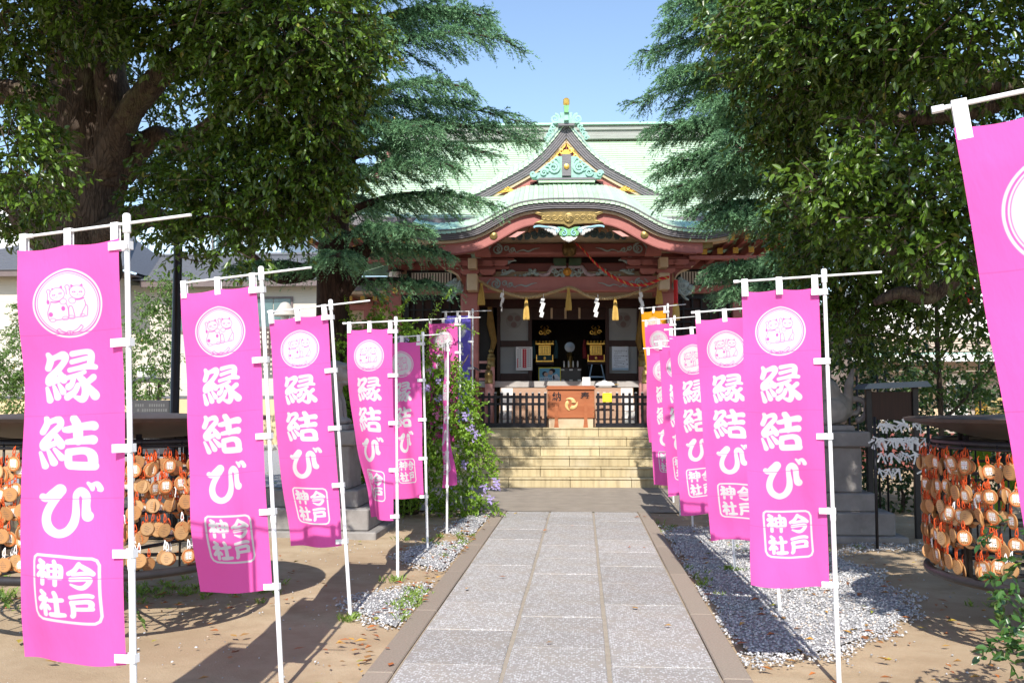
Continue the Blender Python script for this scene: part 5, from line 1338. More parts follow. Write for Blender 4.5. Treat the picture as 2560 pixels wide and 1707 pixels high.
# small tiled roof board beside the left stair rail
t = sthing('roofed_notice_board', 'small notice board under a dark tiled gable by left railing', 'notice board', (-2.3, 1.0, 1.14))
M_['rooftile'] = mat('grey_roof_tile', (0.105,0.105,0.115), (0.06,0.06,0.068), 9, .5, var=.15)
for s in (-1, 1):
    for k in range(6):
        M = Matrix.Translation((s*(.04+.075*k), 0, 1.44-.045*k)) @ Matrix.Rotation(s*.5, 4, 'Y')
        P2(MB().cbox(-.045, .045, -.3, .3, -.015, .015, .008, M), 'roof_tile', 'rooftile', t)
    P2(MB().cbox(s*.33-.035, s*.33+.035, -.05, .05, -0.0, 1.22, .006), 'post', 'brownwood', t)
P2(MB().cbox(-.06, .06, -.32, .32, 1.455, 1.53, .02), 'ridge_tile', 'rooftile', t); P2(MB().box(-.295, .295, -.02, .02, .4, 1.15), 'board', 'pinkdark', t)

# crown clumps (x, y, z, radius, density): those seen, and unseen ones above the view, placed to cast shade
CLUMPS_L = [(-3.42, 9.0, 5.3, 0.7, 1.0), (-2.71, 8.5, 5.08, 0.8, 1.0), (-2.34, 8.5, 5.0, 0.65, 1.0), (-2.23, 8.8, 4.77, 0.42, 1.0), (-2.8, 8.8, 4.74, 0.7, 1.0), (-3.6, 9.5, 5.04, 0.5, 0.7), (-2.51, 9.0, 4.46, 0.5, 1.0), (-3.16, 9.3, 4.56, 0.55, 0.8), (-3.86, 9.0, 5.27, 0.6, 1.0), (-4.26, 9.0, 5.44, 0.55, 1.0), (-4.59, 8.5, 5.32, 0.5, 1.0), (-5.42, 9.0, 5.39, 0.6, 1.0), (-5.88, 9.5, 4.98, 0.4, 1.0), (-4.9, 8.0, 3.99, 0.4, 1.0), (-4.78, 8.0, 3.64, 0.42, 1.0), (-5.53, 9.0, 3.54, 0.45, 1.0), (-5.27, 9.0, 4.28, 0.25, 1.0), (-3.95, 9.8, 4.05, 0.55, 0.8), (-3.37, 9.6, 4.0, 0.7, 1.0), (-2.82, 9.4, 3.98, 0.6, 1.0), (-2.53, 9.4, 3.94, 0.38, 1.0), (-4.37, 10.0, 3.77, 0.5, 0.8), (-3.77, 9.8, 3.63, 0.55, 1.0), (-3.2, 9.6, 3.54, 0.5, 1.0), (-2.87, 9.6, 3.7, 0.42, 1.0), (-2.48, 9.5, 4.24, 0.28, 1.0), (-5.47, 12.0, 4.86, 0.6, 0.45), (-5.16, 12.5, 5.36, 0.5, 0.35), (-7.29, 12.5, 6.29, 1, 0.7), (-5.65, 12.0, 5.7, 0.5, 0.6), (-4.1, 9.2, 3.4, 0.22, 0.5), (-3.45, 9.2, 3.08, 0.2, 0.5), (-3.22, 9.2, 3.04, 0.2, 0.4), (-3.9, 9.4, 3.19, 0.25, 0.4), (-6.85, 11.5, 4.06, 0.6, 1.0), (-5.52, 12.0, 4.4, 0.5, 0.5), (-5.26, 10.0, 5.74, 0.5, 1.0), (-5.72, 13.0, 6.14, 0.6, 0.4)]
CLUMPS_R = [(1.62, 9.0, 5.19, 0.5, 1.0), (1.87, 8.5, 4.92, 0.7, 1.0), (2.05, 8.0, 4.75, 0.65, 1.0), (2.43, 8.0, 4.67, 0.7, 1.0), (2.73, 7.5, 4.54, 0.7, 1.0), (3.16, 7.5, 4.34, 0.6, 0.6), (1.85, 9.5, 4.83, 0.5, 1.0), (2.08, 9.0, 4.66, 0.6, 1.0), (2.3, 8.5, 4.41, 0.45, 1.0), (3.11, 9.3, 4.58, 0.6, 0.7), (3.81, 9.5, 4.67, 0.6, 0.5), (2.06, 10.0, 4.45, 0.45, 1.0), (2.38, 10.0, 4.45, 0.55, 1.0), (2.78, 10.0, 4.4, 0.6, 0.8), (3.33, 10.0, 4.39, 0.6, 0.8), (3.88, 10.0, 4.34, 0.6, 0.5), (1.84, 7.5, 3.26, 0.3, 1.0), (2.14, 7.5, 3.37, 0.38, 1.0), (2.42, 7.3, 3.26, 0.4, 1.0), (2.76, 7.3, 3.23, 0.42, 1.0), (2.33, 7.4, 2.99, 0.36, 1.0), (2.61, 7.3, 2.85, 0.36, 1.0), (2.84, 7.3, 2.79, 0.3, 1.0), (2.04, 7.5, 3.13, 0.26, 1.0), (2.44, 11.0, 4.14, 0.4, 1.0), (2.56, 11.0, 3.69, 0.5, 1.0), (2.56, 10.5, 3.38, 0.5, 1.0), (2.85, 10.5, 3.29, 0.55, 1.0), (3.5, 11.0, 3.23, 0.6, 1.0), (2.76, 11.5, 3.27, 0.4, 1.0), (2.2, 7.8, 3.89, 0.2, 0.9), (2.12, 8.0, 3.62, 0.14, 1.0), (3.75, 10.5, 2.94, 0.5, 0.6), (3.95, 10.0, 2.8, 0.4, 0.5), (2.85, 11.0, 3.02, 0.35, 0.8), (3.28, 11.0, 2.92, 0.35, 0.6), (2.58, 10.5, 4.11, 0.45, 1.0), (2.52, 9.0, 3.24, 0.3, 1.0), (2.97, 11.0, 2.7, 0.42, 1.2), (3.49, 11.3, 2.64, 0.38, 1.0), (3.19, 12.0, 2.41, 0.3, 1.0), (3.52, 12.2, 2.33, 0.3, 0.9), (3.83, 11.0, 2.7, 0.3, 0.7), (4.02, 10.5, 2.52, 0.3, 0.7), (3.03, 12.5, 2.7, 0.4, 1.0), (4.03, 12.3, 2.28, 0.25, 0.7)]
SHADE_L = [(-4.6, 6.9, 6.7, 1.0, 1.0), (-6.2, 7.0, 6.9, 1.1, 1.0), (-7.8, 7.6, 6.8, 1.1, 1.0), (-5.2, 8.4, 7.9, 1.1, 1.0), (-7, 9, 8.2, 1.2, 1.0), (-3.6, 9.2, 7.6, 0.9, 1.0), (-6.5, 11, 9.3, 1.4, 1.0), (-4.6, 10.5, 8.6, 1.1, 1.0), (-8.4, 10, 6.5, 1.2, 1.0), (-2.9, 9.8, 6.8, 0.6, 1.0), (-6.2, 7.9, 6.45, 0.6, 1.0), (-6.4, 6.9, 5.75, 0.5, 1.0), (-5.0, 7.9, 6.45, 0.6, 1.0), (-5.2, 6.9, 5.75, 0.5, 1.0), (-4.2, 7.9, 6.45, 0.6, 1.0), (-4.4, 6.9, 5.75, 0.5, 1.0), (-3.4, 7.9, 6.45, 0.6, 1.0), (-3.6, 6.9, 5.75, 0.5, 1.0), (-2.75, 7.9, 6.45, 0.6, 1.0), (-5.4, 7.4, 6.05, 0.6, 1.0), (-5.1000000000000005, 8.6, 7.0, 0.7, 1.0), (-4.6, 7.4, 6.05, 0.6, 1.0), (-4.3, 8.6, 7.0, 0.7, 1.0), (-3.8, 7.4, 6.05, 0.6, 1.0), (-3.5, 8.6, 7.0, 0.7, 1.0), (-3.1, 7.4, 6.05, 0.6, 1.0), (-2.8000000000000003, 8.6, 7.0, 0.7, 1.0), (-7.2, 8.2, 6.2, 0.7, 1.0), (-7.2, 9.4, 7.4, 0.8, 1.0), (-6.4, 8.2, 6.2, 0.7, 1.0), (-6.4, 9.4, 7.4, 0.8, 1.0)]
SHADE_R = [(2.9, 3.7, 4.7, 0.6, 1.0), (3.7, 3.8, 4.8, 0.6, 1.0), (4.5, 3.6, 4.7, 0.6, 1.0), (5.3, 4.0, 4.9, 0.7, 1.0), (3.3, 4.6, 5.3, 0.6, 1.0), (4.2, 4.8, 5.5, 0.65, 1.0), (2.6, 5.0, 5.4, 0.45, 1.0), (6.2, 5.0, 5.5, 0.8, 1.0), (5.2, 5.4, 6.0, 0.7, 1.0), (4.4, 5.6, 6.2, 1.0, 1.0), (5.0, 7.4, 7.0, 1.1, 1.0), (4.6, 9.2, 7.9, 1.2, 1.0), (6.4, 8.4, 6.6, 1.2, 1.0), (4.6, 2.2, 4.9, 0.6, 1.0), (6.2, 3.4, 4.6, 0.9, 1.0), (7.6, 6.0, 4.5, 1.2, 1.0), (7.4, 9.5, 5.0, 1.2, 1.0), (2.3, 6.9, 6.35, 0.6, 1.0), (2.5, 6.2, 5.95, 0.6, 1.0), (3.0, 6.9, 6.35, 0.6, 1.0), (3.2, 6.2, 5.95, 0.6, 1.0), (3.2, 8.3, 7.4, 0.7, 1.0), (3.1, 9.0, 7.9, 0.7, 1.0), (3.8, 6.9, 6.35, 0.6, 1.0), (4.0, 6.2, 5.95, 0.6, 1.0), (4.0, 8.3, 7.4, 0.7, 1.0), (3.9, 9.0, 7.9, 0.7, 1.0), (4.6, 6.9, 6.35, 0.6, 1.0), (4.8, 6.2, 5.95, 0.6, 1.0), (4.8, 8.3, 7.4, 0.7, 1.0), (4.699999999999999, 9.0, 7.9, 0.7, 1.0), (5.4, 6.9, 6.35, 0.6, 1.0), (5.6000000000000005, 6.2, 5.95, 0.6, 1.0), (5.6000000000000005, 8.3, 7.4, 0.7, 1.0), (5.5, 9.0, 7.9, 0.7, 1.0)]
# ------------------------------------------------------------------ trees and shrubs
M_['camphor'] = leafmat('camphor_leaf', (0.013,0.036,0.005), (0.098,0.175,0.018), (0.22,0.22,0.04), 0.34, 0.16, 0.5)
M_['cedarleaf'] = leafmat('cedar_needles', (0.020,0.070,0.038), (0.20,0.385,0.195), (0.13,0.15,0.06), 0.5, 0.18, 0.35)
M_['durantaleaf'] = leafmat('duranta_leaf', (0.07,0.16,0.012), (0.21,0.36,0.035), (0.34,0.42,0.06), 0.4, 0.3, 0.4)
M_['hedgeleaf'] = leafmat('hedge_leaf', (0.05,0.11,0.02), (0.13,0.22,0.05), (0.30,0.25,0.05), 0.45, 0.25, 0.4)
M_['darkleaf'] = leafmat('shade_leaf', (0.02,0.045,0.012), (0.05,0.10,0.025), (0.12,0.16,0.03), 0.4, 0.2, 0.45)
M_['glossleaf'] = leafmat('glossy_leaf', (0.02,0.06,0.015), (0.06,0.14,0.03), (0.16,0.26,0.05), 0.22, 0.15, 0.6)

def unit(a): return a/(np.linalg.norm(a, axis=-1, keepdims=True)+1e-9)
def leaf_geo(C, D, N, L, W):
    """pointed leaf of two folded halves; C base, D axis, N face normal"""
    S = unit(np.cross(D, N)); N = np.cross(S, D)
    L = L[:,None]; W = W[:,None]; k = len(C)
    V = np.stack([C, C+D*L*.33+S*W*.5+N*W*.12, C+D*L*.70+S*W*.40+N*W*.10, C+D*L-N*L*.10, C+D*L*.70-S*W*.40+N*W*.10, C+D*L*.33-S*W*.5+N*W*.12], 1)
    F = np.array([[0,1,2,3],[0,3,4,5]])[None] + (np.arange(k)*6)[:,None,None]
    return V.reshape(-1,3), F.reshape(-1,4)
def crown(name, clumps, per, L, W, m, parent, R, droop=.4, tw=9, shell=.35, kindname='crown', twig_m=None, flat=.75):
    """leaves on short twigs spread through the outer part of every clump (cx,cy,cz,r[,density])"""
    Cs, Ds = [], []
    tv, td = [], []
    for c in clumps:
        x, y, z, r = c[:4]; den = c[4] if len(c) > 4 else 1.0
        n = max(2, int(per*den*(r/.6)**2/tw))
        d = unit(R.normal(size=(n,3))); rad = r*(shell+(1-shell)*R.uniform(0,1,n)**.5)*R.uniform(.72,1.22,n)
        p = np.array([x,y,z])+d*rad[:,None]*np.array([1,1,flat])
        out = unit(d*np.array([1,1,.5])+R.normal(0,.45,(n,3)))
        out[:,2] -= droop*.5; out = unit(out)
        tv.append(p); td.append(out)
        tl = R.uniform(.10,.22,n)*(L/.085)
        for k in range(tw):
            f = k/(tw-1)
            q = p+out*(tl*f)[:,None]+np.c_[np.zeros(n),np.zeros(n),-droop*.5*tl*f*f]
            dd = unit(out*.75+R.normal(0,.62,(n,3))+np.array([0,0,-droop]))
            Cs.append(q); Ds.append(dd)
    C = np.concatenate(Cs); D = np.concatenate(Ds); k = len(C)
    N = unit(R.normal(0,.55,(k,3))+np.array([0,-.25,.9]))
    V, F = leaf_geo(C, D, N, L*R.uniform(.65,1.2,k), W*R.uniform(.75,1.2,k))
    rn = np.clip(R.normal(.5,.22,k), 0, 1)
    o = link(kindname, np_mesh(kindname, V, F, m, {'rnd': np.repeat(rn,6)}), parent)
    if twig_m is not None:
        g = MB()
        T, U = np.concatenate(tv), np.concatenate(td)
        sel = R.permutation(len(T))[:min(len(T), 900)]
        for i in sel:
            a = T[i]-U[i]*.25; b = T[i]+U[i]*.16; g.tube([a, (a+b)/2+R.normal(0,.015,3), b], [.008,.006,.003], 3, cap=False)
        g.build('twigs', twig_m, parent, kind='stuff')
    return o
def limb(pts, rad, n=10, rough=.06, seed=0, sub=6):
    """gnarled tapering limb"""
    rr = random.Random(seed); P = []
    A = np.array(pts, float); k = len(A)
    rs = np.interp(np.linspace(0,1,(k-1)*sub+1), np.linspace(0,1,len(rad)), rad)
    for i in range(k-1):
        p0,p1,p2,p3 = A[max(i-1,0)],A[i],A[i+1],A[min(i+2,k-1)]
        for j in range(sub):
            t = j/sub; P.append(.5*((2*p1)+(-p0+p2)*t+(2*p0-5*p1+4*p2-p3)*t*t+(-p0+3*p1-3*p2+p3)*t**3))
    P.append(A[-1])
    mb = MB(); mb.tube(P, list(rs), n)
    mb.v = [tuple(c+rr.gauss(0,rough*.25*rs[min(i//n,len(rs)-1)]) for c in v) for i, v in enumerate(mb.v)]
    return mb
R_ = np.random.default_rng(21)
# --- old camphor tree on the left
cl = thing('camphor_tree', 'massive old broadleaf tree with gnarled trunk behind the left plaque rack', 'tree', (-5.75, 11, 0))
def lw(pts): return [(x+5.75, y-11, z) for x, y, z in pts]
tk = limb(lw([(-6.0,11,-.1),(-5.95,11,1.2),(-5.86,11,3.0),(-5.82,11,4.3),(-5.86,11,5.6),(-5.9,11,7.2),(-6.0,11.2,9.5)]), [.58,.47,.43,.46,.40,.33,.18], 18, .22, 1)
tk.build('trunk', M_['bark'], cl, True)
for i, (pts, rad) in enumerate(((([(-5.55,10.9,4.2),(-5.4,10.8,5.0),(-5.45,10.7,5.9),(-5.1,10.5,6.6),(-4.6,10.3,7.6)]),[.24,.2,.17,.14,.07]),
    ([(-5.5,10.8,4.35),(-5.1,10.6,4.95),(-4.55,10.4,5.4),(-4.1,10.2,5.55),(-3.7,9.9,5.62),(-3.2,9.5,5.95),(-2.6,9.0,6.1)],[.2,.15,.13,.13,.10,.07,.03]),
    ([(-5.4,11,4.3),(-5.0,11,4.78),(-4.6,10.8,4.6),(-4.2,10.6,4.75),(-3.7,10.3,4.95),(-3.1,10,5.1),(-2.7,9.7,5.0)],[.16,.12,.11,.10,.09,.06,.03]),
    ([(-5.5,10.8,3.55),(-4.9,10.6,3.75),(-4.4,10.5,3.62),(-3.9,10.4,3.7),(-3.4,10.2,3.9)],[.2,.13,.1,.08,.03]),
    ([(-5.9,10.9,5.0),(-6.4,10.7,5.2),(-7.0,10.4,5.25),(-7.8,9.9,5.6)],[.2,.16,.12,.05]),
    ([(-5.9,10.9,3.3),(-6.35,10.8,3.7),(-6.6,10.7,4.1),(-7.2,10.2,4.4)],[.22,.17,.12,.05]),
    ([(-5.7,10.8,6.2),(-5.2,10,7.1),(-4.6,9,7.6),(-4,8,7.6)],[.2,.14,.1,.04]))):
    limb(lw(pts), rad, 10, .16, 10+i).build('branch', M_['bark'], cl, True)
def px_clumps(L):
    # clump list in measured metres: (x, y, z, radius, density)
    return [tuple(c) for c in L]
CL = CLUMPS_L
crown('crown', [(x+5.75, y-11, z, r, d) for x, y, z, r, d in CL], 2250, .074, .033, M_['camphor'], cl, R_, .45, 9, twig_m=M_['bark'])
crown('crown', [(x+5.75, y-11, z, r, d) for x, y, z, r, d in SHADE_L], 620, .15, .07, M_['camphor'], cl, R_, .45, 9, kindname='shade_crown')  # unseen clumps added to shade the lower crown and trunk
# --- camphor on the right, trunk outside the view
cr = thing('camphor_tree', 'spreading broadleaf tree hanging over the right plaque rack', 'tree', (6.6, 10.8, 0))
def rw(pts): return [(x-6.6, y-10.8, z) for x, y, z in pts]
limb(rw([(6.6,10.8,-.1),(6.5,10.8,1.5),(6.3,10.7,3.0),(6.1,10.5,4.6),(5.8,10,6.5),(5.4,9.5,8)]), [.6,.45,.4,.36,.28,.15], 16, .2, 3).build('trunk', M_['bark'], cr, True)
for i, (pts, rad) in enumerate((([(6.3,10.6,2.6),(5.4,10.1,3.0),(4.5,9.7,3.2),(3.95,9.5,3.12),(3.55,9.5,2.86),(3.3,9.55,2.66),(3.0,9.45,2.70),(2.75,9.4,2.6)],[.19,.12,.09,.10,.07,.065,.03]),
    ([(3.3,9.5,2.72),(3.0,9.4,3.05),(2.7,9.3,3.2)],[.08,.06,.03]),
    ([(6.1,10.5,4.4),(5.0,10.0,4.55),(4.1,9.5,4.62),(3.5,9.5,4.8),(2.9,9.5,5.05),(2.2,9.4,5.0)],[.24,.18,.15,.13,.09,.03]),
    ([(4.2,9.5,4.6),(3.5,9.3,4.35),(2.8,9.2,4.3),(2.2,9,4.2)],[.1,.08,.06,.02]),
    ([(5.9,10,5.5),(5,8.5,5.6),(4,7.2,5.4),(3.2,6,5.2)],[.2,.13,.08,.03]),
    ([(6.2,10.5,3.2),(5.2,9,3.6),(4.2,8,3.8),(3.4,7.4,3.6)],[.14,.1,.07,.02]))):
    limb(rw(pts), rad, 10, .16, 30+i).build('branch', M_['bark'], cr, True)
crown('crown', [(x-6.6, y-10.8, z, r, d) for x, y, z, r, d in CLUMPS_R], 2250, .074, .033, M_['camphor'], cr, R_, .45, 9, twig_m=M_['bark'])
crown('crown', [(x-6.6, y-10.8, z, r, d) for x, y, z, r, d in SHADE_R], 620, .15, .07, M_['camphor'], cr, R_, .45, 9, kindname='shade_crown')  # unseen clumps added to shade the leaves, rack and ground below

# --- cedars
def cedar(name, label, x0, y0, seed, forks, toward, lmax=3.0, nb=44):
    R = np.random.default_rng(seed); rr = random.Random(seed)
    t = thing(name, label, 'tree', (x0, y0, 0), group=None)
    limb([(0,0,-.1),(.02,0,1.5),(-.03,0,3.4),(0,0,5.2),(.05,0,6.8),(.12,.1,8.6),(.1,.1,10.6)], [.33,.27,.25,.22,.17,.11,.04], 14, .16, seed).build('trunk', M_['barkdark'], t, True)
    for i, (pts, rad) in enumerate(forks): limb(pts, rad, 9, .15, seed+i).build('fork', M_['barkdark'], t, True)
    TS, TD, TL = [], [], []
    bgeo = []
    for b in range(nb):
        z = 3.35+7.1*(b/nb)**1.0+rr.uniform(-.28,.28)
        az = toward[b % len(toward)]+rr.uniform(-.35,.35)
        Lb = lmax*np.interp(z, [3.2,4.2,5.0,7.0,10.5], [.55,.72,.93,1.0,.45])*rr.uniform(.82,1.06)
        d = np.array([cos(az), sin(az), 0]); sd = np.array([-sin(az), cos(az), 0])
        def P(q, d=d, sd=sd, Lb=Lb, z=z, w=rr.uniform(-.25,.25)): return np.array([0,0,z])+d*Lb*q+np.array([0,0,1])*(.40*Lb*q-.40*Lb*q*q)+sd*w*Lb*sin(2.5*q)*q
        limb([P(q) for q in (0,.2,.4,.6,.8,1.0)], [.075,.055,.042,.03,.018,.006], 6, .15, b, 3).build('bough', M_['barkdark'], t, True)
        q = .2; sgn = 1
        while q < 1.0:
            base = P(q); ln = (.30+.95*(1-q)**.9*min(1,q*2.4))*rr.uniform(.75,1.15)*Lb/3; a2 = sgn*rr.uniform(.5,1.05)
            sdir = d*cos(a2)+sd*sin(a2)
            ns = max(3, int(ln/.05))
            sl = rr.uniform(.0,.22)
            for k in range(ns):
                f = (k+.5)/ns
                p = base+sdir*ln*f+np.array([0,0,1])*(sl*ln*f-.38*ln*f*f)
                for m in range(3):
                    dv = unit(sdir*(.85 if m else 1.1)+(sd*cos(a2)-d*sin(a2))*R.normal(0,.55)+np.array([0,0,R.normal(-.16,.30)]))
                    TS.append(p+R.normal(0,.02,3)); TD.append(dv); TL.append(rr.uniform(.16,.34)*(1.1-.4*f))
            bgeo.append((base, base+sdir*ln*.5+np.array([0,0,sl*.5*ln-.1*ln]), base+sdir*ln+np.array([0,0,sl*ln-.38*ln])))
            q += rr.uniform(.03,.06); sgn = -sgn
    g = MB()
    for a, b, c in bgeo: g.tube([a, b, c], [.012,.009,.004], 4, cap=False)
    g.build('branchlets', M_['barkdark'], t, kind='stuff')
    TS, TD, TL = np.array(TS), np.array(TD), np.array(TL); n = len(TS)
    nn = 26
    f = R.uniform(0,1,(n,nn)); L = TL[:,None]*f
    # twigs droop towards their tip, needles stand off forward
    p = TS[:,None]+TD[:,None]*L[...,None]; p[...,2] -= .6*L**2/.25
    nd = unit(TD[:,None]*.9+R.normal(0,.48,(n,nn,3))+np.array([0,0,-.10])); nl = R.uniform(.028,.055,(n,nn,1))
    side = unit(np.cross(nd, R.normal(size=(n,nn,3))))*R.uniform(.0048,.0085,(n,nn,1))
    V = np.stack([p-side, p+side, p+nd*nl], 2).reshape(-1,3)
    F = np.arange(len(V)).reshape(-1,3)
    rn = np.clip(np.repeat(R.normal(.42,.2,n)[:,None], nn, 1)+.7*(f-.4)+R.normal(0,.08,(n,nn)), 0, .96)
    link('crown', np_mesh('crown', V, F, M_['cedarleaf'], {'rnd': np.repeat(rn.ravel(), 3)}), t)
    return t, n
front = [-.25, -2.4, -1.15, .15, -1.8, -.7, 2.7, -.05, -1.4, 1.4, -.45, -2.9]
cedar('cedar_tree', 'blue-green cedar with dark trunk between the left banners and shrine', -3.85, 15.0, 5,
      [([(0,0,5.0),(-.2,0,5.7),(-.5,-.05,6.4),(-.9,-.1,7.4)],[.16,.15,.12,.06]), ([(.05,0,5.0),(.3,-.1,5.8),(.5,-.2,6.6),(.9,-.3,7.2)],[.15,.12,.09,.04]),
       ([(-.1,-.1,3.85),(-.45,-.1,3.65),(-.9,-.15,3.62),(-1.3,-.1,3.95),(-1.6,0,4.2)],[.12,.10,.09,.07,.03]), ([(.1,-.1,3.3),(.35,-.1,3.65),(.55,-.1,4.1),(1.0,-.15,4.4)],[.13,.11,.09,.03])], front)
cedar('cedar_tree', 'blue-green cedar on the right, its sprays overlapping the shrine roof', 3.4, 15.2, 9,
      [([(0,0,4.6),(-.4,-.1,5.2),(-.8,-.2,5.9),(-1.2,-.2,6.2)],[.14,.11,.08,.04])], [3.4, -2.0, 2.9, -2.7, 3.1, -1.9, 3.6, -2.4, -3.0, -1.4, 3.2, -2.8, -.8, 2.6, -2.2, -1.7], 2.4, 60)

# --- flowering bush by the stairs
R2 = np.random.default_rng(33)
bu = thing('flowering_bush', 'large arching bush with small violet flowers left of the stairs', 'bush', (-2.62, 14.85, 0))
g = []
for i in range(9):
    a = 2*pi*i/9; limb([(0+.1*cos(a),.1*sin(a),-.05),(.25*cos(a),.2*sin(a),.8),(.5*cos(a),.4*sin(a),1.7),(.9*cos(a),.6*sin(a),2.4)], [.035,.03,.022,.008], 6, .1, i).build('stem', M_['bark'], bu, True)
BC = [(-1.15,-.55,.5,.42),(-1.1,-.55,1.15,.42),(-1.15,-.5,1.8,.42),(-1.0,-.5,2.35,.36),(.65,-.25,2.05,.28),(.8,-.3,1.8,.3),(-.5,-.5,.5,.4),(-.5,-.5,1.3,.4),(-.55,-.5,2.0,.4),(-.75,-.1,.5,.45),(-.3,-.25,.45,.5),(.25,-.3,.5,.5),(.65,-.25,.45,.45),(-.8,0,1.1,.45),(-.35,-.25,1.15,.5),(.2,-.3,1.2,.5),(.7,-.3,1.15,.42),(1.05,-.3,.95,.28),(-.75,.1,1.8,.45),(-.3,-.15,1.9,.5),(.2,-.25,1.9,.45),(.6,-.2,1.7,.4),(.85,-.3,1.45,.32),
      (-.7,.1,2.4,.4),(-.3,-.1,2.5,.42),(.12,-.15,2.45,.36),(-.75,.1,2.85,.3),(-.35,0,2.9,.28),(.4,-.2,2.2,.25),(1.12,-.35,.7,.2),(.85,-.35,.25,.3),(1.2,-.45,.12,.16),(-.1,-.1,2.85,.18),(1.0,-.35,1.2,.2)]
crown('crown', BC, 2900, .05, .027, M_['durantaleaf'], bu, R2, .5, 10, .55, twig_m=None, flat=.95)
shoots = MB(); SL = []
def shoot(pts, n):
    P = np.array(pts, float)
    q = np.linspace(0,1,14); x = np.stack([np.interp(q, np.linspace(0,1,len(P)), P[:,k]) for k in range(3)], 1)
    shoots.tube(x, list(np.linspace(.008,.003,14)), 4)
    for k in range(n): 
        f = R2.uniform(.1,1); i = f*13; j = int(min(12,i)); SL.append(x[j]+(x[j+1]-x[j])*(i-j))
for pts, n in (([(.1,-.2,2.4),(.3,-.3,2.85),(.5,-.35,3.15),(.72,-.35,3.42)],46), ([(.2,-.2,2.5),(.5,-.3,2.75),(.8,-.35,2.82),(1.05,-.4,2.7)],36), ([(-.2,0,2.9),(-.1,-.1,3.15),(.02,-.1,3.3)],22), ([(-.5,0,2.9),(-.45,0,3.2),(-.42,0,3.4)],22), ([(.7,-.3,1.6),(1.0,-.4,1.5),(1.15,-.45,1.2),(1.25,-.5,.9)],44),
               ([(.9,-.3,1.3),(1.2,-.45,1.1),(1.35,-.5,.75),(1.38,-.5,.5)],44), ([(.8,-.3,.4),(1.1,-.45,.3),(1.35,-.5,.12),(1.5,-.55,.05)],34), ([(.8,-.3,.9),(1.15,-.4,1.0),(1.3,-.5,.7)],30), ([(1.0,-.4,.8),(1.2,-.5,.5),(1.25,-.5,.2)],26), ([(.5,-.3,2.0),(.8,-.4,1.9),(.95,-.45,1.6)],30), ([(-.9,0,2.9),(-1.0,0,3.15),(-1.02,-.05,3.3)],20)):
    shoot(pts, n*2)
C = np.array(SL)+R2.normal(0,.012,(len(SL),3)); k = len(C)
V, F = leaf_geo(C, unit(R2.normal(0,.7,(k,3))+np.array([.3,-.2,-.1])), unit(R2.normal(0,.5,(k,3))+np.array([0,-.4,.8])), R2.uniform(.035,.06,k), R2.uniform(.018,.028,k))
link('shoot_leaves', np_mesh('shoot_leaves', V, F, M_['durantaleaf'], {'rnd': np.repeat(np.clip(R2.normal(.7,.2,k),0,1), 6)}), bu, kind='stuff')
shoots.build('shoots', mat('green_stem', (0.16,0.22,0.05), (0.1,0.15,0.03), 9, .6), bu, True, kind='stuff')
M_['violet'] = mat('violet_petal', (0.44,0.36,0.66), (0.34,0.27,0.54), 30, .6)
M_['pinkpetal'] = mat('pink_petal', (0.72,0.22,0.42), (0.6,0.16,0.34), 30, .6)
fm = []
for v in range(3):
    q = MB(); rf = np.random.default_rng(v)
    for i in range(16):
        c = rf.normal(0,.03,3)+np.array([0,0,-.05*rf.uniform(0,1.5)])
        for p_ in range(4):
            a = 2*pi*p_/4+rf.uniform(0,1); d = np.array([cos(a), -.5, sin(a)]); e = np.array([-sin(a), 0, cos(a)])
            q.add([c, c+d*.013+e*.007, c+d*.019, c+d*.013-e*.007], [(0,1,2,3)])
    fm.append(q.mesh('flower_spray', M_['violet']))
pm = [None]*3
for v in range(3):
    pm[v] = fm[v].copy(); pm[v].materials.clear(); pm[v].materials.append(M_['pinkpetal'])
FP = [(-.05,-.62,2.62),(.02,-.42,2.6),(.38,-.4,2.15),(.5,-.45,2.02),(1.02,-.55,1.32),(1.06,-.55,1.22),(.9,-.5,1.5),(.55,-.5,1.75),(.62,-.55,1.3),(1.36,-.6,.55),(1.4,-.6,.48),(1.2,-.6,.45),(.9,-.6,.8),(.3,-.6,1.35),(.1,-.6,1.1),(-.3,-.6,1.6),(-.5,-.5,2.0),(.75,-.6,.55),(1.28,-.6,.3),(.35,-.5,1.9)]
for i, p in enumerate(FP): link('flower_spray', fm[i % 3], bu, p, kind='stuff')
for i, p in enumerate([(-.28,-.42,2.62),(-.35,-.4,2.5),(.05,-.5,2.0),(.15,-.5,1.92),(.0,-.55,1.8),(.2,-.52,1.85),(-.1,-.5,1.95),(-.2,-.5,1.6),(.5,-.6,1.5),(.1,-.45,2.05)]): link('flower_spray', pm[i % 3], bu, p, kind='stuff')

# --- shrubs and small trees of the surroundings
def shrub(name, label, cat, x, y, clumps, per, L, W, m, seed, stems=None, droop=.3, group=None, shell=.5):
    R = np.random.default_rng(seed)
    t = thing(name, label, cat, (x, y, 0), group=group)
    for i, (pts, rad) in enumerate(stems or [([(0,0,-.05),(.03,0,clumps[0][2]*.6),(.0,.02,clumps[0][2])],[.04,.03,.015])]):
        limb(pts, rad, 7, .1, seed+i).build('trunk' if cat == 'tree' else 'stem', M_['bark'], t, True)
    crown('crown', clumps, per, L, W, m, t, R, droop, 8, shell)
    return t
shrub('young_tree', 'slender light green tree before the beige house wall', 'tree', -13.6, 30, [(0,0,2.3,.75),(.05,0,3.2,.8),(.0,0,4.1,.7),(.15,0,4.9,.5),(.25,0,5.5,.3),(-.1,0,1.5,.6),(.8,0,5.3,.3),(1.1,.2,5.6,.25),(.5,0,4.6,.4)], 900, .10, .045, M_['hedgeleaf'], 51)
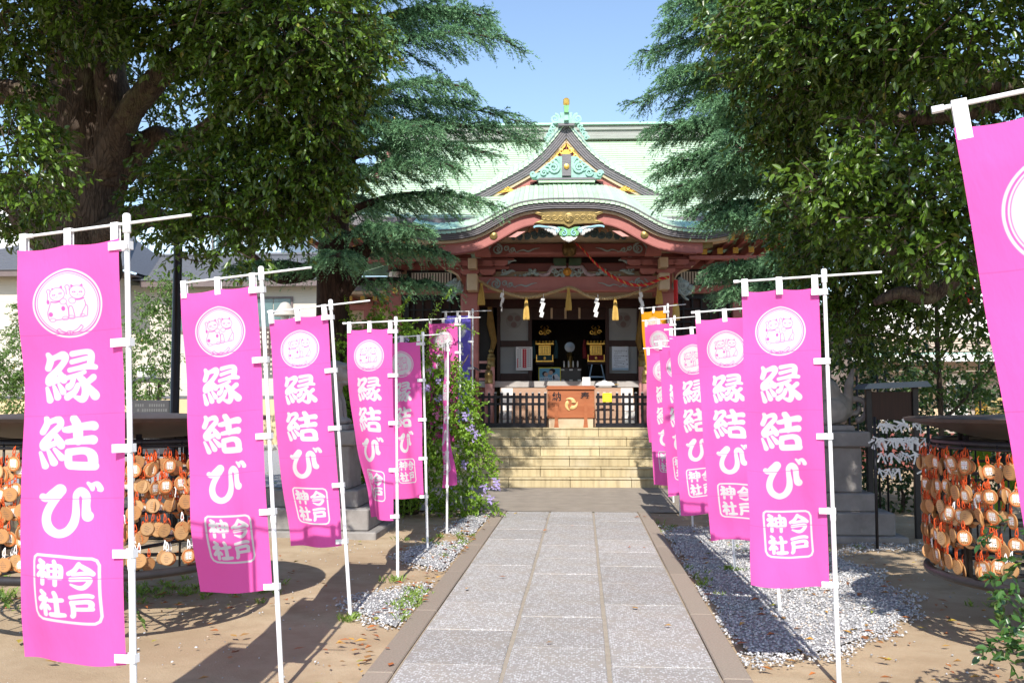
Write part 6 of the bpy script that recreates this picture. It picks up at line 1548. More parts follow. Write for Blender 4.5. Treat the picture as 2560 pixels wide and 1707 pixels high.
shrub('young_tree', 'yellow-green slender tree behind wall near the house window', 'tree', -11.4, 31, [(0,0,2.2,.5),(.1,0,3.0,.55),(0,0,3.8,.45),(.15,0,4.5,.3),(-.1,0,1.6,.5)], 800, .09, .04, M_['hedgeleaf'], 52)
shrub('garden_shrub', 'yellowish shrub at the foot of the house corner', 'shrub', -14.9, 30.5, [(0,0,1.9,.5),(.1,0,2.5,.5),(0,0,3.0,.3),(.4,0,2.1,.4)], 700, .09, .04, M_['hedgeleaf'], 53)
shrub('garden_tree', 'bushy green tree at the far left behind the cream wall', 'tree', -17.6, 30, [(0,0,1.9,.9),(-.2,0,2.9,.9),(.1,0,3.8,.8),(0,0,4.6,.5),(-.9,0,2.5,.8)], 900, .10, .045, M_['hedgeleaf'], 54)
shrub('garden_tree', 'small dark-stemmed tree in backlight behind the right plaque rack', 'tree', 4.58, 13, [(-.5,0,2.35,.38,.8),(.3,-.1,2.6,.42,.8),(-.1,.1,3.1,.45),(.5,0,3.3,.4),(-.6,0,3.0,.35,.7),(0,0,3.7,.4),(.75,0,2.5,.35),(.9,0,1.9,.4),(.2,0,2.0,.4),(-.3,0,1.85,.3),(.6,0,1.5,.35)], 760, .08, .034, M_['hedgeleaf'], 55,
      [([(0,0,-.05),(.02,0,1.5),(.0,0,2.6),(.03,0,3.8)],[.04,.035,.03,.01]), ([(0,0,2.0),(-.3,0,2.4),(-.6,0,2.9)],[.02,.015,.006]), ([(0,0,2.2),(.3,0,2.6),(.6,0,3.2)],[.02,.015,.006]), ([(.02,0,1.4),(.5,0,1.9),(.95,0,2.5)],[.025,.018,.006])])
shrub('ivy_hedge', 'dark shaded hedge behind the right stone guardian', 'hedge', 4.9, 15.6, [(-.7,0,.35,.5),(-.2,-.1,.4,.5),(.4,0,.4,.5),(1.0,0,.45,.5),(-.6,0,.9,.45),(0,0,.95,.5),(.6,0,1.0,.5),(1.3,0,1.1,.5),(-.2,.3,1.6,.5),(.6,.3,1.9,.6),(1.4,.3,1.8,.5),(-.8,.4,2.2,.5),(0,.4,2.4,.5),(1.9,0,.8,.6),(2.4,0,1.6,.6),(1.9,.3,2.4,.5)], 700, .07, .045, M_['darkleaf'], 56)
shrub('camellia_shrub', 'glossy dark shrub at the right edge before the plaque rack', 'shrub', 2.32, 5.35, [(-.13,-.1,.98,.16),(-.12,-.15,.75,.18),(.02,-.1,.85,.2),(-.1,-.1,.52,.2),(.1,0,.6,.25),(.0,-.1,.35,.22),(.25,0,.95,.2),(.2,0,.35,.25),(-.2,-.15,.42,.1),(.3,.0,1.15,.16)], 520, .062, .03, M_['glossleaf'], 57, None, .0)
shrub('hydrangea_bush', 'broad-leaved hydrangea with a faded flower head above right rack roof', 'shrub', 3.75, 8.6, [(-.3,0,1.45,.22),(0,.1,1.55,.25),(.3,0,1.6,.25),(-.1,0,1.2,.25),(.4,0,1.3,.3),(0,0,.8,.3)], 90, .15, .10, M_['durantaleaf'], 58)
hy = [o for o in COL.objects if o.name.startswith('hydrangea_bush')][0]
g = MB(); rf = np.random.default_rng(4)
for i in range(90):
    d = unit(rf.normal(size=3)); c = d*np.array([.10,.10,.07])+rf.normal(0,.006,3); g.ball(c, (.017,.017,.007), 5, 3)
g.build('flower_head', mat('faded_yellow_petal', (0.62,0.52,0.22), (0.5,0.33,0.16), 20, .7), hy, loc=(-.32,-.28,1.62))
shrub('bamboo_grass', 'low weeds and sprigs under the right plaque rack', 'shrub', 3.1, 6.75, [(-.3,0,.15,.18),(0,-.2,.2,.2),(.3,-.1,.2,.2),(.5,.0,.25,.22)], 130, .10, .03, M_['hedgeleaf'], 59)
shrub('low_weeds', 'low weeds under the left plaque rack', 'shrub', -3.7, 7.5, [(-.5,-.3,.12,.15),(-.9,-.2,.15,.18),(.3,-.2,.10,.12)], 130, .07, .025, M_['hedgeleaf'], 60)
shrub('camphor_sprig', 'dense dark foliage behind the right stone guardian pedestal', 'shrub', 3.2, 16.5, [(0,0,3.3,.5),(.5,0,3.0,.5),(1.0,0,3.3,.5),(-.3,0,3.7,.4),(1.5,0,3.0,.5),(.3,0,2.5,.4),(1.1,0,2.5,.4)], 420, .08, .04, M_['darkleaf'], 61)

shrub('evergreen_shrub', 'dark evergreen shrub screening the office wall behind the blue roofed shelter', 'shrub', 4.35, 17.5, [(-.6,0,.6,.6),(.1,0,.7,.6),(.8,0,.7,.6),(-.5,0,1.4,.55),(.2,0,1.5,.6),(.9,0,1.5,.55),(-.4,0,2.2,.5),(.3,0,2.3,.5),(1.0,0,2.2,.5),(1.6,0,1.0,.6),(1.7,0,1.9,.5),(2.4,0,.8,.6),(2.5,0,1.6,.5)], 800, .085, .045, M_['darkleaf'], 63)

# ------------------------------------------------------------------ stone guardians
M_['stonelion'] = mat('pale_weathered_stone', (0.34,0.31,0.29), (0.22,0.20,0.19), 6, 0.85, bump=0.4, bscale=30, detail=8)
def lion_mesh(name, opened):
    mb = MB()
    # seated guardian facing +x, about 0.95 high
    for c, r in (((-.16,0,.24),(.25,.21,.23)),((-.05,0,.42),(.22,.19,.24)),((.08,0,.56),(.20,.19,.19)),((.16,0,.74),(.20,.19,.18)),((.30,0,.70),(.13,.13,.10)),((.26,0,.83),(.12,.15,.06)),
                 ((.30,0,.60 if opened else .63),(.10,.10,.04)),((.12,.17,.68),(.1,.07,.12)),((.12,-.17,.68),(.1,.07,.12)),((.02,.12,.80),(.1,.09,.09)),((.02,-.12,.80),(.1,.09,.09)),((-.02,0,.74),(.12,.16,.14)),
                 ((-.1,.2,.2),(.2,.08,.17)),((-.1,-.2,.2),(.2,.08,.17)),((.02,.2,.06),(.15,.07,.06)),((.02,-.2,.06),(.15,.07,.06)),((.28,.12,.05),(.10,.08,.055)),((.28,-.12,.05),(.10,.08,.055)),
                 ((.37,.06,.75),(.04,.05,.03)),((.37,-.06,.75),(.04,.05,.03)),((.42,0,.71),(.03,.05,.03)),((.03,.2,.86),(.05,.04,.05)),((.03,-.2,.86),(.05,.04,.05)),((.12,.16,.54),(.07,.05,.07)),((.12,-.16,.54),(.07,.05,.07))):
        mb.ball(c, r, 14, 10)
    for s in (-1, 1): mb.tube([(.14,s*.12,.5),(.22,s*.12,.3),(.25,s*.12,.06)], [.09,.075,.065], 10)
    # flame tail with a curl
    mb.tube([(-.34,0,.12),(-.36,0,.36),(-.38,0,.58),(-.44,0,.80)], [.06,.07,.06,.015], 10)
    pts = []
    for i in range(26):
        t = i/25; a = -pi/2+t*2.7*pi; r = .165*(1-.85*t)+.012; pts.append((-.46-r*cos(a), 0, .24+r*sin(a)))
    mb.tube(pts, [.040*(1-.4*i/25)+.008 for i in range(26)], 8)
    me = mb.mesh(name+'_raw'); ob = bpy.data.objects.new('raw', me); COL.objects.link(ob)
    md = ob.modifiers.new('r', 'REMESH'); md.mode = 'VOXEL'; md.voxel_size = .012
    sm = ob.modifiers.new('s', 'SMOOTH'); sm.iterations = 3; sm.factor = .5
    dg = bpy.context.evaluated_depsgraph_get(); out = bpy.data.meshes.new_from_object(ob.evaluated_get(dg)); bpy.data.objects.remove(ob)
    out.name = name; out.materials.clear(); out.materials.append(M_['stonelion'])
    out.polygons.foreach_set('use_smooth', [True]*len(out.polygons)); return out
for s, x, lb in ((-1, -3.38, 'stone guardian lion on stepped pedestal behind the left banners'), (1, 3.02, 'stone guardian lion on stepped pedestal in shade right of the path')):
    t = thing('guardian_statue', lb, 'statue', (x, 12.75, 0), group='stone guardian pair')
    for nm, h, z0, z1 in (('ground_slab',.84,-.05,.07),('base_block',.72,.072,.34),('base_block',.55,.342,.56),('pillar_block',.41,.562,1.12),('cap_block',.50,1.122,1.31)):
        MB().cbox(-h, h, -h*.85, h*.85, z0, z1, .015).build(nm, M_['stone'], t)
    MB().cbox(-.36, .36, -.26, .26, 1.312, 1.38, .012).build('plinth', M_['stonelion'], t)
    o = link('lion', lion_mesh('lion', s < 0), t, (.02*s, 0, 1.375)); o.rotation_euler = (0, 0, 0 if s < 0 else pi+.0); 
    o.scale = (.92,.92,.92)

# ------------------------------------------------------------------ votive plaque racks
M_['emawood'] = wood('plaque_wood', (0.52,0.29,0.125), (0.40,0.20,0.075), 4, 'x', .55, .1)
M_['cordorange'] = mat('orange_cord', (0.68,0.10,0.015), (0.5,0.06,0.01), 30, .7)
def ema_print(kind, seed):
    r = random.Random(seed); base = [(0.52,0.30,0.13),(0.58,0.36,0.18),(0.46,0.23,0.09)][seed % 3]
    pr = Print(96, 96, 1, 1, base)
    if kind == 'cat':
        pr.ellipse(.5,.5,.5,.5,(0.52,0.13,0.03)); pr.ellipse(.5,.5,.42,.42,base)
        W = (0.80,0.78,0.76)
        for cx in (.36,.62):
            pr.rect(cx-.12,cx+.12,.22,.46,W,.05); pr.rect(cx-.11,cx+.11,.44,.72,W,.04)
            for e in (-1,1): pr.poly([(cx+e*.11,.26),(cx+e*.10,.15),(cx+e*.03,.22)], W); pr.rect(cx+e*.05-.014,cx+e*.05+.014,.31,.34,(0.08,0.06,0.06))
            pr.rect(cx-.09,cx+.09,.445,.47,(0.6,0.06,0.03)); pr.rect(cx-.02,cx+.02,.38,.40,(0.4,0.2,0.2))
        pr.line([(.31,.6),(.29,.7)], .02, (0.1,0.08,0.08)); pr.line([(.49,.25),(.49,.7)], .012, (0.45,0.28,0.18)); pr.ellipse(.66,.6,.04,.05,(0.1,0.08,0.08))
        for k in range(4): pr.rect(.27+.13*k,.35+.13*k,.77,.85,(0.16,0.07,0.03),.01)
    else:
        ink = (0.12,0.09,0.08) if seed % 2 else (0.22,0.12,0.08)
        for k in range(5):
            x = .2+.06*abs(k-2)+r.uniform(0,.06); y = .26+.13*k
            while x < .8-.06*abs(k-2)-r.uniform(0,.2):
                w = r.uniform(.02,.06); pr.rect(x, x+w, y-.02, y+.022, ink, .008); x += w+.02
    return pr.image('plaque_print')
EM = {'cat': [print_mat('plaque_picture', ema_print('cat', k), .5) for k in (0, 1)], 'text': [print_mat('plaque_writing', ema_print('text', k), .55) for k in (0, 1, 2, 5)]}
disc = MB().lathe([(.044,-.005),(.052,-.002),(.052,.003),(.046,.006)], 22, M=Matrix.Rotation(pi/2,4,'X')).mesh('board', M_['emawood'], True, 40)
def face_mesh(name, m, y, flip):
    me = bpy.data.meshes.new(name); n = 22
    vs = [(.0475*cos(2*pi*k/n)*(1 if not flip else -1), y, .0475*sin(2*pi*k/n)) for k in range(n)]
    me.from_pydata(vs, [], [tuple(range(n))]); uv = me.uv_layers.new(name='UV')
    for k in range(n): uv.data[k].uv = (.5+.5*cos(2*pi*k/n), .5+.5*sin(2*pi*k/n))
    me.materials.append(m); return me
faces = {k: [face_mesh('printed_face', m, -.0065, False) for m in v] for k, v in EM.items()}
cm = MB()
for s in (-1, 1): cm.tube([(s*.004,-.002,.045),(s*.010,-.004,.075),(s*.005,0,.105),(0,.012,.118)], [.0028,.0034,.0034,.003], 5)
cm.ball((0,-.003,.066), (.008,.006,.006), 7, 5); cm.tube([(0,-.004,.064),(.012,-.008,.05)], .0024, 4); cm.tube([(0,-.004,.064),(-.012,-.008,.052)], .0024, 4)
cord = cm.mesh('cord', M_['cordorange'], True)
cordw = cord.copy(); cordw.materials.clear(); cordw.materials.append(M_['paper'])
ORD = ['first','second','third','fourth','fifth','sixth','seventh','eighth','ninth','tenth','eleventh','twelfth','thirteenth','fourteenth','fifteenth','sixteenth','seventeenth','eighteenth','nineteenth','twentieth']+['twenty-'+w for w in ('first','second','third','fourth','fifth','sixth','seventh','eighth','ninth')]+['thirtieth']+['thirty-'+w for w in ('first','second','third','fourth','fifth','sixth','seventh','eighth','ninth')]
F_ = 2450.; yw, pt = radians(4.086), radians(3.588)
fwd = Vector((-sin(yw)*cos(pt), cos(yw)*cos(pt), sin(pt))); rgt = Vector((cos(yw), sin(yw), 0))
def view_x(p):
    v = Vector(p)-Vector((0,0,1.66)); return 1280+F_*v.dot(rgt)/v.dot(fwd)
def rack(cx, cy, R, roofR, side, seed, keep, zrows, dens, label):
    rr = random.Random(seed)
    t = thing('plaque_rack', label, 'rack', (cx, cy, 0), group='round plaque racks')
    MB().lathe([(0,1.59),(.25,1.585),(roofR*.97,1.56),(roofR,1.553),(roofR-.02,1.53),(roofR*.62,1.42),(roofR*.5,1.40),(0,1.42)], 40).build('rack_roof', mat('dark_brown_sheet', (0.075,0.05,0.042), (0.04,0.028,0.025), 6, .5), t, True, 30)
    MB().lathe([(.07,-.05),(.06,1.41)], 12).build('centre_post', M_['steel'], t, True, 40)
    def ring(z, rad, th, nm): 
        k = 48; MB().tube([(rad*cos(2*pi*i/k), rad*sin(2*pi*i/k), z) for i in range(k+1)], th, 8).build(nm, M_['steel'], t, True, 60)
    ring(.47, R+.03, .032, 'bottom_ring')
    for z in zrows: ring(z+.118, R, .011, 'hanging_bar')
    ring(zrows[0]+.15, R-.03, .022, 'top_ring')
    for k in range(22):
        a = 2*pi*k/22; MB().tube([(R*cos(a)*.985, R*sin(a)*.985, .47),(R*cos(a)*.985, R*sin(a)*.985, zrows[0]+.15)], .008, 6).build('rod', M_['steel'], t, True)
    for k in range(6):
        a = 2*pi*k/6+.2; MB().tube([(R*cos(a)*.9, R*sin(a)*.9, .47),(R*cos(a)*.9, R*sin(a)*.9, 1.44)], .022, 8).build('upright', M_['steel'], t, True); MB().tube([(0,0,.47),(R*cos(a), R*sin(a), .47)], .016, 6).build('spoke', M_['steel'], t, True)
    a0 = atan2(-cy, -cx)
    rows = ('top','second','middle','fourth','lowest')
    for ri, z in enumerate(zrows):
        items = []
        for layer in range(4):
            a = a0-1.62+rr.uniform(0,.08)
            while a < a0+1.62:
                a += (rr.uniform(.055,.12) if rr.random() < .8 else rr.uniform(.01,.04))/R/dens[ri]
                if layer == 3 and rr.random() < .4: continue
                rad = R+.030-.022*layer+rr.uniform(-.006,.012)+.018*(rr.random() < .25)
                p = (cx+rad*cos(a), cy+rad*sin(a), z+rr.uniform(-.04,.02)-.012*layer)
                px = view_x(p)
                if not keep(px): continue
                items.append((px, layer, a, p))
        items.sort()
        if len(items) > 38: items = sorted(rr.sample(items, 38))
        for i, (px, layer, a, p) in enumerate(items):
            kind = 'cat' if rr.random() < (.45 if side == 'left' else .62) else 'text'
            words_ = ('orange rimmed cat picture plaque' if kind == 'cat' else 'round wooden plaque with handwriting')
            e = thing('votive_plaque', '%s, %s from the left, %s row of the %s rack' % (words_, ORD[i], rows[ri], side), 'plaque', p, group='votive plaques on the %s rack' % side)
            edge = rr.random() < .12
            e.rotation_euler = (rr.gauss(.10,.08), rr.gauss(0,.07), a+pi/2+(rr.gauss(0,.22) if not edge else rr.choice((-1,1))*rr.uniform(.9,1.4)))
            s_ = rr.uniform(.94,1.05); e.scale = (s_*.97, s_, s_)
            link('board', disc, e); link('printed_face', rr.choice(faces[kind]), e); link('cord', cord if rr.random() < (.9 if ri < 4 or side == 'right' else .3) else cordw, e)
    return t
rack(-3.78, 7.5, 1.08, 1.30, 'left', 4, lambda px: -20 < px < 62 or 282 < px < 505, (1.235,1.075,.94,.775,.60), (1.0,1.0,.8,.7,.5), 'round rack hung with wooden plaques behind the two nearest left banners')
rack(3.58, 7.2, 1.06, 1.24, 'right', 8, lambda px: 2290 < px < 2545, (1.235,1.075,.925,.765,.60), (1.25,1.0,1.0,.95,.85), 'round rack hung with wooden plaques by the glossy shrub at right')

# ------------------------------------------------------------------ fortune papers, small shelter, trellis
t = thing('notice_shelter', 'small notice shelter with blue-grey metal roof behind the right rack', 'shelter', (3.88, 12.6, 0))
for x in (-.30, .27): MB().cbox(x-.035, x+.035, -.035, .035, -.05, 1.86, .006).build('post', M_['steel'], t)
MB().prism([(-.42,1.83),(.40,1.86),(.34,1.93),(-.36,1.90)], -.25, .25).build('shelter_roof', mat('blue_grey_metal', (0.16,0.22,0.30), (0.12,0.17,0.24), 6, .35), t)
MB().box(-.26, .23, .0, .03, 1.45, 1.8).build('board', M_['brownwood'], t)
om = thing('paper_tying_rack', 'dark wire rack for tying fortune papers left of the right rack', 'rack', (3.66, 11.6, 0))
for x in (-.3, .3): MB().tube([(x,0,-.05),(x,0,1.5)], .018, 8).build('post', M_['steel'], om, True)
for z in (1.42,1.25,1.08,.9): MB().tube([(-.3,0,z),(.3,0,z)], .005, 6).build('wire', M_['steel'], om, True)
pmesh = MB()
for k, (a, L) in enumerate(((-.5,.11),(.4,.10),(1.3,.05))):
    M = Matrix.Rotation(a, 4, 'Y'); pmesh.add([M @ Vector(q) for q in ((-.009,-.004,0),(.009,-.004,0),(.011,-.012,-L),(-.007,-.012,-L))], [(0,1,2,3)])
pmesh.ball((0,0,0), (.014,.01,.012), 6, 4)
pmesh = pmesh.mesh('knotted_paper', M_['paper']); rr = random.Random(6)
KP = sorted((-rr.choice((1.42,1.42,1.25,1.25,1.25,1.08,1.08,.9)), rr.uniform(-.29,.27)) for i in range(52))
for i, (z, kx) in enumerate(KP):
    z = -z; no_ = sum(1 for q in KP[:i] if -q[0] == z)
    o = link('knotted_paper', pmesh, None, (3.66+kx, 11.6-.006, z)); o.rotation_euler = (rr.gauss(0,.2), rr.gauss(0,.7), rr.gauss(0,.5)); s_ = rr.uniform(.8,1.3); o.scale = (s_,s_,s_)
    tag(o, 'white knotted fortune paper, %s from the left on the %s wire' % (ORD[no_], {1.42:'top', 1.25:'second', 1.08:'third', .9:'lowest'}[z]), 'fortune paper', 'knotted fortune papers')
t = thing('garden_trellis', 'dark metal trellis arch behind the right guardian statue', 'trellis', (4.3, 15.0, 0))
for x in (-.32,-.2,.1,.22): MB().tube([(x,0,-.05),(x,0,2.0+.25*cos(x*4))], .016, 6).build('upright', M_['steel'], t, True)
for z in (.6,1.2,1.8): MB().tube([(-.32,0,z),(.22,0,z)], .01, 6).build('crossbar', M_['steel'], t, True)
MB().tube([(-.36,-.05,2.5),(.0,-.05,2.35),(.3,-.05,2.25)], .02, 6).build('top_bar', M_['steel'], t, True)

# ------------------------------------------------------------------ left background: post, tablet, wall, houses
t = thing('lamp_post', 'tall plain black post between the first and second left banners', 'post', (-5.53, 13.0, 0))
MB().lathe([(.07,-.05),(.07,.3),(.062,.31),(.058,4.6)], 14).build('post_shaft', mat('black_brown_post', (0.03,0.018,0.016), (0.018,0.011,0.010), 5, .3), t, True, 40); MB().lathe([(.0,4.68),(.06,4.66),(.075,4.6),(.06,4.59)], 14).build('post_cap', M_['steel'], t, True)
t = thing('stone_tablet', 'dark engraved stone tablet standing before the cream wall', 'monument', (-9.0, 20.0, 0))
MB().cbox(-.40,.40,-.06,.06,.55,1.72,.012).build('slab', M_['stonedk'], t); MB().cbox(-.55,.55,-.2,.2,-.05,.548,.02).build('base', M_['stone'], t)
g = MB(); rr = random.Random(8)
for i in range(14):
    for j in range(9): 
        if rr.random() < .85: g.box(-.33+.05*i, -.30+.05*i, -.0625, -.0602, 1.58-.1*j, 1.64-.1*j)
g.build('engraving', mat('engraved_grey', (0.14,0.14,0.14), (0.11,0.11,0.11), 9, .8), t, kind='stuff')
w = thing('cream_wall', 'long cream plastered boundary wall with grey tile coping', 'wall', (-17.0, 35, 0))
M_['cream'] = mat('cream_plaster', (0.62,0.50,0.30), (0.55,0.43,0.25), .8, .85, bump=.1)
MB().box(-9, 7.6, -.1, .1, -.05, 1.80).build('plaster', M_['cream'], w); MB().box(-9.02, 7.62, -.13, .13, -.05, .16).build('footing', mat('pale_concrete', (0.5,0.48,0.45), (0.42,0.40,0.38), 3, .9), w)
for k in range(66): link('coping_tile', MB().lathe([(.0,-.125),(.10,-.125),(.10,.118),(.085,.125),(.0,.125)], 8, M=Matrix.Rotation(pi/2,4,'Y')).mesh('coping_tile', M_['rooftile']), w, (-8.85+.25*k, 0, 1.82))
M_['siding'] = mat('pale_siding', (0.62,0.58,0.50), (0.52,0.48,0.41), 1.5, .8, stretch=(1,1,16), bump=.6, bscale=4)
M_['slate'] = mat('grey_slate_roof', (0.125,0.13,0.15), (0.09,0.095,0.11), 5, .6, stretch=(1,1,6))
M_['gutter'] = mat('brown_grey_gutter', (0.17,0.13,0.125), (0.13,0.10,0.1), 5, .5)
M_['louver'] = mat('brown_louver', (0.10,0.055,0.05), (0.07,0.04,0.036), 6, .5, stretch=(14,1,1))
M_['glass'] = mat('dim_window_glass', (0.10,0.17,0.17), (0.05,0.08,0.09), 1.5, .08, spec=.8)
def roof_courses(parent, x0, x1, y0, z0, x2, x3, y1, z1, n, name='roof_course'):
    for c in range(n):
        a, b = c/n, (c+1)/n
        q = lambda f, l: [(x0+(x2-x0)*f, y0+(y1-y0)*f, z0+(z1-z0)*f+l), (x1+(x3-x1)*f, y0+(y1-y0)*f, z0+(z1-z0)*f+l)]
        A, B, C_ = q(a, .05), q(b, .012), q(a, .0)
        MB().add([A[0],A[1],B[1],B[0],C_[0],C_[1]], [(0,1,2,3),(4,5,1,0)]).build(name, M_['slate'], parent)
h = thing('beige_house', 'beige sided two-storey house with grey slate hip roofs behind the wall', 'house', (-17, 39, 0))
MB().box(-9.5, -1.6, -1.6, 8, 0, 6.72).build('wall', M_['siding'], h); MB().box(-1.55, 6.9, 0, 8, 0, 6.5).build('wall', M_['siding'], h)
MB().box(-10.2, -.9, -2.3, -2.2, 6.62, 6.86).build('gutter', M_['gutter'], h); MB().box(-.85, 7.4, -.7, -.6, 6.34, 6.6).build('gutter', M_['gutter'], h)
MB().box(-10.2, -.9, -2.19, 8, 6.73, 6.8).build('eave_soffit', M_['gutter'], h); MB().box(-.85, 7.4, -.59, 8, 6.51, 6.56).build('eave_soffit', M_['gutter'], h)
roof_courses(h, -10.3, -.8, -2.35, 6.86, -6.5, -1.4-1.3, 2.6, 8.9, 16); roof_courses(h, -1.2, 7.5, -.75, 6.6, -2.6, 5.6, 4.2, 8.3, 16)
MB().add([(-.8,-2.35,6.86),(-.8,7,6.86),(-2.7,2.6,8.9)], [(0,1,2)]).build('roof_hip', M_['slate'], h)
MB().add([(-10.3,-2.35,6.86),(-6.5,2.6,8.9),(-10.3,7,6.86)], [(0,1,2)]).build('roof_hip', M_['slate'], h)
MB().tube([(-.8,-2.35,6.9),(-2.7,2.6,8.95)], .09, 6).build('hip_ridge', M_['slate'], h); MB().tube([(-2.7,2.6,8.95),(-6.5,2.6,8.95)], .1, 6).build('ridge', M_['slate'], h); MB().tube([(-2.6,4.2,8.36),(5.6,4.2,8.36)], .1, 6).build('ridge', M_['slate'], h)
for k in range(12): MB().box(-3.6+.13*k, -3.53+.13*k, -1.75, -1.605, 2.0, 6.5).build('louver_slat', M_['louver'], h)
def window(parent, x0, x1, y, z0, z1, n):
    f = MB().box(x0-.08, x1+.08, y-.06, y, z0-.08, z0).box(x0-.08, x1+.08, y-.06, y, z1, z1+.08).box(x0-.08, x0, y-.06, y, z0, z1).box(x1, x1+.08, y-.06, y, z0, z1).build('window', M_['gutter'], parent)
    for k in range(n): 
        a, b = x0+(x1-x0)*k/n, x0+(x1-x0)*(k+1)/n; MB().box(a+.02, b-.02, y-.035, y-.015, z0+.01, z1-.01).build('pane', M_['glass'], f)
window(h, 3.0, 5.2, -.01, 4.75, 5.9, 3); window(h, -9.2, -7.8, -1.61, 4.2, 5.8, 2); window(h, .2, 1.8, -.01, 4.6, 5.8, 2)
bal = MB().box(2.6, 5.3, -.9, -.84, 4.5, 4.58).box(2.6, 5.3, -.9, -.84, 3.5, 3.6).build('balcony_rail', M_['louver'], h)
for k in range(18): MB().box(2.62+.15*k, 2.70+.15*k, -.9, -.86, 3.61, 4.49).build('balcony_slat', M_['louver'], bal)
for k in range(4): MB().box(2.6, 5.3, -.93, -.905, 3.75+.2*k, 3.82+.2*k).build('balcony_slat', M_['louver'], bal)
b = thing('white_building', 'tall white building with a grey pipe at far left', 'building', (-36.5, 56, 0))
MB().box(-6, 3.4, 0, 10, 0, 15).build('wall', mat('white_render', (0.72,0.73,0.74), (0.66,0.67,0.68), .4, .8), b); MB().tube([(3.0,-.2,0),(3.0,-.2,14)], .1, 6).build('pipe', M_['white'], b)
for z in (5.6, 9.0): window(b, .6, 1.9, -.01, z, z+1.8, 1)
MB().box(1.9, 3.38, -.6, -.01, 7.9, 8.3).build('ledge', M_['white'], b)
b = thing('pale_blue_building', 'pale blue corrugated metal building above the house roof', 'building', (-26.5, 62, 0))
MB().box(-4, 7, 0, 10, 0, 13.5).build('wall', mat('pale_blue_sheet', (0.50,0.64,0.78), (0.44,0.58,0.73), .5, .6), b)
for k in range(22): MB().box(-3.9+.5*k, -3.8+.5*k, -.05, -.005, 0, 13.4).build('rib', mat('pale_blue_rib', (0.46,0.6,0.74), (0.4,0.54,0.69), .5, .6) if k == 0 else bpy.data.materials['pale_blue_rib'], b)
window(b, 2.5, 4.4, -.01, 11.3, 12.6, 1)
t = thing('garden_lamp', 'pale cone-shaded garden lamp in front of the house window', 'lamp', (-7.42, 24, 0))
MB().lathe([(.03,-.05),(.03,3.75)], 10).build('lamp_pole', M_['white'], t, True); MB().lathe([(.28,3.83),(.29,3.85),(.11,4.15),(.05,4.18),(0,4.18)], 18).build('lamp_shade', mat('putty_shade', (0.5,0.47,0.42), (0.43,0.40,0.36), 6, .6), t, True, 50); MB().lathe([(.07,3.7),(.1,3.75),(.1,3.85)], 12).build('lamp_head', M_['white'], t, True)
t = thing('garden_shelter', 'small dark tiled garden shelter behind the cream wall', 'shelter', (-14.6, 32, 0))
MB().cbox(-.6,.6,-.4,.4,2.35,2.5,.02).build('shelter_roof', M_['rooftile'], t); [MB().box(x-.05,x+.05,-.05,.05,-.05,2.34).build('post', M_['louver'], t) for x in (-.45,.45)]; MB().cbox(-.25,.25,-.2,.2,2.501,2.9,.03).build('lantern_box', M_['white'], t)

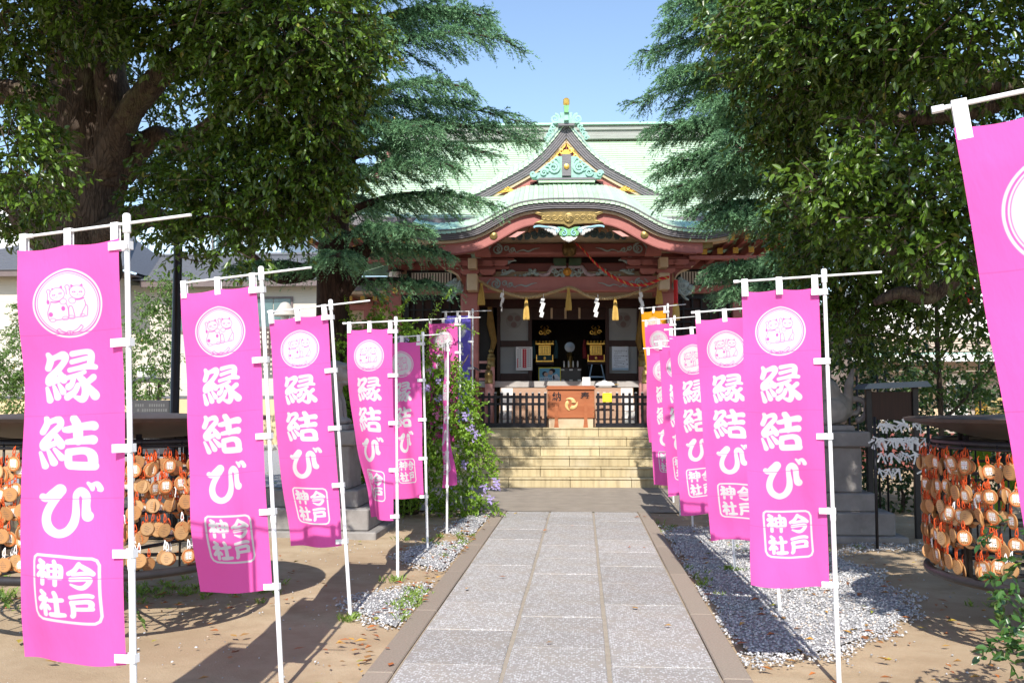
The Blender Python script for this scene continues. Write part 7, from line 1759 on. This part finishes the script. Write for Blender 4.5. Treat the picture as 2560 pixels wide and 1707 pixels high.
# ------------------------------------------------------------------ right background
b = thing('shrine_office', 'low shrine office with tan boarded roof behind the right trees', 'building', (9.2, 25, 0))
MB().box(-2.2, 6, .6, 6, 0, 2.8).build('wall', mat('shop_wall', (0.42,0.36,0.31), (0.34,0.29,0.25), 2, .8), b); MB().box(-1.6, 6, 1.6, 6, 2.81, 4.9).build('upper_wall', mat('white_upper_wall', (0.74,0.73,0.71), (0.67,0.66,0.64), 1, .8), b)
for c in range(7): MB().add([(-2.6+.12*c,-.6+.32*c,2.80+.085*c+.03),(6.4,-.6+.32*c,2.80+.085*c+.03),(6.4,-.28+.32*c,2.885+.085*c+.012),(-2.48+.12*c,-.28+.32*c,2.885+.085*c+.012)],[(0,1,2,3)]).build('roof_board', mat('tan_roof_board', (0.55,0.43,0.33), (0.47,0.36,0.27), 3, .7, stretch=(.3,3,3)) if c else M_['copper2'], b)
MB().box(-2.7, 6.5, -.68, -.605, 2.66, 2.83).build('eave_board', M_['white'], b); MB().box(-2.2, 6, .5, .598, .0, .9).build('counter_front', M_['pinkdark'], b)
for x0, x1, z0, z1, m in ((-1.6,-1.1,1.2,2.3,'white'),(-.9,-.2,1.0,2.0,'beige'),(.0,.5,1.2,2.4,'white'),(.7,1.3,1.0,1.7,'goldpaint'),(1.5,2.2,1.3,1.7,'red')): MB().box(x0, x1, .55, .595, z0, z1).build('display_panel', M_[m], b)
MB().box(-4.6, -2.25, 1.2, 5, 0, 3.6).build('annex_wall', mat('grey_brown_annex', (0.20,0.165,0.155), (0.16,0.13,0.125), 2, .8), b); MB().box(-5.0,-2.0,.6,5.2,3.61,3.75).build('annex_roof', M_['slate'], b)
t = thing('red_lantern', 'red paper lantern hanging on a pole among the right leaves', 'lantern', (6.65, 17.6, 0))
MB().tube([(.25,0,-.05),(.25,0,4.0),(0,0,4.0),(0,0,3.85)], .02, 6).build('lantern_pole', M_['steel'], t, True); MB().lathe([(.08,3.35),(.17,3.42),(.2,3.58),(.17,3.74),(.08,3.82)], 16).build('lantern_shade', M_['red'], t, True)
t = thing('street_lamp', 'brown capped lamp on a pole beside the largest right banner', 'lamp', (5.78, 14.0, 0))
MB().lathe([(.03,-.05),(.03,2.75)], 8).build('lamp_pole', M_['steel'], t, True); MB().lathe([(.14,2.72),(.2,2.95),(.03,3.15),(0,3.16)], 6).build('lamp_head', mat('grey_brown_lamp', (0.30,0.25,0.24), (0.25,0.2,0.2), 6, .6), t)
t = thing('far_hedge', 'far green hedge closing the view right of the shrine', 'hedge', (9, 34, 0))
crown('crown', [(x, rr.uniform(-.5,.5), z, 1.2) for x in range(-8, 14, 2) for z in (.8, 2.4)], 160, .16, .09, M_['hedgeleaf'], t, np.random.default_rng(71), .3, 8, .4)
MB().tube([(-8,0,-.05),(-8,0,1.0)], .05, 6).build('stem', M_['bark'], t)
